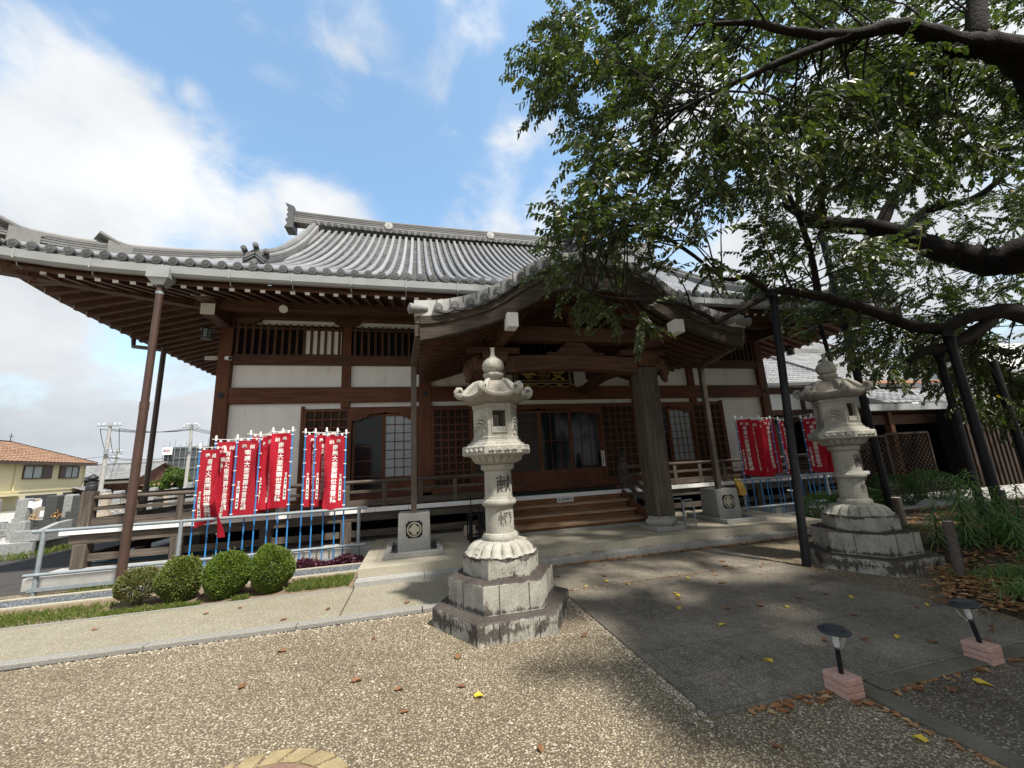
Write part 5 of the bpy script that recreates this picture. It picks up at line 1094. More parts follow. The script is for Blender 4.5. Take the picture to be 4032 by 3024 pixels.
# ================================================================== STONE LANTERNS
def stone_lantern(label, loc):
    cx, cy = loc; t = thing('stone_lantern', label, 'stone lantern', (cx, cy, 0), 'tall hexagonal stone lanterns flanking the approach')
    def hexa(r, z0, z1, r1=None, jit=0.0): return MB().lathe([(r, z0), (r, z1-0.012), ((r1 or r)-0.012, z1)], 6, (cx, cy, 0))
    def step(name, r, z0, z1):
        o = hexa(r, z0, z1).build(name, 'lantern_base', t, bevel=0.008)
        m = MB(); ap = r*math.cos(math.pi/6)
        for k, f in ((4, 0.27), (4, 0.78), (5, 0.5), (3, 0.45), (0, 0.4), (1, 0.6), (2, 0.5)):
            a0, a1 = k*math.pi/3, (k+1)*math.pi/3; p = Vector((cx+r*math.cos(a0), cy+r*math.sin(a0), 0)).lerp(Vector((cx+r*math.cos(a1), cy+r*math.sin(a1), 0)), f)
            nn = Vector((math.cos((a0+a1)/2), math.sin((a0+a1)/2), 0)); m.bar(p+nn*0.001+Vector((0, 0, z0)), p+nn*0.001+Vector((0, 0, z1-0.014)), 0.006, 0.004, nn)
        if z1 < 0.5: m.build('joints', 'ink', o)
    step('base_step', 0.755, -0.02, 0.185); step('base_step', 0.585, 0.18, 0.465)
    hexa(0.425, 0.46, 0.665).build('base_step', 'lantern_base', t, bevel=0.01)
    pet = lambda n, amp: (lambda a, i, z: 1+amp*(abs(math.sin(n*a/2))**0.7-0.6))
    MB().lathe([(0.39, 0.655), (0.385, 0.668), (0.355, 0.69), (0.345, 0.72), (0.30, 0.765), (0.24, 0.785), (0.20, 0.79)], 216, (cx, cy, 0), lambda a, i, z: 1+(0.17*(abs(math.sin(9*a))**0.5-0.75) if 1 <= i <= 4 else 0.0)).build('lotus_base', 'lantern_stone', t, smooth=50)
    sh = MB().lathe([(0.192, 0.775), (0.20, 0.80), (0.20, 0.83), (0.185, 0.855), (0.16, 0.862), (0.157, 1.12), (0.163, 1.125), (0.163, 1.14), (0.186, 1.15), (0.198, 1.17), (0.198, 1.195), (0.186, 1.215), (0.165, 1.222), (0.163, 1.24), (0.156, 1.245), (0.153, 1.525), (0.172, 1.535), (0.19, 1.55), (0.193, 1.595), (0.18, 1.61)], 40, (cx, cy, 0)).build('shaft', 'lantern_stone', t, smooth=40)
    for ch, zc, sz in (('献', 1.385, 0.185), ('燈', 0.995, 0.18)):
        v, f = glyph(ch, 0.004, 0.010); m = MB()
        a0 = -math.pi/2+0.27
        m.add([(cx+(0.1565+0.0025*z)*math.cos(a0+x*sz/0.156), cy+(0.1565+0.0025*z)*math.sin(a0+x*sz/0.156), zc+y*sz) for x, y, z in v], f); m.build('lettering', 'carved_ink', sh)
    MB().lathe([(0.20, 1.605), (0.245, 1.62), (0.272, 1.65), (0.285, 1.68), (0.31, 1.695), (0.315, 1.705), (0.2, 1.708)], 240, (cx, cy, 0), lambda a, i, z: 1+(0.12*(abs(math.sin(10*a))**0.5-0.75) if 0 < i < 5 else 0.0)).build('lotus_bowl', 'lantern_stone', t, smooth=50)
    pl_ = MB().lathe([(0.375, 1.70), (0.40, 1.712), (0.40, 1.80), (0.38, 1.812), (0.34, 1.815), (0.335, 1.84), (0.30, 1.846), (0.295, 1.872)], 6, (cx, cy, 0)).build('platform', 'lantern_stone', t, bevel=0.008)
    m = MB()
    for k in range(6):
        a = k*math.pi/3+math.pi/6; ap = 0.40*math.cos(math.pi/6); nn = Vector((math.cos(a), math.sin(a), 0)); tt = Vector((-math.sin(a), math.cos(a), 0))
        for q in (-0.12, -0.04, 0.05, 0.13):
            c = Vector((cx, cy, 1.745))+nn*(ap-0.006)+tt*q
            for h in range(3): m.tube([c+tt*(0.036*math.cos(w))*(1-h*0.25)+Vector((0, 0, 0.034*math.sin(w)*(1-h*0.25)))+nn*0.006*h for w in [math.pi*i/6 for i in range(7)]], 0.011, 6)
    m.build('wave_carving', 'lantern_stone', pl_, smooth=60)
    # fire box with windows
    z0, z1, r = 1.87, 2.285, 0.262; fb = MB(); ap = r*math.cos(math.pi/6)
    fb.lathe([(r+0.012, z0), (r+0.012, z0+0.035), (r, z0+0.045)], 6, (cx, cy, 0)); fb.lathe([(r, z1-0.05), (r+0.008, z1-0.04), (r+0.008, z1)], 6, (cx, cy, 0))
    carve = MB()
    for k in range(6):
        a = k*math.pi/3+math.pi/6; nn = Vector((math.cos(a), math.sin(a), 0)); tt = Vector((-math.sin(a), math.cos(a), 0)); c = Vector((cx, cy, 0))+nn*(ap-0.022); hw = r/2
        def slab(u0, u1, w0, w1, d=0.044, off=0.0): fb.bar(c+tt*u0+Vector((0, 0, (w0+w1)/2))+nn*off, c+tt*u1+Vector((0, 0, (w0+w1)/2))+nn*off, d, w1-w0)
        if k in (0, 2, 4, 1):
            if k == 1: pass
            wz0, wz1, ww = z0+0.145, z1-0.085, 0.074
            slab(-hw, -ww, z0+0.045, z1-0.05); slab(ww, hw, z0+0.045, z1-0.05); slab(-ww, ww, z0+0.045, wz0); slab(-ww, ww, wz1, z1-0.05)
            for u0, u1, w0, w1 in ((-ww-0.018, -ww-0.004, wz0-0.07, wz1+0.018), (ww+0.004, ww+0.018, wz0-0.07, wz1+0.018), (-ww-0.004, ww+0.004, wz1+0.004, wz1+0.018), (-ww-0.004, ww+0.004, wz0-0.07, wz0-0.055)): slab(u0, u1, w0, w1, 0.012, 0.026)
        else:
            slab(-hw, hw, z0+0.045, z1-0.05)
            for i in range(3):
                pts = [c+nn*0.024+tt*(0.09*math.cos(w)+0.02*(i-1))+Vector((0, 0, z0+0.09+0.055*i+0.085*math.sin(w)*(1-0.2*i))) for w in [math.pi*j/8 for j in range(9)]]
                carve.tube(pts, [0.008+0.014*math.sin(math.pi*j/8) for j in range(9)], 6)
            for q in (-0.055, 0.0, 0.055): carve.lathe([(0.03, 0), (0.026, 0.02), (0.01, 0.03)], 8, tuple(c+nn*0.012+tt*q+Vector((0, 0, z0+0.07+abs(q)))))
        slab(-0.085, -0.02, z1-0.043, z1-0.012, 0.008, 0.030); slab(0.02, 0.085, z1-0.043, z1-0.012, 0.008, 0.030)
    fbo = fb.build('fire_box', 'lantern_stone', t, bevel=0.004); carve.build('relief', 'lantern_stone', fbo, smooth=60)
    # roof with six curling corners
    prof_ = [(0.0, 2.565), (0.40, 2.56), (0.50, 2.545), (0.60, 2.505), (0.70, 2.45), (0.80, 2.405), (0.90, 2.385), (1.0, 2.375), (1.0, 2.345), (0.96, 2.325), (0.85, 2.30), (0.70, 2.285), (0.6, 2.28)]
    def rf(i, j):
        n = len(prof_)-1; k = min(int(i*n+1e-6), n); rho, z = prof_[k]; a = 2*math.pi*j
        d = (a % (math.pi/3))-math.pi/6; edge = 0.345/math.cos(d); edge = 0.36+(edge-0.345)*1.15
        cf = (abs(d)/(math.pi/6))**2.5; rad = rho*edge; rib = max(0, 1-(math.pi/6-abs(d))*rho*edge/0.035)
        return (cx+rad*math.cos(a), cy+rad*math.sin(a), z+0.055*cf*max(0, rho-0.55)/0.45+0.018*rib*(1 if k < 8 else 0))
    m = MB().grid(rf, len(prof_)-1, 144)
    rfo = m.build('roof', 'lantern_roof', t, smooth=55)
    m = MB()
    for k in range(6):
        a = k*math.pi/3; e = Vector((math.cos(a), math.sin(a), 0)); o = Vector((cx, cy, 0)); pts = [(0.17, 2.57), (0.23, 2.545), (0.29, 2.49), (0.34, 2.43), (0.375, 2.395), (0.415, 2.395), (0.445, 2.42), (0.45, 2.455), (0.43, 2.483), (0.40, 2.483), (0.385, 2.46), (0.40, 2.44), (0.418, 2.447)]
        rad = [0.022, 0.03, 0.036, 0.042, 0.046, 0.042, 0.038, 0.034, 0.030, 0.026, 0.022, 0.018, 0.012]
        m.tube([o+e*r_+Vector((0, 0, z)) for r_, z in pts], rad, 10)
        tt = Vector((-math.sin(a), math.cos(a), 0))
        for s_ in (-1, 1): m.tube([o+e*(0.412+0.03*math.cos(w))+tt*s_*0.036+Vector((0, 0, 2.445+0.03*math.sin(w))) for w in [i*0.6 for i in range(10)]], 0.010, 6)
    m.build('corner_scrolls', 'lantern_stone', rfo, smooth=60)
    MB().lathe([(0.12, 2.55), (0.10, 2.57), (0.072, 2.588), (0.074, 2.602), (0.106, 2.62), (0.124, 2.642), (0.122, 2.668), (0.085, 2.684)], 64, (cx, cy, 0), lambda a, i, z: 1+(0.06*math.sin(8*a) if 4 <= i <= 6 else 0)).build('finial_collar', 'lantern_stone', t, smooth=50)
    MB().lathe([(0.08, 2.68), (0.112, 2.70), (0.130, 2.74), (0.131, 2.785), (0.113, 2.826), (0.076, 2.858), (0.042, 2.88), (0.027, 2.91), (0.022, 2.95), (0.026, 2.988), (0.03, 3.0)], 28, (cx, cy, 0)).build('finial', 'lantern_stone', t, smooth=50)
    return t
L1 = stone_lantern('weathered stone lantern standing on pale gravel left of the dark paving', (0.90, 4.54))
L2 = copy_tree(L1); L2.location = (6.08, 4.54, 0); L2['label'] = 'weathered stone lantern in the tree shade at the garden bed behind the black prop'

# ================================================================== SOLAR LIGHTS ON BRICKS
def brick_and_light(bl_, ll, x, y, rot, tilt):
    b = thing('paving_brick', bl_, 'brick', (x, y, 0), 'pink bricks holding the solar lights'); ca, sa = math.cos(rot), math.sin(rot)
    def tr(m): m.v = [(x+p[0]*ca-p[1]*sa, y+p[0]*sa+p[1]*ca, p[2]) for p in m.v]; return m
    for i in range(3): tr(MB().box(-0.070, 0.070, -0.080, 0.080, 0.0+0.040*i, 0.0385+0.040*i)).build('course', 'pink_brick', b, bevel=0.006)
    t = thing('solar_light', ll, 'garden light', (x, y, 0.119), 'black solar garden lights')
    top_ = Vector((x+tilt[0], y+tilt[1], 0)); ax = (Vector((tilt[0], tilt[1], 0.30))).normalized()
    def at(h): return Vector((x, y, 0.119))+ax*h
    MB().tube([at(-0.05), at(0.15)], 0.0145, 12).build('stake', 'black_metal', t, smooth=40)
    def lat(prof, n=28, lobe=None):
        m = MB().lathe(prof, n, (0, 0, 0), lobe); q = Vector((0, 0, 1)).rotation_difference(ax); m.v = [tuple(Vector((x, y, 0.119))+q @ Vector(p)) for p in m.v]; return m
    lat([(0.016, 0.14), (0.022, 0.145), (0.043, 0.175), (0.056, 0.21), (0.061, 0.25)], 32, lambda a, i, z: 1+0.03*math.cos(12*a)).build('globe', 'clear_plastic', t, smooth=60)
    lat([(0.011, 0.16), (0.016, 0.18), (0.016, 0.245)], 10).build('bulb_holder', 'white_plastic', t)
    lat([(0.061, 0.246), (0.090, 0.248), (0.094, 0.255), (0.092, 0.262), (0.075, 0.267), (0.072, 0.269)]).build('lid', 'lid_plastic', t, smooth=35); lat([(0.067, 0.266), (0.066, 0.279), (0.058, 0.282), (0.038, 0.283)]).build('solar_cell', 'lid_plastic', t, smooth=35)
brick_and_light('pink brick stack at the near corner of the dark paving where the edging strips meet', 'nearer solar light with clear globe on the pink bricks by the gravel', 2.74, 2.37, 0.0, (0.012, 0.0))
brick_and_light('pink brick stack farther right along the paving edge', 'farther solar light leaning slightly on the right hand pink bricks', 4.06, 2.36, 0.05, (-0.02, 0.03))

# ================================================================== PLANTS
def leaf_cards(mb, pts, dirs, ln, wd, rg, fold=0.25):
    """pointed two-sided leaves: base, two side points each edge, tip"""
    for p, d in zip(pts, dirs):
        d = d.normalized(); s = d.cross(Vector((rg.uniform(-1, 1), rg.uniform(-1, 1), rg.uniform(-1, 1)))).normalized(); n = d.cross(s)
        L = ln*rg.uniform(0.7, 1.25); w = wd*rg.uniform(0.8, 1.2)
        mb.add([p, p+d*L*0.3+s*w*0.48+n*w*fold, p+d*L*0.65+s*w*0.42+n*w*fold, p+d*L-n*w*0.2, p+d*L*0.65-s*w*0.42+n*w*fold, p+d*L*0.3-s*w*0.48+n*w*fold], [(0, 1, 2, 3), (0, 3, 4, 5)])
def round_bush(label, x, y, rx, rz, zc, n, mat, seed, group, bald=0.0, base=0.0):
    t = thing('round_bush', label, 'bush', (x, y, base), group); rg = random.Random(seed); m = MB(); pts, dr = [], []
    off = [(rg.uniform(-1, 1), rg.uniform(-1, 1), rg.uniform(-1, 1)) for _ in range(9)]
    for i in range(n):
        u = Vector((rg.gauss(0, 1), rg.gauss(0, 1), rg.gauss(0, 1))).normalized()
        bump = 1+0.075*sum(math.sin(5*u.dot(Vector(o))+k) for k, o in enumerate(off))/3
        inner = rg.random()**2.2*0.30
        if bald and u.z < 0.25 and u.x > -0.6 and rg.random() < bald: continue
        r = bump*(1-inner); sq = 1+0.10*(1-abs(u.z))
        p = Vector((x+rx*u.x*r*sq, y+rx*u.y*r*sq, base+zc+rz*u.z*r))
        if p.z < base+0.02: continue
        pts.append(p); dr.append(u*0.8+Vector((rg.uniform(-1, 1), rg.uniform(-1, 1), rg.uniform(-0.4, 1)))*0.8)
    for _ in range(26):
        u = Vector((rg.gauss(0, 1), rg.gauss(0, 1), abs(rg.gauss(0.3, 1)))).normalized(); p0 = Vector((x+rx*u.x, y+rx*u.y, base+zc+rz*u.z))
        for j in range(7): pts.append(p0+u*0.008*j); dr.append(u+Vector((rg.uniform(-1, 1), rg.uniform(-1, 1), rg.uniform(-1, 1))))
    leaf_cards(m, pts, dr, 0.030, 0.017, rg); m.build('foliage', mat, t)
    b = MB()
    for k in range(16 if bald else 9):
        a = rg.uniform(0, 6.28); e = rg.uniform(0.3, 1.25); q = Vector((math.cos(a)*math.cos(e), math.sin(a)*math.cos(e), math.sin(e)))
        p0 = Vector((x+0.02*math.cos(a), y+0.02*math.sin(a), base-0.01)); p1 = Vector((x+rx*0.45*q.x, y+rx*0.45*q.y, base+zc*0.6)); p2 = Vector((x+rx*0.85*q.x, y+rx*0.85*q.y, base+zc+rz*0.75*q.z-0.02))
        b.tube([p0, p1, p2], [0.011, 0.008, 0.003], 5)
        for j in range(5 if bald else 0):
            e2 = p1.lerp(p2, rg.random()); b.tube([e2, e2+Vector((rg.uniform(-1, 1), rg.uniform(-1, 1), rg.uniform(-0.2, 0.8)))*0.10], [0.004, 0.0015], 4)
    b.build('stems', 'log_post', t)
GB = 'clipped round bushes beside the pale path'; GR2 = 'clipped bushes in the shaded garden bed'
round_bush('smallest sparse bush with bare brown twigs at the left end of the row', -3.60, 6.62, 0.215, 0.19, 0.28, 6500, 'box_leaf_dull', 1, GB, 0.72)
round_bush('dull green round bush second from the left in the row', -3.13, 6.62, 0.228, 0.27, 0.30, 9500, 'box_leaf_mid', 2, GB, 0.08)
round_bush('bright green round bush third from the left in the row', -2.54, 6.58, 0.255, 0.285, 0.31, 11500, 'box_leaf', 3, GB)
round_bush('tallest bright green round bush at the right end of the row', -2.01, 6.58, 0.248, 0.31, 0.325, 11500, 'box_leaf', 4, GB)
round_bush('dark clipped bush left of the right stone lantern', 8.25, 6.85, 0.42, 0.33, 0.26, 7000, 'shade_leaf', 5, GR2, 0, 0.05)
round_bush('low dark bush directly behind the right lantern shaft', 10.0, 7.3, 0.45, 0.26, 0.26, 6000, 'shade_leaf', 6, GR2, 0, 0.10)
round_bush('wide low dark bush under the lattice screen', 11.3, 7.5, 0.50, 0.40, 0.36, 8000, 'shade_leaf', 7, GR2, 0, 0.10)
round_bush('dark bush half behind the feathery plant by the lattice screen', 12.9, 7.6, 0.5, 0.42, 0.36, 7000, 'shade_leaf', 8, GR2, 0, 0.10)
# grass and ground cover along the path
def tufts(area, n, h, seed, mb):
    rg = random.Random(seed)
    for _ in range(n):
        x0, x1, y0, y1 = area; x, y = rg.uniform(x0, x1), rg.uniform(y0, y1); a = rg.uniform(0, 6.28); hh = h*rg.uniform(0.4, 1.2); b = Vector((math.cos(a), math.sin(a), 0)); w = b.cross(Vector((0, 0, 1)))*0.004; p = Vector((x, y, 0.0)); l = hh*rg.uniform(0.2, 0.9)
        mb.add([p-w, p+w, p+b*l*0.4+Vector((0, 0, hh*0.65))+w*0.8, p+b*l+Vector((0, 0, hh)), p+b*l*0.4+Vector((0, 0, hh*0.65))-w*0.8], [(0, 1, 2, 3, 4)])
g = MB()
for a, n, h in (((-9.0, -3.9, 6.32, 6.85), 5200, 0.085), ((-3.9, -2.9, 6.30, 6.48), 700, 0.07), ((-1.75, -0.95, 6.42, 6.85), 1900, 0.10), ((-2.4, -2.2, 6.32, 6.45), 200, 0.07), ((-3.0, -2.75, 6.32, 6.42), 200, 0.06), ((-5.2, -4.2, 7.75, 8.3), 600, 0.06), ((-9.5, -8.8, 12.0, 14.5), 700, 0.16)): tufts(a, n, h, int(n), g)
tag(g.build('grass', 'grass_leaf'), 'short green grass growing along the far edge of the pale path', 'grass', kind='stuff')
m = MB(); rg = random.Random(3); pts = []; dr = []
for _ in range(2600):
    x = rg.uniform(-2.0, -0.95); y = rg.uniform(7.70, 7.98); c = 0.05*math.sin(x*9)+0.09
    pts.append(Vector((x, y, 0.02+rg.random()*c))); dr.append(Vector((rg.uniform(-1, 1), rg.uniform(-1, 1), rg.uniform(0, 1))))
leaf_cards(m, pts, dr, 0.045, 0.035, rg); tag(m.build('ground_cover', 'purple_leaf'), 'low purple leaved ground cover at the right foot of the left barrier', 'ground cover', kind='stuff')
m = MB(); pts = []; dr = []
for _ in range(1500):
    x = rg.uniform(7.9, 9.6); y = rg.uniform(7.1, 7.7); pts.append(Vector((x, y, 0.02+rg.random()*0.07))); dr.append(Vector((rg.uniform(-1, 1), rg.uniform(-1, 1), rg.uniform(0, 1))))
leaf_cards(m, pts, dr, 0.05, 0.03, rg); tag(m.build('ground_cover', 'shade_leaf'), 'low green plants in front of the right barrier', 'ground cover', kind='stuff')
# feathery tall plant: whorls of narrow arching leaves on upright stems
def blade(mb, p, d, L, w, droop, rg, seg=5):
    side_ = d.cross(Vector((0, 0, 1)));
    if side_.length < 1e-3: side_ = Vector((1, 0, 0))
    side_.normalize(); vs = []
    for i in range(seg+1):
        f = i/seg; q = p+d*L*f+Vector((0, 0, -droop*L*f*f)); ww = w*(1-f)**0.6*(0.5+min(1, f*4)*0.5); vs += [q-side_*ww/2, q+side_*ww/2+Vector((0, 0, 0.0))]
    mb.add(vs, [(2*i, 2*i+1, 2*i+3, 2*i+2) for i in range(seg)])
def feather_plant(label, stems, group):
    x, y, _ = stems[0]; t = thing('feathery_plant', label, 'plant', (x, y, 0.12), group); lm, sm = MB(), MB(); rg = random.Random(int(x*100))
    for (sx, sy, h) in stems:
        lean = Vector((rg.uniform(-0.12, 0.12), rg.uniform(-0.12, 0.12), 0)); sm.tube([(sx, sy, 0.08), (sx+lean.x*0.5, sy+lean.y*0.5, 0.08+h*0.5), (sx+lean.x, sy+lean.y, 0.08+h)], [0.009, 0.007, 0.004], 5)
        n = int(h*150)
        for i in range(n):
            f = (i+rg.random())/n; z = 0.08+h*(0.12+0.88*f); a = i*2.4; el = rg.uniform(0.1, 0.5)+0.7*max(0, f-0.8)*5*0.6
            d = Vector((math.cos(a)*math.cos(el), math.sin(a)*math.cos(el), math.sin(el))); blade(lm, Vector((sx, sy, 0))+lean*f+Vector((0, 0, z)), d, rg.uniform(0.20, 0.32)*(1.1-0.35*f), 0.028, rg.uniform(0.5, 1.0), rg)
    lm.build('leaves', 'blade_leaf', t); sm.build('stems', 'shade_leaf', t)
feather_plant('tall feathery green plant right of the right stone lantern, its crown the highest', [(7.55, 4.25, 1.0), (7.35, 4.10, 0.78), (7.75, 4.05, 0.85), (7.15, 4.35, 0.7)], 'feathery plants in the garden bed')
feather_plant('feathery green plant farther right with yellowing lower leaves', [(8.0, 4.2, 1.05), (8.15, 4.0, 0.85), (7.85, 3.9, 0.6), (8.3, 4.3, 0.8), (7.7, 3.75, 0.5)], 'feathery plants in the garden bed')
def sedge(label, x, y, n, L, seed, base=0.1):
    t = thing('sedge_clump', label, 'plant', (x, y, base), 'arching sedge clumps in the garden bed'); m = MB(); rg = random.Random(seed)
    for _ in range(n):
        a = rg.uniform(0, 6.28); el = rg.uniform(0.5, 1.4); p = Vector((x+rg.gauss(0, 0.10), y+rg.gauss(0, 0.08), base)); blade(m, p, Vector((math.cos(a)*math.cos(el), math.sin(a)*math.cos(el), math.sin(el))), L*rg.uniform(0.6, 1.2), 0.009, rg.uniform(0.6, 1.1), rg, 6)
    m.build('blades', 'blade_leaf', t)
sedge('arching sedge clump at the right edge beside the leaf litter', 5.75, 2.85, 240, 0.42, 1); sedge('arching sedge clump behind the round wooden post', 6.35, 3.25, 220, 0.42, 2); sedge('long sedge clump at the far right under the black prop', 7.2, 3.35, 240, 0.5, 3); sedge('short sedge tuft at the foot of the near wooden post', 6.05, 3.42, 60, 0.26, 4); sedge('sedge tuft between the two wooden posts', 8.3, 5.3, 90, 0.35, 5)
sedge('sedge clump farthest right at the picture edge', 6.6, 2.75, 200, 0.45, 6)
# round wooden posts
def log_post(label, x, y, h, r, lean=(0, 0), base=0.05):
    t = thing('wooden_post', label, 'post', (x, y, base), 'short round posts in the garden bed'); MB().tube([(x, y, base-0.05), (x+lean[0]*0.5, y, base+h*0.5), (x+lean[0], y+lean[1], base+h)], [r*1.05, r, r*0.97], 18).build('trunk', 'log_post', t, smooth=40)
    q = (x+lean[0], y+lean[1], base+h+0.001); MB().tube([q, (q[0], q[1], q[2]+0.004)], [r*0.93, r*0.9], 18).build('cut_top', 'grave_tan', t)
log_post('near round grey post standing in the leaf litter', 6.02, 3.52, 0.60, 0.048, (0.02, 0.0), 0.07); log_post('short round post behind the right stone lantern', 8.55, 5.65, 0.52, 0.075, (0, 0), 0.1); log_post('low dark round post beside the walk at the right edge', 9.9, 4.95, 0.55, 0.08, (0, 0), 0.15)
t = thing('garden_rock', 'pale angular rock at the foot of the tall black prop', 'rock', (9.5, 6.6, 0.1)); MB().lathe([(0.16, 0), (0.19, 0.08), (0.13, 0.2), (0.05, 0.24)], 7, (9.3, 6.5, 0.08), lambda a, i, z: 1+0.2*math.sin(2*a+i)).build('boulder', 'granite_pale', t, bevel=0.02)
t = thing('garden_rock', 'dark mossy rock among the sedge at the right edge', 'rock', (7.0, 3.0, 0.1)); MB().lathe([(0.22, 0), (0.25, 0.12), (0.2, 0.26), (0.06, 0.33)], 9, (7.0, 2.95, 0.05), lambda a, i, z: 1+0.15*math.sin(3*a+i)).build('boulder', 'lantern_base', t, smooth=60)

# ================================================================== THE BIG TREE
LIMBS = [
    [(8.47, 6.5, 7.32, 0.055), (9.31, 6.7, 7.23, 0.103), (10.22, 6.8, 7.16, 0.177), (11.3, 6.6, 7.05, 0.202), (11.97, 6.3, 6.65, 0.221), (12.18, 5.9, 6.07, 0.244), (12.49, 5.5, 5.61, 0.287), (12.64, 5.1, 5.4, 0.315), (12.9, 4.8, 5.44, 0.337), (14.6, 4.6, 4.6, 0.38)],
    [(3.17, 3, 6.51, 0.016), (3.91, 2.9, 6.6, 0.033), (4.29, 2.8, 6.45, 0.044), (5.05, 2.7, 6.44, 0.061), (5.85, 2.6, 6.67, 0.081), (6.74, 2.6, 6.65, 0.12), (7.19, 2.6, 6.7, 0.141), (8.13, 2.6, 6.72, 0.179), (9.9, 3, 6.3, 0.24), (12, 3.7, 6.1, 0.28), (14.6, 4.6, 5.2, 0.34)],
    [(3.01, 3.4, 5.65, 0.017), (3.55, 3.2, 5.88, 0.025), (3.88, 3, 5.96, 0.033), (4.26, 2.85, 6.1, 0.041), (5.04, 2.7, 6.42, 0.05)],
    [(7.22, 2.6, 6.77, 0.111), (7.29, 2.55, 7.11, 0.112), (7.55, 2.5, 7.75, 0.102)],
    [(9.18, 5.4, 9.82, 0.026), (9.29, 5.8, 8.58, 0.043), (9.62, 6.4, 7.64, 0.062), (10.07, 6.8, 7.14, 0.071)],
    [(6.27, 5, 7.69, 0.026), (6.65, 5, 6.47, 0.039), (6.71, 4.85, 5.1, 0.049), (6.51, 4.74, 4.07, 0.054)],
    [(12.06, 6.3, 6.71, 0.105), (12.52, 6.2, 7.32, 0.106), (12.84, 6, 7.38, 0.099), (13.35, 5.6, 7.4, 0.08), (13.65, 5.2, 7.7, 0.055), (14.19, 5, 8.13, 0.044)],
    [(11.63, 6.6, 7.07, 0.155), (11.91, 6.4, 7.66, 0.131), (12.05, 6.2, 8.06, 0.083), (12.83, 6.1, 8.64, 0.06)],
    [(4.33, 4.72, 3.52, 0.038), (4.51, 4.72, 3.58, 0.042), (4.99, 4.72, 3.81, 0.051), (5.47, 4.72, 4.05, 0.063)],
    [(4.6, 4.7, 4.25, 0.025), (4.83, 4.7, 4.24, 0.036), (5.07, 4.7, 4.3, 0.044), (5.43, 4.72, 4.14, 0.056)],
    [(5.43, 4.72, 4.06, 0.052), (5.77, 4.72, 4.12, 0.06), (6.38, 4.72, 4.08, 0.073), (7.02, 4.7, 3.96, 0.082), (7.66, 4.68, 3.8, 0.087), (8.2, 4.6, 3.56, 0.091), (8.86, 4.55, 3.51, 0.097), (9.35, 4.5, 3.67, 0.106), (9.95, 4.5, 3.8, 0.125), (11.28, 4.5, 3.8, 0.175), (14.6, 4.7, 2.9, 0.34)],
    [(7.98, 4.6, 2.93, 0.039), (8.32, 4.6, 3.08, 0.071), (8.72, 4.55, 3.15, 0.087), (9.29, 4.5, 3.33, 0.097), (10.08, 4.5, 3.68, 0.109)],
    [(1.79, 3.95, 3.64, 0.011), (2.16, 4, 3.51, 0.017), (2.78, 4.1, 3.53, 0.023), (3.54, 4.3, 3.57, 0.028), (4.33, 4.7, 3.56, 0.035)],
    [(1.83, 4, 4.53, 0.011), (2.64, 4.3, 4.75, 0.019), (3.64, 4.5, 4.68, 0.027), (4.62, 4.7, 4.25, 0.029)]]
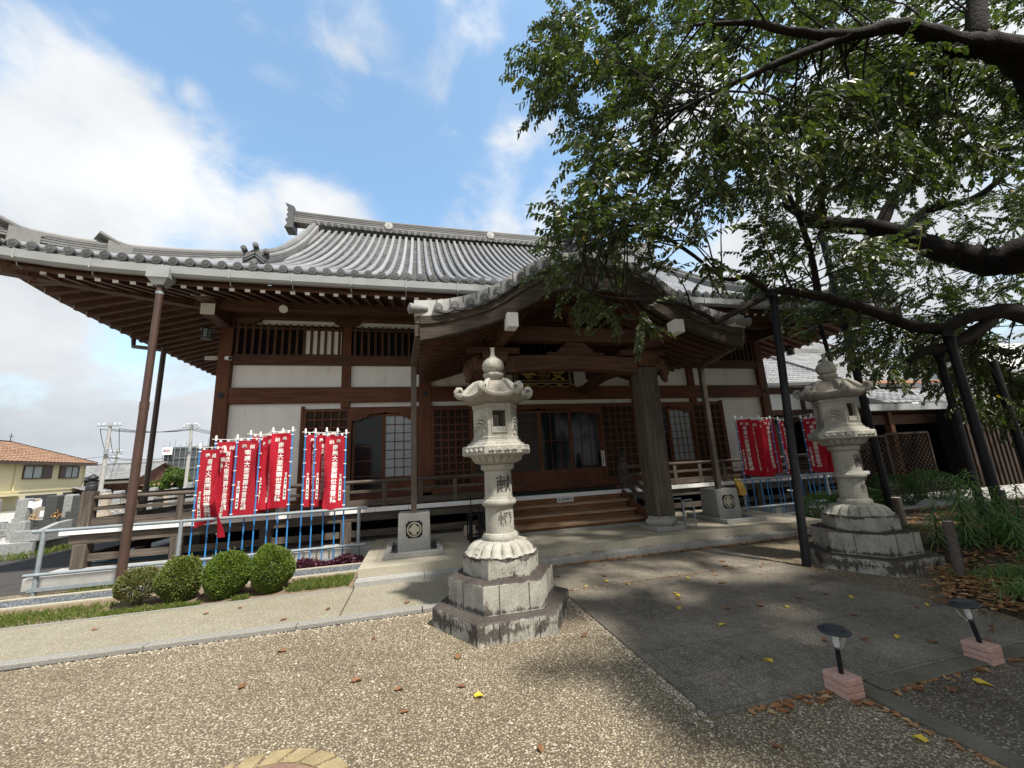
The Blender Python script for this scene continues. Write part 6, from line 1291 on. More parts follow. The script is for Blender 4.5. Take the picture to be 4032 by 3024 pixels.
CLUMPS = [(5.74, 4.81, 5.21), (6.48, 4.93, 5.12), (7.03, 4.64, 3.32), (13.57, 6.54, 5.34), (11.87, 6.59, 8.29), (11.12, 5.15, 4.43), (10.92, 3.69, 10.60), (16.04, 5.34, 8.67), (11.06, 4.72, 8.83), (2.39, 3.87, 4.29), (8.27, 3.58, 8.33), (3.54, 4.72, 7.33), (3.22, 4.50, 6.01), (3.06, 4.06, 6.62), (5.12, 5.12, 10.16), (3.38, 4.74, 8.38), (4.19, 4.92, 8.43), (13.97, 4.43, 9.48), (4.87, 2.84, 5.44), (3.19, 4.46, 4.74), (3.37, 4.22, 8.94), (2.02, 4.40, 7.43), (2.81, 4.97, 6.64), (2.11, 4.86, 4.99), (12.61, 4.53, 7.96), (1.99, 4.62, 4.18), (5.50, 3.48, 5.15), (7.93, 3.18, 8.64), (12.10, 4.12, 8.55), (3.40, 4.52, 7.97), (11.75, 5.22, 2.80), (10.45, 5.12, 3.06), (2.42, 3.90, 5.00), (9.71, 3.31, 5.49), (10.13, 3.35, 9.41), (7.38, 2.75, 7.93), (10.35, 4.02, 8.27), (5.63, 2.72, 6.08), (3.10, 4.58, 7.06), (9.26, 2.97, 8.19), (6.48, 5.48, 4.85), (12.43, 5.23, 1.90), (12.51, 5.55, 3.12), (8.69, 6.50, 4.25), (2.48, 3.80, 5.68), (2.73, 4.78, 5.22), (2.01, 4.01, 6.61), (11.06, 3.80, 8.48), (6.76, 3.97, 7.79), (7.20, 5.06, 7.05), (6.15, 5.00, 4.25), (10.57, 3.61, 7.55), (9.52, 4.90, 2.56), (3.75, 3.92, 4.06), (5.38, 3.62, 6.67), (4.29, 4.02, 5.61), (2.77, 4.04, 3.32), (9.59, 3.24, 8.20), (1.99, 3.62, 5.01), (12.70, 3.76, 9.86), (5.79, 2.78, 6.25), (4.44, 4.72, 5.78), (5.96, 3.08, 8.04), (3.36, 2.73, 5.60), (13.57, 6.04, 3.86), (16.09, 6.34, 3.98), (12.68, 6.69, 3.90), (10.66, 6.28, 4.24), (6.04, 4.01, 9.49), (7.24, 3.82, 6.51), (6.87, 3.11, 6.38), (4.61, 3.86, 8.04), (9.74, 6.37, 3.80), (2.58, 4.29, 5.18), (7.36, 3.81, 9.10), (6.48, 3.88, 6.21), (12.32, 5.74, 8.55), (12.33, 3.70, 10.18), (13.47, 4.22, 9.08), (2.97, 3.77, 7.86), (3.99, 4.70, 8.86), (6.82, 3.89, 6.32), (5.77, 3.85, 4.09), (11.51, 5.10, 2.79), (5.54, 5.01, 4.78), (4.67, 4.49, 5.54), (11.64, 6.50, 3.55), (7.68, 5.07, 3.69), (7.98, 3.38, 5.97), (7.19, 5.36, 3.98), (2.18, 4.28, 8.09), (6.26, 3.15, 5.98), (8.71, 4.16, 9.72), (5.18, 5.49, 9.88), (5.38, 4.63, 9.09), (11.95, 5.19, 2.49), (9.81, 3.46, 7.43), (5.70, 5.07, 6.95), (5.55, 3.29, 6.91), (11.85, 4.59, 11.15), (3.61, 4.33, 7.34), (14.12, 6.49, 9.42), (10.59, 6.71, 3.43), (14.71, 5.61, 5.61), (8.43, 3.70, 5.88), (3.86, 3.31, 6.60), (14.18, 4.06, 11.38), (9.52, 3.93, 8.59), (10.14, 3.16, 9.19), (3.06, 3.84, 6.93), (8.25, 3.71, 6.81), (10.38, 3.71, 6.92), (3.91, 4.72, 9.51), (6.77, 3.48, 6.91), (9.72, 4.81, 4.16), (4.02, 4.04, 6.78), (14.05, 4.32, 9.03), (13.08, 6.26, 3.69), (2.59, 3.82, 4.38), (8.36, 3.34, 6.47), (6.30, 5.76, 6.87), (6.81, 3.20, 8.48), (10.00, 6.57, 8.02), (8.68, 3.49, 7.61), (6.33, 4.10, 6.97), (3.51, 4.06, 7.17), (2.40, 4.55, 8.01), (8.56, 3.94, 8.38), (1.92, 3.77, 6.29), (4.87, 3.77, 8.22), (8.28, 5.26, 3.80), (6.36, 4.76, 10.67), (6.45, 4.20, 6.61), (17.37, 6.04, 7.74), (7.34, 3.91, 7.88), (7.36, 3.67, 6.46), (16.76, 6.54, 3.90), (2.84, 3.86, 4.24), (8.16, 4.77, 10.49), (9.71, 4.71, 11.32), (8.58, 5.32, 6.74), (11.80, 6.99, 4.65), (11.98, 5.87, 3.21), (6.35, 5.94, 11.90), (2.08, 4.30, 7.75), (4.08, 3.20, 7.36), (3.47, 3.78, 5.42), (11.94, 5.50, 2.04), (11.47, 4.60, 9.34), (1.88, 3.60, 4.19), (2.98, 3.69, 5.91), (13.28, 5.92, 3.67), (13.17, 4.75, 8.80), (6.44, 4.58, 8.38), (15.33, 4.55, 10.39), (8.87, 4.20, 7.40), (2.24, 4.59, 7.32), (9.00, 3.94, 6.61), (3.52, 4.53, 6.86), (3.33, 4.22, 4.06), (7.05, 3.09, 6.47), (10.46, 4.90, 7.58), (2.55, 4.10, 4.48), (10.51, 6.60, 4.18), (9.63, 4.98, 3.52), (3.04, 4.29, 7.75), (6.80, 5.68, 7.08), (5.47, 5.22, 10.76), (6.73, 4.42, 7.69), (11.06, 5.35, 3.73), (2.10, 3.65, 4.74), (2.43, 4.19, 5.64), (13.30, 5.06, 3.93), (5.59, 3.46, 6.61), (5.50, 2.82, 7.31), (5.91, 4.59, 6.52), (9.28, 3.85, 8.08), (2.81, 4.25, 7.22), (7.36, 4.59, 2.79), (6.04, 3.08, 5.43), (9.87, 4.67, 8.54), (5.29, 4.32, 8.99), (7.30, 3.84, 9.40), (2.35, 4.53, 3.72), (2.88, 4.60, 7.62), (4.81, 4.19, 6.05), (3.34, 3.71, 5.68), (9.85, 3.15, 6.67), (9.85, 3.60, 7.72), (4.71, 3.74, 8.24), (4.50, 4.84, 8.72), (5.05, 5.11, 6.57), (4.41, 3.74, 8.13), (6.39, 4.06, 5.51), (8.68, 3.33, 5.93), (3.63, 4.15, 9.06), (3.28, 4.37, 5.17), (10.21, 3.36, 6.62), (13.95, 5.68, 3.51), (6.00, 3.82, 6.05), (3.11, 3.85, 6.46), (12.93, 6.24, 3.61), (7.97, 5.38, 3.26), (7.82, 3.93, 7.70), (12.40, 5.49, 1.99), (11.48, 6.56, 9.05), (2.77, 4.62, 9.11), (13.47, 3.84, 10.11), (6.02, 4.46, 6.60), (3.10, 4.91, 8.31), (3.15, 4.05, 4.96), (3.83, 2.84, 4.82), (10.20, 3.72, 7.20), (12.07, 3.57, 8.50), (11.77, 5.07, 7.81), (10.74, 6.39, 5.94), (6.59, 2.95, 6.74), (6.95, 3.14, 6.02), (15.38, 4.36, 12.86), (12.46, 6.01, 8.69), (3.39, 4.52, 6.11), (7.77, 3.29, 5.88), (11.84, 4.26, 7.91), (2.33, 4.20, 7.53), (3.66, 3.13, 5.33), (12.80, 4.77, 8.60), (2.81, 3.85, 5.29), (3.09, 3.01, 5.94), (7.07, 3.99, 6.30), (12.85, 5.88, 3.21), (6.11, 5.16, 7.13), (18.44, 6.97, 5.17), (8.11, 3.83, 7.46), (7.92, 2.85, 6.78), (13.94, 6.47, 4.38), (2.21, 3.65, 5.30), (12.28, 4.48, 10.69), (6.08, 2.73, 6.21), (4.04, 3.97, 6.27), (7.81, 3.68, 7.87), (2.70, 4.45, 8.18), (4.70, 4.25, 7.69), (4.31, 4.03, 6.42), (6.84, 6.05, 7.22), (7.49, 4.49, 7.72), (7.53, 4.62, 6.28), (3.79, 4.85, 6.26), (3.77, 4.75, 6.10), (5.23, 2.75, 5.10), (8.16, 4.78, 6.28), (15.37, 6.55, 1.99), (9.06, 5.60, 4.59), (11.75, 3.53, 8.31), (9.60, 4.01, 9.74), (9.63, 4.33, 8.29), (13.51, 5.79, 2.77), (6.18, 3.77, 8.22), (1.93, 3.72, 4.11), (5.24, 3.57, 6.25), (1.93, 4.38, 7.05), (8.44, 5.85, 7.85), (10.83, 3.72, 6.33), (11.97, 5.78, 4.46), (2.34, 4.89, 7.34), (5.54, 5.91, 6.60), (16.66, 6.27, 7.09), (4.02, 3.47, 5.89), (5.52, 4.72, 5.83), (5.44, 3.81, 8.64), (5.33, 3.54, 5.46), (4.69, 4.27, 6.70), (4.24, 2.71, 7.00), (5.04, 5.56, 6.20), (3.50, 4.20, 6.76), (13.83, 5.51, 8.42), (10.80, 4.36, 7.75), (8.20, 4.01, 9.65), (8.08, 3.92, 9.84), (13.52, 5.55, 2.51), (6.32, 2.95, 5.25), (2.83, 4.94, 8.83), (3.40, 4.77, 6.11), (6.19, 4.12, 9.48), (2.42, 4.08, 4.26), (2.73, 4.33, 6.13), (10.08, 3.25, 6.54), (12.10, 5.00, 2.48), (5.51, 3.72, 4.55), (9.26, 4.97, 3.38), (6.86, 3.26, 6.26), (3.57, 3.95, 8.57), (4.53, 4.86, 7.83), (3.78, 4.31, 6.81), (11.37, 3.98, 9.30), (9.07, 6.79, 4.75), (8.10, 3.46, 6.98), (10.21, 4.23, 8.52), (11.91, 4.39, 6.08), (8.11, 3.89, 9.29), (5.90, 3.75, 7.48), (7.14, 4.17, 8.77), (14.91, 6.63, 2.01), (13.97, 4.14, 11.97), (5.47, 3.49, 4.00), (13.48, 6.56, 2.25), (11.91, 6.46, 3.89), (13.19, 5.30, 3.29), (7.46, 3.25, 6.04), (4.84, 3.19, 6.06), (4.96, 5.35, 7.67), (2.99, 4.12, 5.50), (18.02, 5.88, 9.60), (3.83, 3.13, 7.09), (14.19, 6.82, 2.23), (2.57, 4.93, 4.11), (5.95, 4.67, 6.79), (1.76, 3.67, 6.42), (4.91, 4.97, 8.74), (5.04, 3.32, 6.95), (5.74, 4.81, 4.85), (10.12, 2.81, 8.79), (2.60, 3.90, 6.98), (5.82, 3.37, 5.60), (7.58, 4.77, 6.69), (14.36, 6.96, 3.18), (3.99, 4.21, 7.71), (8.41, 3.21, 4.78), (8.35, 4.89, 6.46), (4.81, 5.68, 6.80), (4.69, 4.39, 7.86), (15.14, 6.25, 2.62), (10.35, 5.19, 3.52), (15.36, 6.21, 3.13), (8.68, 4.52, 9.72), (12.94, 6.85, 4.31), (13.45, 4.72, 9.04), (8.43, 3.72, 6.67), (4.77, 2.81, 5.72), (7.05, 4.00, 6.00), (11.46, 6.84, 4.53), (10.90, 3.81, 8.01), (5.36, 3.37, 6.23), (12.09, 5.10, 2.70), (11.58, 5.52, 8.08), (5.59, 3.68, 8.80), (2.66, 4.81, 6.95), (8.26, 5.91, 7.83), (4.59, 4.42, 5.81), (10.01, 5.83, 8.01), (5.90, 4.78, 5.96), (16.05, 6.33, 4.21), (8.95, 5.42, 4.82), (7.62, 3.24, 8.76), (5.65, 3.11, 6.39), (14.23, 4.46, 11.96), (11.81, 6.23, 4.50), (6.10, 4.09, 8.10), (4.93, 3.81, 7.66), (3.11, 2.75, 5.12), (8.64, 2.88, 6.54), (12.38, 6.21, 4.60), (9.30, 3.41, 7.61), (10.16, 3.63, 7.98), (9.93, 3.02, 7.19), (13.36, 4.44, 8.13), (11.63, 4.21, 8.88), (4.71, 5.06, 6.07), (3.38, 3.25, 5.16), (6.32, 3.69, 6.79), (3.07, 3.64, 7.94), (12.42, 5.04, 2.42), (6.88, 3.41, 7.02), (6.67, 3.40, 6.99), (14.54, 5.37, 6.43), (11.54, 6.47, 4.45), (2.35, 3.83, 6.63), (5.44, 3.35, 3.91), (6.33, 4.06, 6.20), (7.02, 3.20, 7.08), (7.13, 3.31, 8.26), (9.66, 5.64, 5.39), (5.92, 3.82, 8.70), (12.03, 3.94, 7.12), (12.99, 4.31, 9.85), (13.40, 4.47, 12.11), (2.32, 3.64, 6.67), (11.63, 4.48, 7.43), (3.86, 4.12, 7.40), (6.78, 3.49, 7.51), (2.34, 4.14, 4.40), (5.12, 3.41, 8.05), (10.39, 6.40, 8.79), (3.11, 4.67, 6.16), (12.14, 6.89, 3.35), (16.28, 6.60, 7.12), (2.20, 3.78, 5.18), (8.71, 3.38, 8.84), (8.67, 4.77, 9.27), (3.21, 3.87, 5.66), (7.50, 3.71, 8.94), (12.67, 4.55, 7.21), (6.59, 5.64, 4.62), (2.96, 4.96, 3.76), (6.96, 2.75, 5.21), (5.56, 3.42, 7.46), (2.17, 4.38, 3.86), (6.62, 4.13, 9.35), (14.74, 5.71, 3.88), (11.20, 4.85, 7.54), (6.80, 6.20, 7.07), (4.05, 3.15, 5.59), (6.30, 4.27, 8.71), (5.76, 3.00, 7.56), (9.30, 3.69, 8.95), (3.25, 4.93, 4.41), (7.69, 4.37, 7.28), (2.65, 4.81, 5.01), (11.40, 6.21, 4.33), (7.41, 3.99, 8.66), (13.11, 6.50, 6.37), (4.02, 3.44, 5.40), (11.38, 5.40, 3.63), (8.26, 4.38, 8.09), (8.62, 3.00, 6.24), (8.72, 3.31, 6.16), (6.80, 2.86, 5.60), (4.85, 4.52, 9.64), (11.79, 3.91, 7.16), (1.71, 3.73, 4.15), (5.78, 4.58, 8.74), (16.03, 6.42, 4.59), (7.76, 3.78, 8.20), (11.78, 3.89, 7.66), (12.56, 4.56, 12.43), (2.04, 4.43, 6.74), (7.18, 3.89, 5.94), (2.42, 4.35, 7.78), (6.57, 3.50, 8.95), (15.49, 4.67, 10.90), (3.06, 3.92, 7.54), (11.60, 5.32, 2.55), (10.43, 4.79, 6.92), (5.67, 5.45, 6.61), (3.38, 3.72, 4.25), (4.01, 3.59, 5.59), (12.73, 5.36, 3.26), (5.86, 5.78, 10.49), (5.07, 4.31, 8.03), (2.34, 4.68, 7.73), (7.97, 3.69, 6.82), (9.53, 3.96, 7.79), (11.52, 4.92, 2.22), (11.64, 4.46, 10.45), (7.74, 3.77, 7.75), (1.91, 4.08, 6.49), (3.50, 4.18, 8.49), (4.10, 4.30, 5.23), (4.80, 4.85, 9.26), (3.75, 3.66, 5.04), (11.83, 6.15, 3.49), (6.08, 4.97, 5.58), (11.90, 6.00, 3.21), (2.76, 4.66, 4.80), (9.88, 4.24, 8.01), (4.89, 2.92, 7.32), (10.84, 5.11, 2.29), (7.78, 3.69, 8.55), (11.48, 5.04, 2.52), (5.31, 4.51, 4.33), (4.40, 4.14, 9.11), (8.81, 5.03, 3.09), (12.90, 6.91, 2.99), (16.56, 6.40, 5.14), (4.98, 3.38, 6.18), (6.22, 3.18, 7.16), (15.43, 6.61, 2.30), (10.64, 3.72, 10.08), (6.14, 5.40, 4.57), (5.35, 5.48, 4.88), (5.42, 3.21, 7.31), (3.62, 4.57, 7.61), (14.91, 6.15, 5.45), (7.90, 5.28, 4.11), (2.02, 4.88, 4.15), (15.66, 5.29, 7.75), (6.87, 4.01, 6.41), (16.17, 5.83, 6.43), (13.47, 4.55, 6.86), (3.90, 3.34, 5.90), (5.41, 4.38, 8.71), (2.38, 3.62, 4.30), (3.69, 4.29, 5.20), (7.39, 4.41, 9.89), (11.99, 6.15, 4.99), (10.82, 4.46, 11.05), (15.62, 6.02, 4.22), (6.04, 3.26, 7.33), (16.55, 5.48, 9.04), (3.86, 4.45, 7.55), (16.28, 6.54, 3.00), (13.94, 5.65, 5.13), (7.20, 3.57, 6.34), (10.50, 4.72, 7.62), (7.39, 3.99, 9.32), (3.76, 3.98, 6.87), (5.29, 4.44, 6.50), (7.45, 4.54, 9.67), (10.07, 4.62, 8.80), (4.13, 3.61, 7.71), (7.78, 5.02, 4.64), (8.68, 3.53, 7.14), (11.36, 4.20, 11.49), (4.44, 5.40, 5.52), (5.96, 4.48, 9.76), (9.84, 3.78, 6.44), (3.02, 3.72, 8.18), (9.02, 6.01, 5.38), (2.52, 4.29, 6.40), (10.78, 6.57, 3.89), (12.97, 5.11, 4.00), (11.45, 5.55, 4.29), (6.56, 3.93, 8.08), (6.38, 3.88, 4.16), (2.74, 3.64, 6.47), (11.45, 5.90, 3.05), (9.52, 4.30, 7.96), (4.97, 2.94, 5.80), (3.27, 3.80, 7.59), (10.00, 4.44, 8.28), (7.85, 3.61, 7.40), (4.07, 4.84, 8.97), (10.96, 3.65, 7.43), (3.48, 3.81, 6.84), (6.30, 4.01, 8.00), (5.95, 4.81, 4.79), (9.82, 4.75, 9.23), (4.88, 5.51, 7.37), (8.25, 3.74, 8.01), (8.07, 5.53, 4.34), (6.25, 3.60, 8.20), (14.07, 4.94, 7.01), (4.70, 4.20, 7.91), (2.28, 3.72, 4.44), (7.61, 4.41, 6.01), (2.21, 4.37, 4.73), (13.50, 6.45, 6.49), (5.22, 4.30, 5.92), (8.42, 3.40, 7.18), (9.14, 4.53, 8.38), (6.07, 4.96, 6.79), (12.06, 3.28, 10.16), (1.91, 4.78, 7.87), (4.80, 5.29, 6.04), (5.85, 2.93, 6.09), (12.99, 4.87, 6.81), (7.82, 3.21, 6.54), (2.53, 3.92, 4.67), (11.39, 3.80, 6.08), (1.79, 3.97, 4.40), (11.78, 5.51, 7.57), (7.10, 4.68, 8.88), (13.56, 4.87, 7.23), (5.16, 4.14, 8.33), (7.30, 3.17, 7.34), (3.08, 4.95, 9.86), (3.39, 2.80, 6.84), (10.84, 4.31, 10.69), (8.23, 5.12, 6.64), (8.92, 5.01, 7.15), (10.44, 5.04, 3.74), (7.02, 4.23, 6.06), (4.58, 4.72, 7.13), (9.69, 6.29, 4.33), (15.69, 5.41, 7.99), (5.65, 4.70, 10.41), (16.85, 6.69, 4.28), (15.19, 6.03, 5.45), (2.60, 4.13, 4.84), (9.09, 6.28, 4.77), (3.00, 4.44, 6.74), (16.48, 6.41, 5.63), (5.51, 3.44, 6.46), (10.94, 5.27, 7.77), (8.55, 4.47, 7.89), (7.31, 3.51, 7.57), (3.91, 3.54, 5.69), (10.11, 4.58, 2.25), (7.73, 4.00, 8.56), (4.49, 3.43, 6.13), (3.68, 4.92, 5.28), (1.69, 3.86, 6.68), (4.78, 4.96, 9.41), (6.81, 2.87, 6.82), (7.62, 4.67, 9.31), (15.17, 5.24, 6.59), (5.93, 4.13, 8.06), (4.22, 2.83, 5.32), (7.46, 3.80, 7.69), (1.68, 3.83, 6.20), (8.09, 5.41, 4.14), (1.83, 4.29, 3.87), (5.77, 4.11, 5.93), (7.42, 3.77, 7.89), (10.45, 6.44, 5.43), (6.16, 5.29, 6.54), (9.26, 4.27, 7.59), (8.10, 4.38, 9.47), (7.01, 4.44, 4.47), (10.47, 4.49, 10.30), (8.32, 4.47, 8.42), (6.49, 3.06, 6.62), (11.96, 6.62, 4.47), (10.73, 6.94, 3.74), (7.13, 5.65, 7.06), (10.57, 4.00, 7.18), (15.71, 5.78, 6.82), (3.75, 4.37, 6.24), (5.94, 5.56, 11.23), (11.68, 5.60, 3.83), (2.93, 3.67, 8.00), (13.83, 6.32, 8.90), (19.38, 6.53, 8.71), (9.76, 5.93, 8.35), (13.29, 7.70, 7.63), (12.02, 6.78, 8.16), (19.34, 6.98, 7.80), (9.20, 6.92, 7.89), (7.54, 5.91, 7.06), (8.06, 6.17, 6.18), (9.69, 5.74, 7.61), (17.63, 7.70, 8.57), (10.48, 8.09, 8.01), (9.78, 7.22, 6.65), (11.76, 7.90, 7.59), (16.03, 6.52, 8.43), (15.65, 7.49, 7.84), (12.23, 7.25, 9.09), (12.56, 6.82, 9.09), (19.59, 6.73, 8.10), (12.19, 8.00, 8.67), (14.12, 5.84, 6.13), (13.45, 7.07, 8.42), (12.62, 5.84, 7.92), (15.61, 7.25, 7.27), (12.31, 7.16, 7.84), (17.10, 8.08, 8.30), (9.57, 7.46, 8.39), (8.39, 5.93, 8.18), (12.66, 6.26, 9.48), (10.65, 7.38, 7.92), (14.55, 5.65, 6.95), (13.43, 8.11, 7.37), (18.54, 6.23, 8.16), (11.07, 7.67, 7.08), (14.20, 5.66, 8.51), (18.40, 6.63, 8.25), (8.96, 7.73, 6.85), (11.51, 5.93, 9.01), (12.59, 7.63, 8.48), (10.03, 7.44, 8.86), (13.31, 7.24, 7.07), (22.56, 7.82, 8.70), (8.64, 6.57, 6.64), (11.87, 7.25, 6.99), (9.61, 5.85, 7.27), (13.70, 6.49, 8.68), (9.64, 6.20, 8.61), (19.56, 7.13, 9.39), (16.83, 6.30, 7.73), (10.96, 6.36, 7.52), (14.98, 6.86, 9.31), (7.37, 5.68, 8.50), (10.80, 8.16, 7.43), (17.25, 8.01, 7.76), (22.51, 8.12, 9.01), (18.37, 7.43, 9.30), (17.76, 6.18, 8.59), (12.94, 5.62, 6.68), (18.14, 7.87, 7.49), (14.29, 6.09, 7.58), (16.18, 6.03, 8.27), (10.54, 7.22, 9.33), (14.90, 5.91, 6.48), (6.90, 5.65, 5.96), (14.81, 6.44, 6.75), (12.72, 7.31, 8.72), (19.30, 7.42, 7.58), (12.20, 6.91, 8.53), (14.63, 6.06, 9.19), (10.40, 6.88, 6.53), (12.55, 5.29, 3.46), (10.49, 6.14, 5.07), (13.86, 7.93, 4.39), (10.52, 5.45, 4.50), (12.75, 7.00, 4.34), (13.18, 6.44, 5.50), (15.11, 7.20, 2.29), (13.59, 6.08, 4.81), (15.04, 7.58, 5.22), (15.71, 7.81, 3.91), (12.66, 7.22, 4.56), (9.91, 6.57, 5.27), (17.55, 7.43, 2.72), (11.44, 5.80, 3.57), (11.50, 6.19, 3.42), (12.88, 5.45, 2.49), (14.41, 6.02, 3.11), (15.53, 7.05, 4.38), (13.91, 7.75, 3.72), (14.83, 6.10, 3.83), (10.89, 5.20, 2.93), (12.92, 6.91, 4.81), (7.95, 5.68, 4.08), (11.40, 7.58, 3.90), (14.44, 7.26, 3.53), (11.58, 6.92, 4.21), (19.64, 7.74, 6.44), (10.21, 6.81, 5.20), (11.23, 6.78, 5.06), (12.05, 6.49, 3.70), (13.74, 7.13, 3.00), (13.01, 6.36, 2.68), (10.86, 5.15, 4.55), (16.79, 6.42, 4.73), (12.85, 7.74, 5.76), (9.72, 5.66, 3.29), (18.56, 7.06, 5.87), (19.13, 7.50, 4.55), (9.86, 7.96, 5.27), (9.78, 5.70, 4.98), (9.84, 6.08, 3.57), (11.79, 6.30, 2.96), (9.63, 6.18, 3.95), (9.86, 5.30, 3.11), (11.74, 6.58, 5.17), (16.23, 7.81, 2.81), (14.23, 6.18, 2.86), (11.14, 5.25, 3.38), (17.99, 7.67, 2.80), (10.25, 6.24, 3.56), (12.49, 5.76, 3.10), (8.56, 5.91, 4.38), (12.41, 7.27, 4.06), (15.50, 5.81, 4.55), (13.33, 6.87, 5.89), (7.01, 5.65, 4.58), (12.68, 6.00, 2.90), (14.09, 5.61, 4.75), (14.03, 7.35, 4.00), (11.55, 5.56, 3.30), (9.17, 5.69, 4.10), (11.64, 5.32, 3.02), (10.37, 5.10, 2.33), (11.60, 6.16, 3.70), (16.76, 7.64, 4.42), (12.96, 5.84, 3.61), (15.44, 7.70, 5.20), (15.87, 6.59, 3.75), (11.94, 6.32, 4.24), (8.63, 5.72, 3.68), (16.58, 7.71, 6.11), (10.56, 6.60, 4.62), (13.30, 5.08, 4.88), (13.49, 5.72, 3.00), (13.31, 6.48, 4.36), (10.38, 6.91, 3.78), (16.12, 6.67, 4.93), (13.99, 6.17, 2.30), (10.33, 5.71, 3.08), (12.35, 7.13, 5.95), (15.09, 8.31, 8.50), (14.87, 5.66, 5.91), (14.35, 7.94, 5.30), (12.79, 5.06, 6.54), (8.58, 9.08, 8.22), (14.24, 5.01, 8.39), (10.61, 7.93, 7.80), (12.97, 5.52, 6.04), (15.96, 6.84, 5.72), (13.70, 6.57, 7.89), (11.42, 8.73, 8.01), (13.39, 5.27, 8.43), (16.34, 8.08, 5.64), (13.80, 7.11, 6.81), (13.33, 8.36, 7.71), (11.71, 7.47, 6.23), (13.74, 6.94, 7.87), (10.83, 6.72, 5.48), (15.14, 6.61, 6.04), (9.54, 8.06, 7.65), (16.45, 6.14, 7.82), (11.24, 7.32, 6.15), (11.79, 9.11, 6.06), (11.89, 9.09, 6.74), (15.00, 7.40, 6.39), (14.26, 7.94, 6.49), (16.48, 5.41, 8.09), (14.27, 8.19, 6.81), (14.49, 5.20, 7.48), (15.43, 6.84, 7.72), (14.07, 7.26, 7.82), (12.37, 5.54, 6.98), (15.18, 5.06, 8.13), (11.31, 6.63, 7.58), (11.87, 9.00, 8.58), (14.24, 8.13, 7.54), (15.81, 5.72, 5.69), (15.25, 5.09, 6.98), (11.72, 9.13, 7.32), (10.30, 5.29, 6.81), (12.91, 7.10, 7.18), (8.99, 6.62, 8.02), (10.81, 5.85, 5.81), (16.01, 8.91, 6.58), (11.14, 6.66, 8.20), (15.77, 9.29, 8.11), (9.84, 8.33, 6.41), (8.79, 7.96, 6.07), (15.60, 5.81, 7.47), (11.99, 5.21, 6.16), (10.97, 8.49, 7.82), (11.49, 6.44, 5.90), (14.52, 5.02, 7.03), (9.56, 6.41, 6.19), (12.20, 9.23, 7.70), (11.94, 9.45, 6.06), (10.01, 7.86, 7.82), (11.16, 9.27, 7.72), (14.91, 7.43, 8.32), (12.26, 9.28, 6.71), (12.98, 7.47, 8.07), (15.28, 5.82, 7.60), (12.71, 6.82, 5.59), (15.78, 9.45, 7.66), (13.07, 5.37, 6.29), (11.13, 5.39, 6.48), (11.43, 6.86, 5.43), (9.56, 9.28, 7.09), (12.38, 5.80, 7.73), (15.96, 7.83, 8.46), (15.02, 7.42, 6.98), (14.03, 6.65, 5.46), (12.12, 8.68, 7.49), (12.65, 5.80, 6.22), (10.35, 7.77, 7.62), (15.57, 7.28, 5.40), (8.80, 5.38, 5.64), (9.91, 6.33, 5.71), (15.30, 6.62, 6.83), (8.83, 7.18, 8.36), (13.03, 6.36, 7.35), (12.52, 7.24, 7.36), (14.19, 9.01, 8.52), (16.19, 8.65, 7.52), (15.24, 6.96, 5.27)]
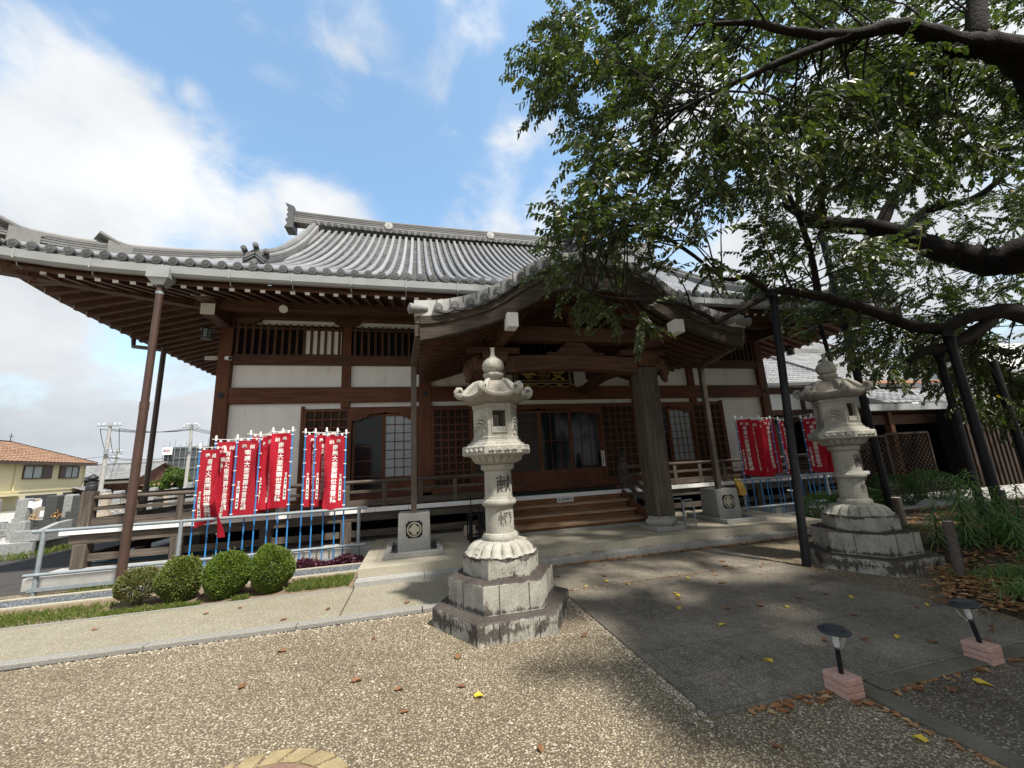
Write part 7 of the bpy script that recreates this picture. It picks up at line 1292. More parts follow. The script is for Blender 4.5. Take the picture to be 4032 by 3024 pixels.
CROWN_ABOVE = [(10.8, -1.9, 5.3), (12.7, -1.4, 7.0), (7.2, -2.1, 6.3), (4.7, 0.3, 7.5), (7.6, 1.7, 4.5), (5.6, -2.2, 6.4), (4.4, -1.5, 4.9), (6.2, -0.5, 6.2), (8.9, -1.9, 4.9), (9.5, -0.5, 6.5), (4.7, -2.2, 4.6), (12.0, 2.0, 4.5), (8.9, -1.4, 7.6), (8.6, -1.9, 6.8), (9.6, -3.0, 4.6), (5.0, -1.2, 6.0), (10.1, 0.2, 7.3), (8.8, 1.6, 6.8), (8.8, 1.2, 5.0), (13.4, 1.3, 6.8), (4.6, 0.3, 6.4), (3.9, -1.5, 5.9), (8.4, -1.5, 6.5), (9.5, -2.3, 6.1), (5.7, -0.5, 4.6), (10.3, -0.8, 7.4), (10.5, 1.7, 4.8), (7.5, -3.0, 5.1), (11.2, -2.1, 5.1), (8.8, -2.5, 5.4), (6.0, -0.0, 5.4), (4.5, -0.1, 6.6), (6.6, -1.0, 4.5), (11.2, -0.3, 5.3), (7.9, -1.5, 7.6), (5.1, -1.4, 6.6), (13.4, 3.7, 4.5), (10.0, -2.9, 7.3), (6.2, 0.4, 6.9), (9.5, -1.8, 7.0), (6.7, -3.1, 7.6), (13.4, 1.1, 5.1), (6.5, -0.6, 7.2), (10.3, -1.6, 5.9), (8.2, -0.1, 6.9), (9.5, -2.5, 4.8), (4.3, -1.2, 4.6), (10.2, 0.3, 6.6), (8.1, 0.4, 7.2), (10.5, 0.6, 5.6), (11.2, -2.8, 6.8), (6.6, -2.2, 5.1), (11.8, -1.9, 7.5), (7.7, 1.4, 4.9), (5.4, -1.4, 5.3), (8.6, -0.7, 5.3), (10.3, -2.6, 5.3), (9.2, -1.3, 6.4), (8.1, -0.5, 7.0), (10.6, 1.6, 5.2), (8.3, -3.0, 5.6), (7.6, -0.3, 7.1), (4.1, 0.5, 4.6), (8.6, 1.1, 7.0), (6.7, -0.1, 6.5), (10.0, -3.1, 5.9), (12.4, 0.2, 7.4), (13.5, 1.6, 6.9), (12.0, -0.3, 4.4), (6.6, -1.5, 6.0), (12.1, 2.0, 6.1), (5.2, -1.8, 5.2), (5.7, -1.0, 6.8), (12.8, -0.9, 5.4), (7.2, -2.6, 4.7), (11.4, 1.5, 6.2), (4.2, -1.7, 5.1), (6.1, 0.6, 6.0), (9.8, -3.0, 5.1), (9.7, -0.0, 6.1), (13.3, 2.2, 6.5), (8.8, -0.8, 7.6), (6.9, -3.0, 5.8), (7.2, -1.2, 5.8), (11.5, -2.8, 5.3), (10.6, 2.1, 7.0), (9.2, 1.4, 5.8), (9.2, 0.1, 7.0), (8.6, 1.0, 6.0), (10.4, -0.8, 4.4), (8.0, -0.6, 4.8), (5.1, -0.9, 7.5), (9.9, -0.8, 7.5), (9.7, -0.9, 5.9), (9.3, 1.1, 4.8), (13.0, 3.5, 4.6), (11.1, -1.5, 5.4), (8.4, 1.1, 5.3), (8.5, -0.9, 5.6), (5.9, -2.2, 6.6), (8.9, 0.1, 7.3), (4.9, -0.3, 7.2), (5.9, -1.6, 6.0), (6.8, -0.7, 6.7), (10.2, 2.2, 4.6), (10.7, 1.7, 7.4), (8.7, -1.1, 5.3), (5.1, -1.2, 7.0), (10.0, -0.2, 4.7), (10.4, 2.6, 4.5), (12.4, -2.3, 4.9), (11.4, -1.5, 5.5), (9.5, 0.2, 5.2), (8.9, 1.9, 5.7), (9.1, -2.3, 5.1), (10.7, -1.0, 4.8), (9.6, 2.1, 6.0), (9.2, 1.1, 5.6), (12.5, -1.3, 4.4), (9.2, 0.5, 5.6), (13.4, 1.8, 7.3), (4.4, -0.7, 7.4), (8.6, -0.1, 4.6), (11.9, -0.2, 7.3), (11.6, -1.4, 7.6), (13.2, 0.1, 7.6), (10.7, -2.9, 6.3), (5.0, -0.5, 6.7), (5.0, 0.2, 4.4), (6.2, -0.3, 4.8), (12.8, -0.7, 5.6), (12.6, 1.3, 6.3), (8.0, -0.4, 6.2), (5.5, -1.4, 5.7), (9.3, -0.7, 7.4), (10.9, -0.6, 6.9), (9.2, -1.7, 6.1), (9.5, -2.8, 6.2), (13.4, 3.1, 5.4), (11.9, 2.5, 5.9), (8.5, -0.1, 7.1), (9.3, -2.7, 7.2), (8.9, -2.6, 6.8), (11.2, -1.2, 5.8), (13.2, -1.0, 6.4), (5.9, 0.3, 5.3), (13.5, 0.5, 5.9), (11.7, -0.9, 5.2), (6.1, 0.3, 4.9), (12.2, 2.3, 6.3), (8.7, 1.1, 5.5), (13.2, 3.1, 6.0), (7.8, -1.2, 5.7), (4.1, -0.8, 6.7), (6.7, -3.2, 5.0), (12.8, 1.6, 5.8), (12.0, 2.9, 5.4), (12.0, -0.4, 5.8), (13.3, -1.2, 5.3), (5.5, 0.2, 5.9), (8.0, 0.2, 4.8), (11.6, 0.9, 6.5), (5.6, -1.9, 6.2), (4.8, -1.2, 6.5), (10.9, 0.8, 7.6), (12.6, -1.3, 5.6), (7.9, 1.4, 6.3), (10.2, -1.8, 6.5), (11.6, 0.8, 5.3), (10.7, 2.1, 4.9), (6.6, -2.6, 7.6), (5.8, -1.8, 5.6), (10.1, 2.2, 5.4), (13.4, -1.3, 4.8), (3.4, -1.3, 5.4), (7.9, 1.0, 6.2), (11.7, 0.8, 7.3), (13.0, -0.5, 6.3), (13.0, -0.2, 7.6), (13.2, 0.6, 6.2), (11.1, -0.2, 6.6), (8.3, -1.2, 7.4), (5.0, 1.1, 6.9), (5.8, -2.4, 5.1), (4.5, -0.3, 6.0), (13.3, 2.8, 5.6), (6.7, -0.5, 4.7), (5.8, -1.5, 6.9), (6.5, 0.5, 7.5), (7.4, -1.7, 7.3), (12.2, 0.7, 6.5), (9.2, -0.2, 6.2), (9.5, -1.3, 5.4), (4.4, 0.2, 6.8), (5.0, -1.5, 5.9), (4.6, -0.6, 4.9), (5.1, -2.2, 5.7), (6.4, -1.8, 5.0), (7.1, -2.5, 5.3), (7.8, -1.9, 6.6), (4.9, -1.6, 7.2), (11.7, 0.9, 5.7), (10.4, 1.0, 7.1), (9.2, -0.6, 5.7), (7.1, 1.0, 6.3), (5.8, -0.2, 4.6), (6.3, -1.5, 6.3), (6.8, -0.1, 7.2), (7.5, -2.4, 6.5), (7.3, -2.1, 7.1), (12.8, 2.5, 5.8), (9.4, 1.5, 6.1), (8.2, -1.8, 7.2), (11.3, -0.5, 5.8), (7.7, 0.4, 5.0), (8.8, 1.8, 5.1), (6.2, 0.3, 5.3), (5.7, -1.4, 4.7), (12.1, -0.1, 6.2), (6.6, 0.9, 6.4), (9.2, 0.5, 6.8), (13.2, 1.4, 6.5), (8.5, -0.7, 7.3), (8.9, 0.6, 5.1), (4.8, 0.4, 4.9), (5.3, -2.7, 6.5), (11.5, -0.7, 5.0), (7.4, -0.4, 6.8), (5.4, -0.7, 5.7), (9.8, -1.6, 5.3), (10.1, 1.5, 5.2), (4.0, -1.5, 5.5), (8.3, -2.3, 7.2), (6.6, -2.2, 6.4), (4.2, 1.0, 7.3), (10.1, -2.1, 6.8), (11.4, 1.3, 6.5), (12.1, 0.9, 6.9), (4.4, -1.4, 6.3), (6.5, -0.3, 4.4), (5.1, 0.4, 6.3), (4.4, 1.1, 6.6), (4.1, -1.1, 5.5), (7.4, 0.3, 6.8), (7.4, 0.3, 5.5), (8.4, -2.5, 6.6), (7.7, 1.3, 6.8), (3.6, 0.2, 5.9), (8.9, -0.1, 6.7), (9.2, -3.2, 5.5), (10.9, 0.1, 6.9), (7.4, 1.5, 4.7), (5.9, -0.7, 7.0), (6.1, -2.1, 5.4), (11.0, -0.5, 5.1), (11.5, 1.3, 6.0), (11.2, 2.4, 4.8), (6.9, -2.1, 6.5), (11.1, 3.0, 4.6), (7.1, -3.0, 6.6), (10.9, -1.3, 6.7), (11.0, 1.2, 5.8), (7.1, -1.7, 6.9), (5.3, -0.7, 4.8), (10.5, 1.7, 5.6), (13.2, 0.3, 5.5), (5.2, -0.5, 5.2), (8.3, 0.9, 5.9), (11.7, 0.2, 6.3), (12.8, 0.3, 5.0), (10.3, 0.6, 5.1), (12.9, -0.0, 5.4), (7.5, 0.2, 6.4), (7.2, 1.2, 5.2), (5.0, -2.4, 4.7), (11.6, 0.2, 5.6), (7.2, 1.1, 6.0), (11.8, -2.0, 5.4), (7.1, -0.1, 6.7), (12.1, -0.3, 7.0), (6.9, -3.1, 6.4), (8.9, -0.3, 7.3), (12.9, -0.5, 4.8), (12.2, -1.6, 4.8), (7.9, -1.7, 6.9), (6.4, 0.3, 4.7), (5.4, -2.6, 4.6), (3.9, -0.6, 6.0), (13.2, -1.1, 7.3), (5.9, 0.9, 7.3), (11.4, -0.8, 5.4), (4.6, -1.0, 5.7), (13.1, -0.2, 7.0), (7.9, 1.8, 4.7), (8.9, -0.9, 6.3), (9.9, -0.7, 5.9), (7.0, -2.8, 7.4), (11.1, -1.9, 7.6), (6.9, 1.0, 4.4), (5.4, 0.3, 7.2)]

tree = thing('cherry_tree', 'large leafy cherry tree leaning over the court from the right on black props', 'tree', (14.7, 4.6, 0.1))
MB().tube([(14.9, 4.6, -0.05), (14.75, 4.6, 0.6), (14.65, 4.6, 1.8), (14.6, 4.65, 3.2), (14.6, 4.6, 4.7), (14.9, 4.7, 6.2)], [0.62, 0.5, 0.45, 0.42, 0.36, 0.2], 18).build('trunk', 'bark', tree, smooth=60)
def smooth_path(pts, k=4):
    out = []; n = len(pts)
    for i in range(n-1):
        p0, p1, p2, p3 = (Vector(pts[max(0, min(n-1, j))]) for j in (i-1, i, i+1, i+2))
        for s in range(k):
            t = s/k; out.append(0.5*((2*p1)+(p2-p0)*t+(2*p0-5*p1+4*p2-p3)*t*t+(-p0+3*p1-3*p2+p3)*t**3))
    out.append(Vector(pts[-1])); return out
rg = random.Random(5); nodes = []
for l in LIMBS:
    pts = smooth_path([Vector((a, b, c, r)) for a, b, c, r in l], 5); m = MB()
    ps = [Vector((p[0]+rg.uniform(-1, 1)*p[3]*0.10, p[1]+rg.uniform(-1, 1)*p[3]*0.10, p[2]+rg.uniform(-1, 1)*p[3]*0.10)) for p in pts]; rs = [max(0.006, p[3]*rg.uniform(0.92, 1.1)) for p in pts]
    m.tube(ps, rs, 12 if max(rs) > 0.06 else 7); m.build('limb', 'bark', tree, smooth=70)
    nodes += [(p, r) for p, r in zip(ps, rs)]
tw = MB(); lf = MB()
up_ = Vector((0, 0, 1))
V_ = lf.v; F_ = lf.f
def add_leaf(p, d, L, w):
    s = d.cross(Vector((rg.uniform(-1, 1), rg.uniform(-1, 1), rg.uniform(0.2, 1.2)))); s.normalize(); n = s.cross(d); o = len(V_); h = w*0.16
    a = p+d*(L*0.30)+n*h; b = p+d*(L*0.66)+n*h*0.7; tip = p+d*L-n*(L*0.10)
    V_.extend(((p.x, p.y, p.z), (a.x+s.x*w*.5, a.y+s.y*w*.5, a.z+s.z*w*.5), (b.x+s.x*w*.4, b.y+s.y*w*.4, b.z+s.z*w*.4), (tip.x, tip.y, tip.z), (b.x-s.x*w*.4, b.y-s.y*w*.4, b.z-s.z*w*.4), (a.x-s.x*w*.5, a.y-s.y*w*.5, a.z-s.z*w*.5)))
    F_.append((o, o+1, o+2, o+3)); F_.append((o, o+3, o+4, o+5))
def spray(c, big=1.0, link_=True, count=6):
    c = Vector(c); near = sorted(nodes, key=lambda q: (q[0]-c).length)[:14]; src = rg.choice(near)[0]
    out_ = (c-src)
    if link_ and 0.25 < out_.length < 1.5:
        mid = src.lerp(c, 0.5)+Vector((rg.uniform(-1, 1), rg.uniform(-1, 1), rg.uniform(0, 1)))*out_.length*0.12; tw.tube(smooth_path([src, mid, c], 3), [0.015, 0.013, 0.011, 0.009, 0.008, 0.006, 0.005][:7], 5, False)
    base = out_.normalized() if out_.length > 0.1 else Vector((-1, 0, 0)); base = (base+Vector((-0.45, -0.15, 0.0))).normalized()
    for k in range(count):
        d = (base*0.75+Vector((rg.uniform(-1, 1), rg.uniform(-1, 1), rg.uniform(-0.7, 0.8)))*0.95).normalized(); L = rg.uniform(0.30, 0.62)*big; n = int(L/0.026); p = c+Vector((rg.uniform(-1, 1), rg.uniform(-1, 1), rg.uniform(-1, 1)))*0.12; path = [p.copy()]; dd = d.copy()
        for i in range(n):
            dd = (dd+Vector((0, 0, -0.035))+Vector((rg.uniform(-1, 1), rg.uniform(-1, 1), rg.uniform(-1, 1)))*0.05).normalized(); p = p+dd*(L/n); path.append(p.copy())
            sd = dd.cross(up_);
            if sd.length < 0.05: continue
            sd.normalize(); sg = 1 if i % 2 else -1
            ld = (dd*0.55+sd*sg*0.75+Vector((0, 0, -0.45+rg.uniform(-0.35, 0.25)))).normalized(); add_leaf(p, ld, rg.uniform(0.065, 0.112)*big, rg.uniform(0.036, 0.058)*big)
        tw.tube(path[::3]+[path[-1]], [0.0035]*len(path[::3])+[0.0015], 3, False)
for c in CLUMPS: spray(c)
for c in CROWN_ABOVE: spray(c, 1.7, False, 11)
tag(lf.build('crown', 'cherry_leaf', tree), None, None); tw.build('twigs', 'bark', tree)
ym = MB(); old = V_, F_
V_, F_ = ym.v, ym.f
for k in range(40):
    c = Vector(rg.choice(CLUMPS)); add_leaf(c+Vector((rg.uniform(-.2, .2), rg.uniform(-.2, .2), rg.uniform(-.2, .2))), Vector((rg.uniform(-1, 1), rg.uniform(-1, 1), -1)).normalized(), 0.09, 0.04)
ym.build('yellow_leaves', 'yellow_leaf', tree)
# props
def prop(label, base, topp, r=0.055, cross=0.34):
    t = thing('tree_prop', label, 'prop', base, 'black metal props under the cherry tree limbs'); b, q = Vector(base), Vector(topp)
    MB().tube([b-Vector((0, 0, 0.05)), q], r, 16).build('pole', 'black_metal', t, smooth=40); MB().tube([b+(q-b)*0.48, b+(q-b)*0.50], r*1.14, 16).build('collar', 'black_metal', t, smooth=40)
    if cross: MB().tube([q+Vector((-cross*0.5, -0.10, 0.0)), q+Vector((cross*0.5, 0.10, -0.02))], r*1.05, 14).tube([q-Vector((0, 0, 0.12)), q+Vector((0, 0, 0.06))], r*1.25, 14).build('cradle', 'black_metal', t, smooth=40)
prop('black prop standing on the paving edge left of the right stone lantern', (5.22, 4.72, 0.0), (5.56, 4.72, 4.02)); prop('tallest black prop rising behind the right stone lantern', (10.15, 6.85, 0.15), (9.98, 6.85, 6.82), 0.075)
prop('thick black prop under the low limb, front of the right hand pair', (8.83, 4.45, 0.14), (8.78, 4.45, 3.36), 0.065); prop('black prop just behind the front one of the right hand pair', (9.62, 5.08, 0.14), (9.62, 5.08, 3.22), 0.06, 0.2)
prop('black prop at the far right edge of the picture', (10.55, 4.8, 0.14), (10.45, 4.8, 3.0), 0.06, 0.0); prop('slim dark prop behind the finial of the right stone lantern', (10.9, 7.8, 0.1), (10.55, 7.8, 5.4), 0.05, 0.0)
for i, (lb, a, b) in enumerate((('thin yellow rope hanging from the upper limb to the left prop', (5.72, 4.75, 6.3), (5.6, 4.72, 4.1)), ('yellow rope looped round the thick upper limb', (11.0, 5.5, 6.3), (10.6, 5.5, 5.6)))):
    t = thing('rope', lb, 'rope', b); MB().tube([a, Vector(a).lerp(Vector(b), 0.5)+Vector((0.02, 0, 0)), b], 0.007, 6).build('strand', 'rope_fibre', t)
# ================================================================== FALLEN LEAVES
def lay_leaf(mb, x, y, z, size, rg):
    a = rg.uniform(0, 6.28); d = Vector((math.cos(a), math.sin(a), 0)); s = Vector((-d.y, d.x, 0)); w = size*rg.uniform(0.46, 0.66); p = Vector((x, y, z+0.004)); c1, c2 = rg.uniform(0.05, 0.4)*size*0.5, rg.uniform(0.02, 0.45)*size*0.5
    mb.add([p, p+d*size*0.3+s*w*0.5+Vector((0, 0, c1)), p+d*size*0.68+s*w*0.42+Vector((0, 0, c2)), p+d*size+Vector((0, 0, 0.002+c1*0.4)), p+d*size*0.68-s*w*0.42+Vector((0, 0, c1)), p+d*size*0.3-s*w*0.5+Vector((0, 0, c2))], [(0, 1, 2, 3), (0, 3, 4, 5)])
rg = random.Random(21); m = MB()
def bedz(x, y): return 0.02+0.14*min(1, max(0, (x-5.2)/2.2))*min(1, max(0, (7.6-y)/6.4*6))*min(1, max(0, (y-1.2)/6.4*5+0.1))
for _ in range(1500):
    x = rg.gauss(5.9, 0.75); y = rg.gauss(3.2, 0.55)
    if x < 5.0+0.25*abs(math.sin(y*3))+max(0, (y-3.3))*1.5 or y < 1.8 or (abs(x-6.08) < 0.8 and abs(y-4.54) < 0.72): continue
    lay_leaf(m, x, y, bedz(x, y)+rg.random()*0.02, rg.uniform(0.05, 0.10), rg)
for _ in range(900):
    x = rg.uniform(6.8, 12); y = rg.uniform(3, 7); lay_leaf(m, x, y, bedz(x, y), rg.uniform(0.06, 0.10), rg)
for _ in range(520): x = rg.uniform(1.8, 7.6); lay_leaf(m, x, 6.19+abs(rg.gauss(0, 0.035))*-1, 0.012, rg.uniform(0.04, 0.075), rg)
for _ in range(80): x = rg.uniform(3.0, 5.0); lay_leaf(m, x, 2.30-abs(rg.gauss(0, 0.012)), 0.0, rg.uniform(0.04, 0.08), rg)
for _ in range(36): x = rg.uniform(2.0, 2.7); lay_leaf(m, x, 2.42-abs(rg.gauss(0, 0.03)), 0.0, rg.uniform(0.04, 0.08), rg)
for _ in range(60): y = rg.uniform(1.2, 2.3); lay_leaf(m, 2.80-abs(rg.gauss(0, 0.012)), y, 0.0, rg.uniform(0.04, 0.08), rg)
for _ in range(70): x = rg.uniform(1.8, 5.0); lay_leaf(m, x, 4.995, 0.012, rg.uniform(0.03, 0.05), rg)
for _ in range(60): x = rg.uniform(2, 7.6); lay_leaf(m, x, rg.uniform(6.3, 6.44), 0.095, rg.uniform(0.04, 0.07), rg)
tag(m.build('leaf_litter', 'dry_leaf'), 'drifts of brown fallen leaves along the edges and in the garden bed', 'leaf litter', kind='stuff')
protos = {}
for key, mat in (('brown', 'dry_leaf'), ('yellow', 'yellow_leaf')):
    for k in range(4): q = MB(); lay_leaf(q, 0, 0, 0, 0.085, rg); me = bpy.data.meshes.new('fallen_leaf'); me.from_pydata(q.v, [], q.f); me.materials.append(M[mat]); protos[key, k] = me
def single(x, y, z, key, label, group):
    o = bpy.data.objects.new('fallen_leaf', protos[key, rg.randrange(4)]); COL.objects.link(o); o.location = (x, y, z); o.rotation_euler = (0, 0, rg.uniform(0, 6.28)); s = rg.uniform(0.75, 1.15); o.scale = (s, s, s); tag(o, label, 'leaf', group)
for _ in range(26): single(rg.uniform(1.9, 5.0), rg.uniform(2.5, 6.0), 0.013, 'brown', 'dry brown leaf lying alone on the dark paving', 'brown leaves scattered on the dark paving')
for _ in range(13): single(rg.uniform(1.9, 5.0), rg.uniform(2.5, 5.6), 0.013, 'yellow', 'yellow leaf lying alone on the dark paving', 'yellow leaves scattered on the dark paving')
for _ in range(15): single(rg.uniform(-2.6, 2.8), rg.uniform(1.6, 4.9), 0.006, 'brown', 'dry brown leaf lying alone on the pale gravel', 'brown leaves scattered on the gravel')
for _ in range(5): single(rg.uniform(-1.6, 2.7), rg.uniform(1.5, 3.4), 0.006, 'yellow', 'yellow leaf lying alone on the pale gravel', 'yellow leaves scattered on the gravel')
for _ in range(6): single(rg.uniform(3.1, 6), rg.uniform(0.8, 2.2), 0.01, 'yellow', 'yellow leaf lying alone on the dark side gravel', 'yellow leaves scattered on the side gravel')
for _ in range(10): single(rg.uniform(3.1, 6), rg.uniform(0.8, 2.2), 0.01, 'brown', 'dry brown leaf lying alone on the dark side gravel', 'brown leaves scattered on the side gravel')
for _ in range(6): single(rg.uniform(-4, 0), rg.uniform(5.2, 6.1), 0.035, 'brown', 'dry brown leaf lying alone on the pale path', 'brown leaves scattered on the path')
# old well lid ringed with yellow bricks
t = thing('stone_ring', 'half seen ring of yellowish bricks set flush in the gravel', 'paving ring', (-0.76, 2.50, 0)); wx, wy = -0.83, 2.45
N = 22
for i in range(N):
    a0, a1 = 2*math.pi*i/N+0.03, 2*math.pi*(i+1)/N-0.03; sk = 0.20
    MB().prism([(wx+0.41*math.cos(a0), wy+0.41*math.sin(a0)), (wx+0.52*math.cos(a0-sk*0.5), wy+0.52*math.sin(a0-sk*0.5)), (wx+0.52*math.cos(a1-sk*0.5), wy+0.52*math.sin(a1-sk*0.5)), (wx+0.41*math.cos(a1), wy+0.41*math.sin(a1))], -0.02, 0.012).build('brick', 'ring_brick', t, bevel=0.004)
MB().lathe([(0.40, -0.02), (0.40, 0.008)], 48, (wx, wy, 0)).build('lid', 'ring_core', t)
# ================================================================== LEFT BACKGROUND
def tiled_roof(name, quads, mat, parent, pitch=0.30):
    """sloping planes given as (eave left, eave right, top right, top left), each covered with wavy tile courses"""
    m = MB()
    for e0, e1, t1, t0 in quads:
        e0, e1, t1, t0 = (Vector(p) for p in (e0, e1, t1, t0)); L = max((e1-e0).length, (t1-t0).length); H = ((t0+t1)/2-(e0+e1)/2).length
        nc = max(2, int(L/pitch)); nr = max(2, int(H/pitch)); nrm = (e1-e0).cross(t0-e0).normalized() if (t0-e0).cross(e1-e0).length > 1e-6 else Vector((0, 0, 1))
        if nrm.z < 0: nrm = -nrm
        for j in range(nr):
            for i in range(nc):
                def pt(a, b): return (e0.lerp(e1, a)).lerp(t0.lerp(t1, a), b)
                a0, a1, b0, b1 = i/nc, (i+1)/nc, j/nr, (j+1)/nr; h = 0.035*pitch/0.3
                p = [pt(a0, b0)+nrm*h*0.5, pt((a0+a1)/2, b0)+nrm*h*1.7, pt(a1, b0)+nrm*h*0.5, pt(a1, b1), pt((a0+a1)/2, b1)+nrm*h*0.6, pt(a0, b1)]; lo = [pt(a0, b0), pt((a0+a1)/2, b0), pt(a1, b0)]
                m.add(p+lo, [(0, 1, 4, 5), (1, 2, 3, 4), (6, 7, 1, 0), (7, 8, 2, 1)])
    return m.build(name, mat, parent)
# cream house: its long wall runs away from us
house = thing('cream_house', 'two storey cream house with orange tiled hip roof behind the graves', 'house', (-33, 45, 0))
A = Vector((-32.4, 40.4, 0)); T = (Vector((-33.5, 51.0, 0))-A).normalized(); N_ = Vector((T.y, -T.x, 0))
def hw(s, z, d=0.0): return A+T*s+N_*d+Vector((0, 0, z))
def hbox(m, s0, s1, z0, z1, d0, d1):
    p = [hw(s, z, d) for d in (d0, d1) for z in (z0, z1) for s in (s0, s1)]
    return m.add(p, [(0, 1, 3, 2), (4, 6, 7, 5), (0, 4, 5, 1), (2, 3, 7, 6), (0, 2, 6, 4), (1, 5, 7, 3)])
hbox(MB(), -6, 10.3, -0.05, 3.86, -8, 0).build('wall', 'cream_wall', house)
hbox(MB(), -6, 10.4, 1.38, 1.50, -0.02, 0.05).build('belt_course', 'cream_wall', house)
ev = 3.88
rf = tiled_roof('roof', [(hw(-6.4, ev, 0.6), hw(10.9, ev, 0.6), hw(7.0, ev+2.1, -4), hw(-6.4, ev+2.1, -4)), (hw(10.9, ev, 0.6), hw(10.9, ev, -8.6), hw(7.0, ev+2.1, -4), hw(7.0, ev+2.1, -4)), (hw(10.9, ev, -8.6), hw(-6.4, ev, -8.6), hw(-6.4, ev+2.1, -4), hw(7.0, ev+2.1, -4))], 'clay_tile', house, 0.45)
m = MB(); hbox(m, -6.4, 10.9, ev-0.22, ev-0.02, 0.5, 0.62); hbox(m, 10.8, 10.92, ev-0.22, ev-0.02, -8.6, 0.5); m.bar(hw(10.9, ev+0.05, 0.6), hw(7.0, ev+2.15, -4), 0.2, 0.12); m.bar(hw(-6.4, ev+2.15, -4), hw(7.0, ev+2.15, -4), 0.2, 0.14); m.build('eave_trim', 'brown_pipe', rf); MB().tube([hw(1.63, 3.7, 0.09), hw(1.63, 1.5, 0.09)], 0.045, 6).tube([hw(10.1, 3.7, 0.09), hw(10.1, 0, 0.09)], 0.045, 6).build('downpipe', 'cream_wall', house)
MB().tube([hw(6.9, ev+2.1, -4), hw(6.9, ev+2.9, -4)], 0.03, 6).tube([hw(6.6, ev+2.65, -4), hw(7.2, ev+2.65, -4)], 0.02, 6).build('finial', 'black_metal', house)
def house_window(s0, s1, z0, z1, g0, g1, h0, h1):
    m = MB(); hbox(m, s0-0.06, s1+0.06, z1, z1+0.08, 0.0, 0.12); hbox(m, s0-0.06, s1+0.06, z0-0.08, z0, 0.0, 0.14); hbox(m, s0-0.06, s0, z0, z1, 0.0, 0.1); hbox(m, s1, s1+0.06, z0, z1, 0.0, 0.1); hbox(m, (g0+g1)/2-0.03, (g0+g1)/2+0.03, z0, z1, 0.0, 0.08)
    f = m.build('window', 'brown_pipe', house); hbox(MB(), g0, g1, z0, z1, 0.02, 0.04).build('pane', 'window_glass', f); hbox(MB(), h0, h1, z0, z1, 0.02, 0.09).build('shutter', 'brown_pipe', f)
house_window(2.5, 5.6, 2.52, 3.51, 2.5, 4.5, 4.5, 5.6); house_window(6.7, 9.2, 2.50, 3.51, 7.42, 9.2, 6.7, 7.42)

m = MB(); hbox(m, -1.0, 2.4, 1.10, 1.22, 0, 0.9); m.build('canopy', 'cream_wall', house); m = MB(); hbox(m, 3.2, 6.8, -0.05, 1.05, -0.01, 0.03); m.build('garage_door', 'grey_net', house); m = MB(); hbox(m, 7.6, 9.6, -0.05, 1.1, -0.01, 0.03); m.build('garage_door', 'grey_net', house)
# grey tiled house farther back
h2 = thing('tile_roof_house', 'low dark timber house with grey tiled roof beyond the graves', 'house', (-32.5, 55, 0))
B(-36.2, -29.6, 52, 60, -0.05, 2.3).build('wall', 'dark_wood_z', h2)
MB().add([(-36.2, 52, 2.3), (-36.2, 60, 2.3), (-36.2, 56, 3.6), (-29.6, 52, 2.3), (-29.6, 60, 2.3), (-29.6, 56, 3.6)], [(0, 1, 2), (3, 5, 4), (0, 2, 5, 3), (1, 4, 5, 2)]).build('gable', 'dark_wood_z', h2)
r2 = tiled_roof('roof', [((-37.0, 51, 2.15), (-28.9, 51, 2.15), (-29.3, 56, 3.85), (-36.4, 56, 3.85)), ((-28.9, 61, 2.15), (-37.0, 61, 2.15), (-36.4, 56, 3.85), (-29.3, 56, 3.85))], 'roof_tile', h2, 0.32)
MB().box(-36.5, -29.2, 55.85, 56.15, 3.82, 4.02).build('ridge', 'ridge_tile', r2); B(-36, -30, 51.95, 51.99, 1.7, 1.95).build('transom', 'plaster', h2)
tiled_roof('porch_roof', [((-34.6, 49.0, 0.95), (-33.4, 49.0, 1.55), (-33.4, 52, 1.60), (-34.6, 52, 1.0)), ((-33.4, 49.0, 1.55), (-31.6, 49.0, 0.95), (-31.6, 52, 1.0), (-33.4, 52, 1.60))], 'roof_tile', h2, 0.3)
B(-34.4, -31.8, 49.4, 52, -0.05, 0.95).build('porch', 'dark_wood_z', h2); B(-29.6, -26.4, 52.5, 56, -0.05, 1.15).build('lean_to', 'dark_wood_z', h2); MB().add([(-29.7, 52, 1.35), (-26.0, 52, 1.15), (-26.0, 56.5, 1.25), (-29.7, 56.5, 1.5), (-29.7, 52, 1.41), (-26.0, 52, 1.21), (-26.0, 56.5, 1.31), (-29.7, 56.5, 1.56)], [(0, 3, 2, 1), (4, 5, 6, 7), (0, 1, 5, 4), (1, 2, 6, 5), (2, 3, 7, 6), (3, 0, 4, 7)]).build('lean_to_roof', 'copper', h2)
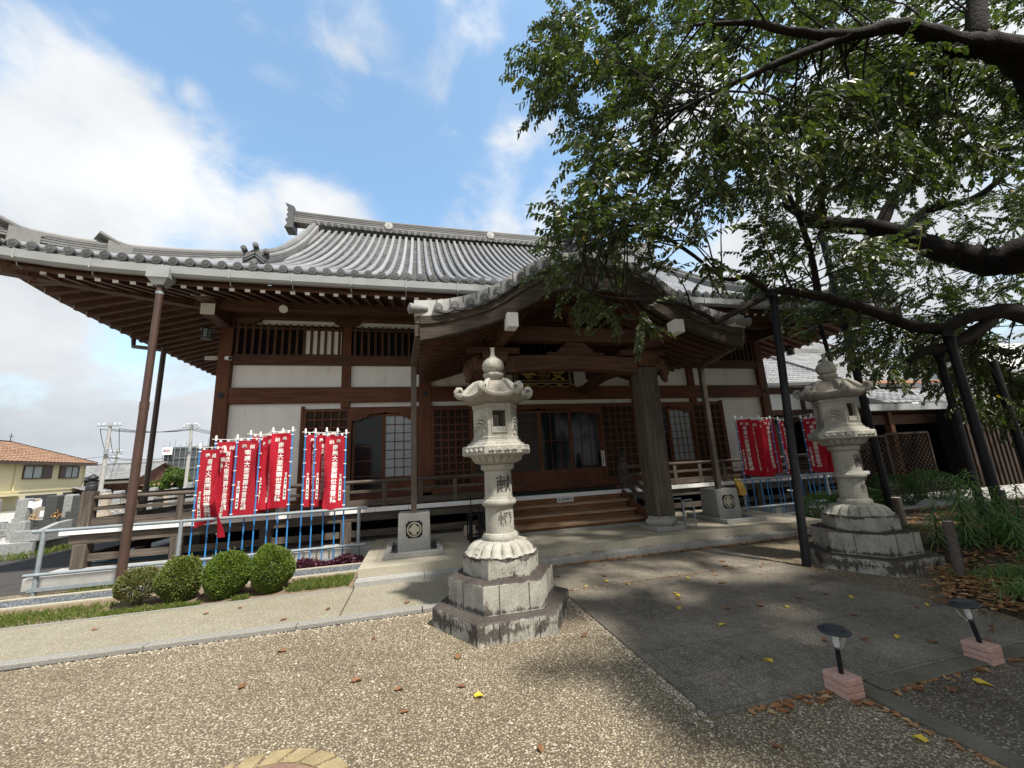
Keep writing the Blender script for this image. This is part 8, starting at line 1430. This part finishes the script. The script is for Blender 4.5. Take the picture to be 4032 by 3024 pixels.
# building under scaffolding
sb = thing('scaffolded_building', 'dark building wrapped in scaffold netting with a white sign far behind', 'building', (-43, 90, 0))
B(-47.4, -36.5, 90, 98, -0.05, 8.1).build('netting', 'grey_net', sb); m = MB()
for i in range(13): m.tube([(-47.5+i*0.92, 89.8, -0.05), (-47.5+i*0.92, 89.8, 8.6+0.5*(i % 3))], 0.05, 5)
for z in (2, 4, 6, 7.9): m.tube([(-47.6, 89.8, z), (-36.4, 89.8, z)], 0.05, 5)
m.build('scaffold_poles', 'galvanised', sb); B(-47.5, -45.9, 89.5, 89.6, 6.65, 8.05).build('sign_board', 'white_paint', sb)
on_plane('A', (-47.15, 89.48, 7.45), (1, 0, 0), (0, 0, 1), 0.5, 0.5, 'ink', 'lettering', sb, 0.01, 0.03, False); on_plane('G', (-46.68, 89.48, 7.45), (1, 0, 0), (0, 0, 1), 0.5, 0.5, 'red_ink', 'lettering', sb, 0.01, 0.03, False); on_plane('I', (-46.28, 89.48, 7.45), (1, 0, 0), (0, 0, 1), 0.5, 0.5, 'ink', 'lettering', sb, 0.01, 0.03, False)
# utility poles and cables
def utility_pole(label, x, y, zt, r, arm):
    t = thing('utility_pole', label, 'utility pole', (x, y, 0), 'concrete utility poles beyond the graves'); MB().tube([(x, y, -0.05), (x, y, zt)], [r, r*0.65], 10).build('pole', 'concrete', t, smooth=60)
    m = MB()
    for k, (dz, w) in enumerate(arm): m.bar((x-w, y-0.1, zt-dz), (x+w, y-0.1, zt-dz), 0.08, 0.09)
    m.build('crossarm', 'galvanised', t); q = MB()
    for k, (dz, w) in enumerate(arm):
        for f in (-0.9, -0.5, 0.5, 0.9): q.lathe([(0.04, 0), (0.06, 0.06), (0.03, 0.16)], 6, (x+w*f, y-0.1, zt-dz+0.045))
    q.build('insulators', 'white_plastic', t); MB().tube([(x+0.1, y-0.2, zt*0.62), (x+0.1, y-0.2, zt*0.62+0.35)], 0.12, 8).build('fitting', 'galvanised', t)
utility_pole('nearest grey utility pole with one cross arm, left of the veranda downpipe', -22.68, 36, 6.2, 0.15, ((0.22, 0.72),)); utility_pole('utility pole right of the downpipe with a wide cross arm', -21.66, 45, 7.05, 0.17, ((0.3, 0.68), (0.1, 0.5))); utility_pole('farthest short utility pole between the two houses', -36.65, 60, 6.1, 0.17, ((0.5, 0.7), (1.2, 0.5)))
t = thing('power_cables', 'thin overhead power cables strung between the utility poles', 'cables', (-22.6, 36, 5)); m = MB()
def cable(a, b, sag, r=0.022):
    a, b = Vector(a), Vector(b); m.tube([a.lerp(b, i/14)-Vector((0, 0, sag*4*(i/14)*(1-i/14))) for i in range(15)], r, 4)
for k in (-1, 0, 1):
    cable((-22.68+0.6*k, 36, 5.75), (-21.66+0.6*k, 45, 6.6), 0.3); cable((-22.68+0.6*k, 36, 5.75), (-36.65+0.5*k, 60, 5.5), 0.9); cable((-21.66+0.5*k, 45, 6.6), (-16, 90, 7), 0.8)
cable((-22.68, 36, 4.0), (-36.65, 60, 4.6), 0.5); cable((-22.68, 36, 3.6), (-21.66, 45, 4.0), 0.25); cable((-36.65, 60, 5.2), (-60, 66, 5.8), 0.6); cable((-36.65, 60, 4.6), (-20, 62, 5.0), 0.6); cable((-36.65, 60, 4.2), (-20, 62, 4.4), 0.6); m.build('cables', 'black_metal', t)
# rounded garden tree far left
def far_tree(label, x, y, z, rx, rz, n, seed, zt=0):
    t = thing('garden_tree', label, 'tree', (x, y, 0)); rg = random.Random(seed); m = MB(); pts = []; dr = []
    cs = [(Vector((rg.gauss(0, 0.55), rg.gauss(0, 0.5), rg.gauss(0, 0.5))), rg.uniform(0.28, 0.5)) for _ in range(16)]
    for _ in range(n):
        c, r = rg.choice(cs); u = Vector((rg.gauss(0, 1), rg.gauss(0, 1), rg.gauss(0, 1))).normalized(); p = c+u*r*rg.uniform(0.7, 1.05); pts.append(Vector((x+p.x*rx, y+p.y*rx, z+p.z*rz))); dr.append(u+Vector((rg.uniform(-1, 1), rg.uniform(-1, 1), rg.uniform(-1, 1))))
    leaf_cards(m, pts, dr, 0.22, 0.13, rg); m.build('crown', 'far_leaf', t); MB().tube([(x, y, -0.05), (x, y, z)], [0.2, 0.1], 8).build('trunk', 'bark', t)
far_tree('rounded yellow green garden tree in front of the netted building', -24.0, 48, 1.75, 1.15, 0.95, 3600, 3); far_tree('dark shrub beside the corner of the cream house', -31.8, 54, 1.0, 1.2, 0.8, 1800, 4)
# graves: terrace wall, kerbs and every stone
tw_ = thing('terrace_wall', 'low grey stone terrace that carries the gravestones', 'wall', (-14, 16, 0)); MB().box(-30, -9.35, 12.5, 30, -0.02, 0.30).build('terrace', 'concrete', tw_); MB().box(-30, -9.0, 12.4, 12.49, -0.02, 0.34).box(-9.34, -9.22, 12.5, 30, -0.02, 0.34).build('edging', 'grave_grey', tw_)
GG = 'upright gravestones on the terrace left of the temple'
def grave(label, x, y, top, w, mat, flowers=None):
    t = thing('gravestone', label, 'gravestone', (x, y, 0.34), GG); b = 0.34
    h = top-b; MB().box(x-w*1.5, x+w*1.5, y-w*1.5, y+w*1.5, b, b+h*0.16).build('plinth', mat, t, bevel=0.012); MB().box(x-w*1.1, x+w*1.1, y-w*1.1, y+w*1.1, b+h*0.16, b+h*0.34).build('pedestal', mat, t, bevel=0.012)
    MB().box(x-w*0.62, x+w*0.62, y-w*0.62, y+w*0.62, b+h*0.34, top-0.03).frustum(x-w*0.62, x+w*0.62, y-w*0.62, y+w*0.62, top-0.03, x-w*0.5, x+w*0.5, y-w*0.5, y+w*0.5, top).build('pillar', mat, t, bevel=0.01)
    v = MB()
    for s in (-1, 1): v.tube([(x+s*w*1.25, y-w*1.2, b+h*0.16), (x+s*w*1.25, y-w*1.2, b+h*0.36)], 0.05, 8)
    v.build('vase', mat, t)
    if flowers:
        rg = random.Random(int(x*10)); f = MB(); pts = [Vector((x+s*w*1.25+rg.gauss(0, 0.06), y-w*1.2+rg.gauss(0, 0.05), b+h*0.36+rg.uniform(0, 0.2))) for s in (-1, 1) for _ in range(16)]; leaf_cards(f, pts, [Vector((rg.gauss(0, 1), rg.gauss(0, 1), 1)) for _ in pts], 0.05, 0.035, rg); f.build('flowers', flowers, t)
MN = {'grave_grey': 'grey', 'grave_dark': 'black', 'grave_tan': 'tan'}
GL_ = [(-12.35, 15.3, 1.30, 0.30, 'grave_dark', 0, 'wide black gravestone at the far left picture edge'), (-11.72, 14.6, 1.36, 0.24, 'grave_grey', 0, 'grey gravestone second from the left picture edge below the cream house'), (-11.46, 15.6, 1.30, 0.17, 'grave_tan', 0, 'slim tan gravestone below the left end of the cream house'),
       (-11.22, 15.0, 1.33, 0.20, 'grave_grey', 0, 'grey gravestone left of the white draped cloth'), (-10.66, 15.2, 1.37, 0.22, 'grave_dark', 'orange_flower', 'black gravestone right of the white cloth with orange flowers'), (-10.40, 15.4, 1.37, 0.19, 'grave_grey', 0, 'pale grey gravestone directly left of the black stepped grave'),
       (-12.48, 20, 1.40, 0.26, 'grave_grey', 0, 'squat grey gravestone seen just right of the black veranda post cap'), (-11.95, 20, 1.34, 0.22, 'grave_grey', 'flower', 'light grey gravestone with pale flowers seen over the veranda rail'), (-11.68, 20.6, 1.30, 0.18, 'grave_tan', 0, 'tan gravestone between two grey ones over the veranda rail'), (-11.45, 20, 1.27, 0.16, 'grave_grey', 0, 'small grey gravestone just left of the brown downpipe'),
       (-10.75, 20, 1.39, 0.17, 'grave_grey', 0, 'slim weathered gravestone just right of the brown downpipe'), (-10.42, 20.4, 1.28, 0.2, 'grave_tan', 0, 'tan gravestone under the second utility pole'), (-10.02, 20.0, 1.33, 0.17, 'grave_grey', 0, 'grey gravestone left of the tall pair by the banners'), (-9.74, 20.6, 1.52, 0.16, 'grave_grey', 0, 'taller grey gravestone close to the leftmost banner'), (-9.30, 20.5, 1.80, 0.2, 'grave_grey', 0, 'tallest pale gravestone touching the leftmost banner pole'),
       (-10.95, 13.6, 0.92, 0.16, 'grave_grey', 0, 'short grey gravestone in front of the black stone with orange flowers'), (-11.5, 13.4, 0.88, 0.15, 'grave_dark', 0, 'short black gravestone in the front row below the slim tan stone'), (-10.05, 13.5, 0.78, 0.13, 'grave_grey', 0, 'lowest grey stone beside the granite kerb wing'), (-12.1, 13.6, 1.0, 0.17, 'grave_tan', 0, 'short tan gravestone at the left picture edge front row'), (-10.5, 17.0, 1.33, 0.15, 'grave_tan', 0, 'tan gravestone peeking above the black stepped grave'), (-12.9, 17.5, 1.2, 0.2, 'grave_grey', 0, 'grey gravestone in the second row behind the black stone at the left edge'), (-10.0, 17.5, 1.15, 0.2, 'grave_grey', 'flower', 'low grey gravestone with white flowers behind the veranda corner post'), (-9.75, 18.5, 1.0, 0.2, 'grave_dark', 0, 'low black gravestone behind the lower veranda rail'), (-13.6, 16.2, 1.25, 0.22, 'grave_tan', 0, 'tan gravestone outside the left picture edge'), (-11.0, 23, 1.3, 0.2, 'grave_grey', 0, 'grey gravestone in the rear row behind the brown downpipe'), (-10.2, 23, 1.42, 0.2, 'grave_dark', 0, 'black gravestone in the rear row below the round garden tree')]
for x, y, tp, w, mt, fl, lb in GL_: grave(lb, x, y, tp, w, mt, fl or None)
t = thing('stepped_grave', 'black stepped grave with four wide tiers beside the veranda corner post', 'gravestone', (-10.1, 15.2, 0.34)); 
for i, (x0, z0, z1) in enumerate(((-10.36, 0.34, 0.56), (-10.29, 0.56, 0.72), (-10.22, 0.72, 0.88), (-10.13, 0.88, 1.33))): MB().box(x0, -9.86, 14.9+0.04*i, 15.5-0.04*i, z0, z1).build('tier', 'grave_dark', t, bevel=0.01)
t = thing('white_cloth', 'white cloth draped between two gravestones in the front row', 'cloth', (-10.95, 14.9, 1.0)); MB().grid(lambda a, b: (-11.12+0.36*a, 14.9+0.05*math.sin(6*a), 1.27-0.20*b-0.05*math.sin(math.pi*a)+0.02*math.sin(9*a*b)), 8, 8).build('fabric', 'white_paint', t, smooth=180)
for i, (x0, x1, y0, y1, z, lb) in enumerate(((-9.60, -9.05, 12.6, 12.75, 0.60, 'grey granite grave kerb with a sloping wing at the terrace front'), (-12.4, -10.9, 12.1, 12.25, 0.55, 'long low grave kerb at the left end of the terrace front'), (-14.5, -12.6, 12.4, 12.6, 0.58, 'grave kerb at the far left picture edge'))):
    t = thing('grave_kerb', lb, 'kerb', (x0, y0, 0.34), 'granite kerbs round the grave plots'); MB().box(x0, x1, y0, y1, 0.34, z).build('front_kerb', 'grave_grey', t, bevel=0.01); MB().extrude_x([(y1+0.002, 0.30), (y1+0.8, 0.30), (y1+0.8, z+0.14), (y1+0.4, z+0.11), (y1+0.002, z)], x1-0.14, x1).build('wing', 'grave_grey', t, bevel=0.01)

# ================================================================== RIGHT: ANNEX BUILDINGS
an = thing('annex_house', 'white walled annex with grey tiled hip roof joining the temple on the right', 'house', (19, 15, 0))
K = (18.0, 12.6, 4.25)
r = tiled_roof('roof', [((13.6, 13.6, 4.35), K, (17.6, 17.0, 6.9), (15.6, 17.2, 6.9)), (K, (24.0, 12.9, 4.35), (23.0, 17.0, 6.9), (17.6, 17.0, 6.9)), ((11.9, 15.5, 5.0), (13.6, 13.6, 4.35), (15.6, 17.2, 6.9), (14.2, 18.2, 6.9))], 'roof_tile', an, 0.24)
MB().bar((K[0], K[1], K[2]+0.08), (17.6, 17.0, 7.0), 0.16, 0.10).bar((15.4, 17.2, 7.0), (23.2, 17.0, 7.0), 0.26, 0.22).bar((13.6, 13.6, 4.42), (15.6, 17.2, 7.0), 0.14, 0.1).build('ridge', 'ridge_tile', r)
MB().bar((K[0]+0.05, K[1]-0.06, K[2]-0.02), (24.0, 12.84, 4.33), 0.12, 0.13).build('gutter', 'copper', an); MB().bar((13.6, 13.54, 4.33), (K[0], K[1]-0.06, K[2]-0.02), 0.12, 0.13).build('gutter', 'oni_tile', an)
MB().box(12.0, 24, 13.9, 14.1, 0, 4.3).build('wall', 'plaster', an)
m = MB()
for x in (12.6, 14.7, 16.8, 18.9, 20.6, 22.4): m.box(x-0.09, x+0.09, 13.82, 13.9, 0, 4.2)
m.box(12, 24, 13.80, 13.88, 3.98, 4.28).box(12, 24, 13.81, 13.88, 3.05, 3.28).build('timbers', 'dark_wood_z', an)
w_ = B(12.7, 14.6, 13.84, 13.895, 1.2, 3.04).build('slatted_window', 'black_void', an); m = MB()
for i in range(16): m.box(12.75+i*0.12, 12.80+i*0.12, 13.79, 13.83, 1.2, 3.04)
m.build('slats', 'dark_wood_z', w_); B(14.8, 18.8, 13.84, 13.895, 0.1, 3.04).build('doorway', 'black_void', an)
m = MB()
for i in range(3): a = 15.6+i*1.05; m.box(a, a+0.05, 13.80, 13.835, 0.1, 3.0).box(a+0.05, a+1.0, 13.81, 13.83, 1.5, 3.0) if i == 0 else m.box(a, a+0.05, 13.80, 13.835, 0.1, 3.0)
m.build('screen_door', 'dark_wood_z', an)
# rear gabled roof above
rg_ = thing('rear_hall', 'taller hall with grey tiled gable roof rising behind the annex', 'house', (23, 20, 0))
tiled_roof('roof', [((17.8, 15.2, 5.35), (26.5, 15.2, 5.35), (26.5, 20, 8.6), (20.5, 20, 8.6)), ((17.8, 15.2, 5.35), (20.5, 20, 8.6), (20.5, 20, 8.6), (17.2, 24, 5.4))], 'roof_tile', rg_, 0.27); B(18.6, 32, 15.9, 25, 0, 5.3).build('wall', 'plaster', rg_)
MB().bar((17.8, 15.15, 5.28), (26.5, 15.15, 5.28), 0.14, 0.2).bar((26.5, 15.2, 5.4), (26.5, 20, 8.65), 0.2, 0.2).build('bargeboard', 'dark_wood_x', rg_)
MB().box(25.8, 34, 12.5, 22, 0, 6.2).build('side_wing', 'plaster', rg_); tiled_roof('wing_roof', [((24.6, 11.9, 4.6), (36, 11.9, 4.6), (36, 17, 8.0), (26.6, 17, 8.0))], 'roof_tile', rg_, 0.27); MB().box(25.75, 34, 12.42, 12.49, 4.2, 4.42).box(25.7, 25.95, 12.42, 12.49, 0, 6.2).build('timbers', 'dark_wood_x', rg_)
# entrance canopy with flat eave, posts
en = thing('entrance_canopy', 'long low entrance canopy with pale flat eave and brown posts right of the lattice screens', 'canopy', (18, 10, 0))
MB().box(13.6, 30, 9.2, 12.5, 2.74, 2.80).build('roof', 'gutter_grey', en); MB().box(13.55, 30, 9.12, 9.195, 2.62, 2.82).build('eave', 'gutter_grey', en); B(13.7, 30, 9.3, 12.4, 2.60, 2.735).build('ceiling', 'dark_wood_x', en)
tiled_roof('tile_slope', [((15.8, 10.0, 2.98), (30, 10.0, 2.98), (30, 12.6, 4.0), (17.4, 12.6, 3.9))], 'roof_tile', en, 0.34)
for x in (14.75, 18.6, 22): MB().box(x-0.09, x+0.09, 9.35, 9.53, 0, 2.6).build('post', 'red_wood_z', en, bevel=0.01)
MB().box(13.8, 30, 12.42, 12.5, 0, 2.6).build('back_wall', 'black_void', en); m = MB()
for x in (15.5, 16.9): m.box(x, x+0.95, 12.36, 12.40, 0.2, 2.3)
m.build('paper_screen', 'grave_tan', en); B(13.9, 18.4, 9.45, 9.5, 2.2, 2.5).build('transom', 'dark_wood_x', en); B(15.6, 16.9, 11.8, 12.3, 0, 1.4).build('counter', 'dark_wood_z', en)
# slatted timber building on the far right
sl = thing('slatted_building', 'brown vertical slat fence wall of the building at the right picture edge', 'building', (19, 8, 0)); B(16.3, 30, 8.75, 9.1, 0.05, 2.55).build('wall', 'black_void', sl); m = MB()
for i in range(60): m.box(16.3+i*0.22, 16.41+i*0.22, 8.66, 8.745, 0.1, 2.5)
m.box(16.25, 30, 8.64, 8.76, 2.46, 2.60).build('slats', 'shadow_wood_z', sl); B(16.2, 30, 8.6, 8.9, 0.0, 0.10).build('sill', 'concrete', sl)
# lattice screens
def screen(label, x0, x1, y, z0, z1):
    t = thing('lattice_screen', label, 'screen', ((x0+x1)/2, y, 0), 'brown lattice screens in front of the annex'); m = MB().box(x0, x0+0.06, y-0.03, y+0.03, 0, z1).box(x1-0.06, x1, y-0.03, y+0.03, 0, z1).box(x0+0.06, x1-0.06, y-0.03, y+0.03, z1-0.06, z1).box(x0+0.06, x1-0.06, y-0.03, y+0.03, z0, z0+0.06); m.build('frame', 'shadow_wood_z', t)
    m = MB(); p = 0.165; a, b, c, d = x0+0.06, x1-0.06, z0+0.06, z1-0.06; k = int(((b-a)+(d-c))/p)+1
    for i in range(1, k):
        s = i*p; q0 = (a+max(0, s-(d-c)), c+min(s, d-c)); q1 = (a+min(s, b-a), c+max(0, s-(b-a)))
        if abs(q0[0]-q1[0]) > 0.02: m.bar((q0[0], y-0.008, q0[1]), (q1[0], y-0.008, q1[1]), 0.014, 0.032, (0, 1, 0)); m.bar((a+b-q0[0], y+0.008, q0[1]), (a+b-q1[0], y+0.008, q1[1]), 0.014, 0.032, (0, 1, 0))
    m.build('lattice', 'shadow_wood_z', t)
screen('left brown diagonal lattice screen partly behind the right stone lantern', 12.1, 13.75, 9.0, 0.12, 1.86); screen('right brown diagonal lattice screen, the wider fully seen one', 13.78, 15.6, 9.02, 0.08, 1.92)
t = thing('metal_shelf', 'low metal shelf behind the left lattice screen beside the temple', 'shelf', (12.0, 9.2, 0)); MB().box(11.2, 12.1, 9.3, 9.7, 0.42, 0.46).box(11.2, 12.1, 9.3, 9.7, 0.86, 0.89).box(11.2, 11.24, 9.3, 9.34, 0, 0.95).box(12.06, 12.1, 9.3, 9.34, 0, 0.95).build('frame', 'galvanised', t)
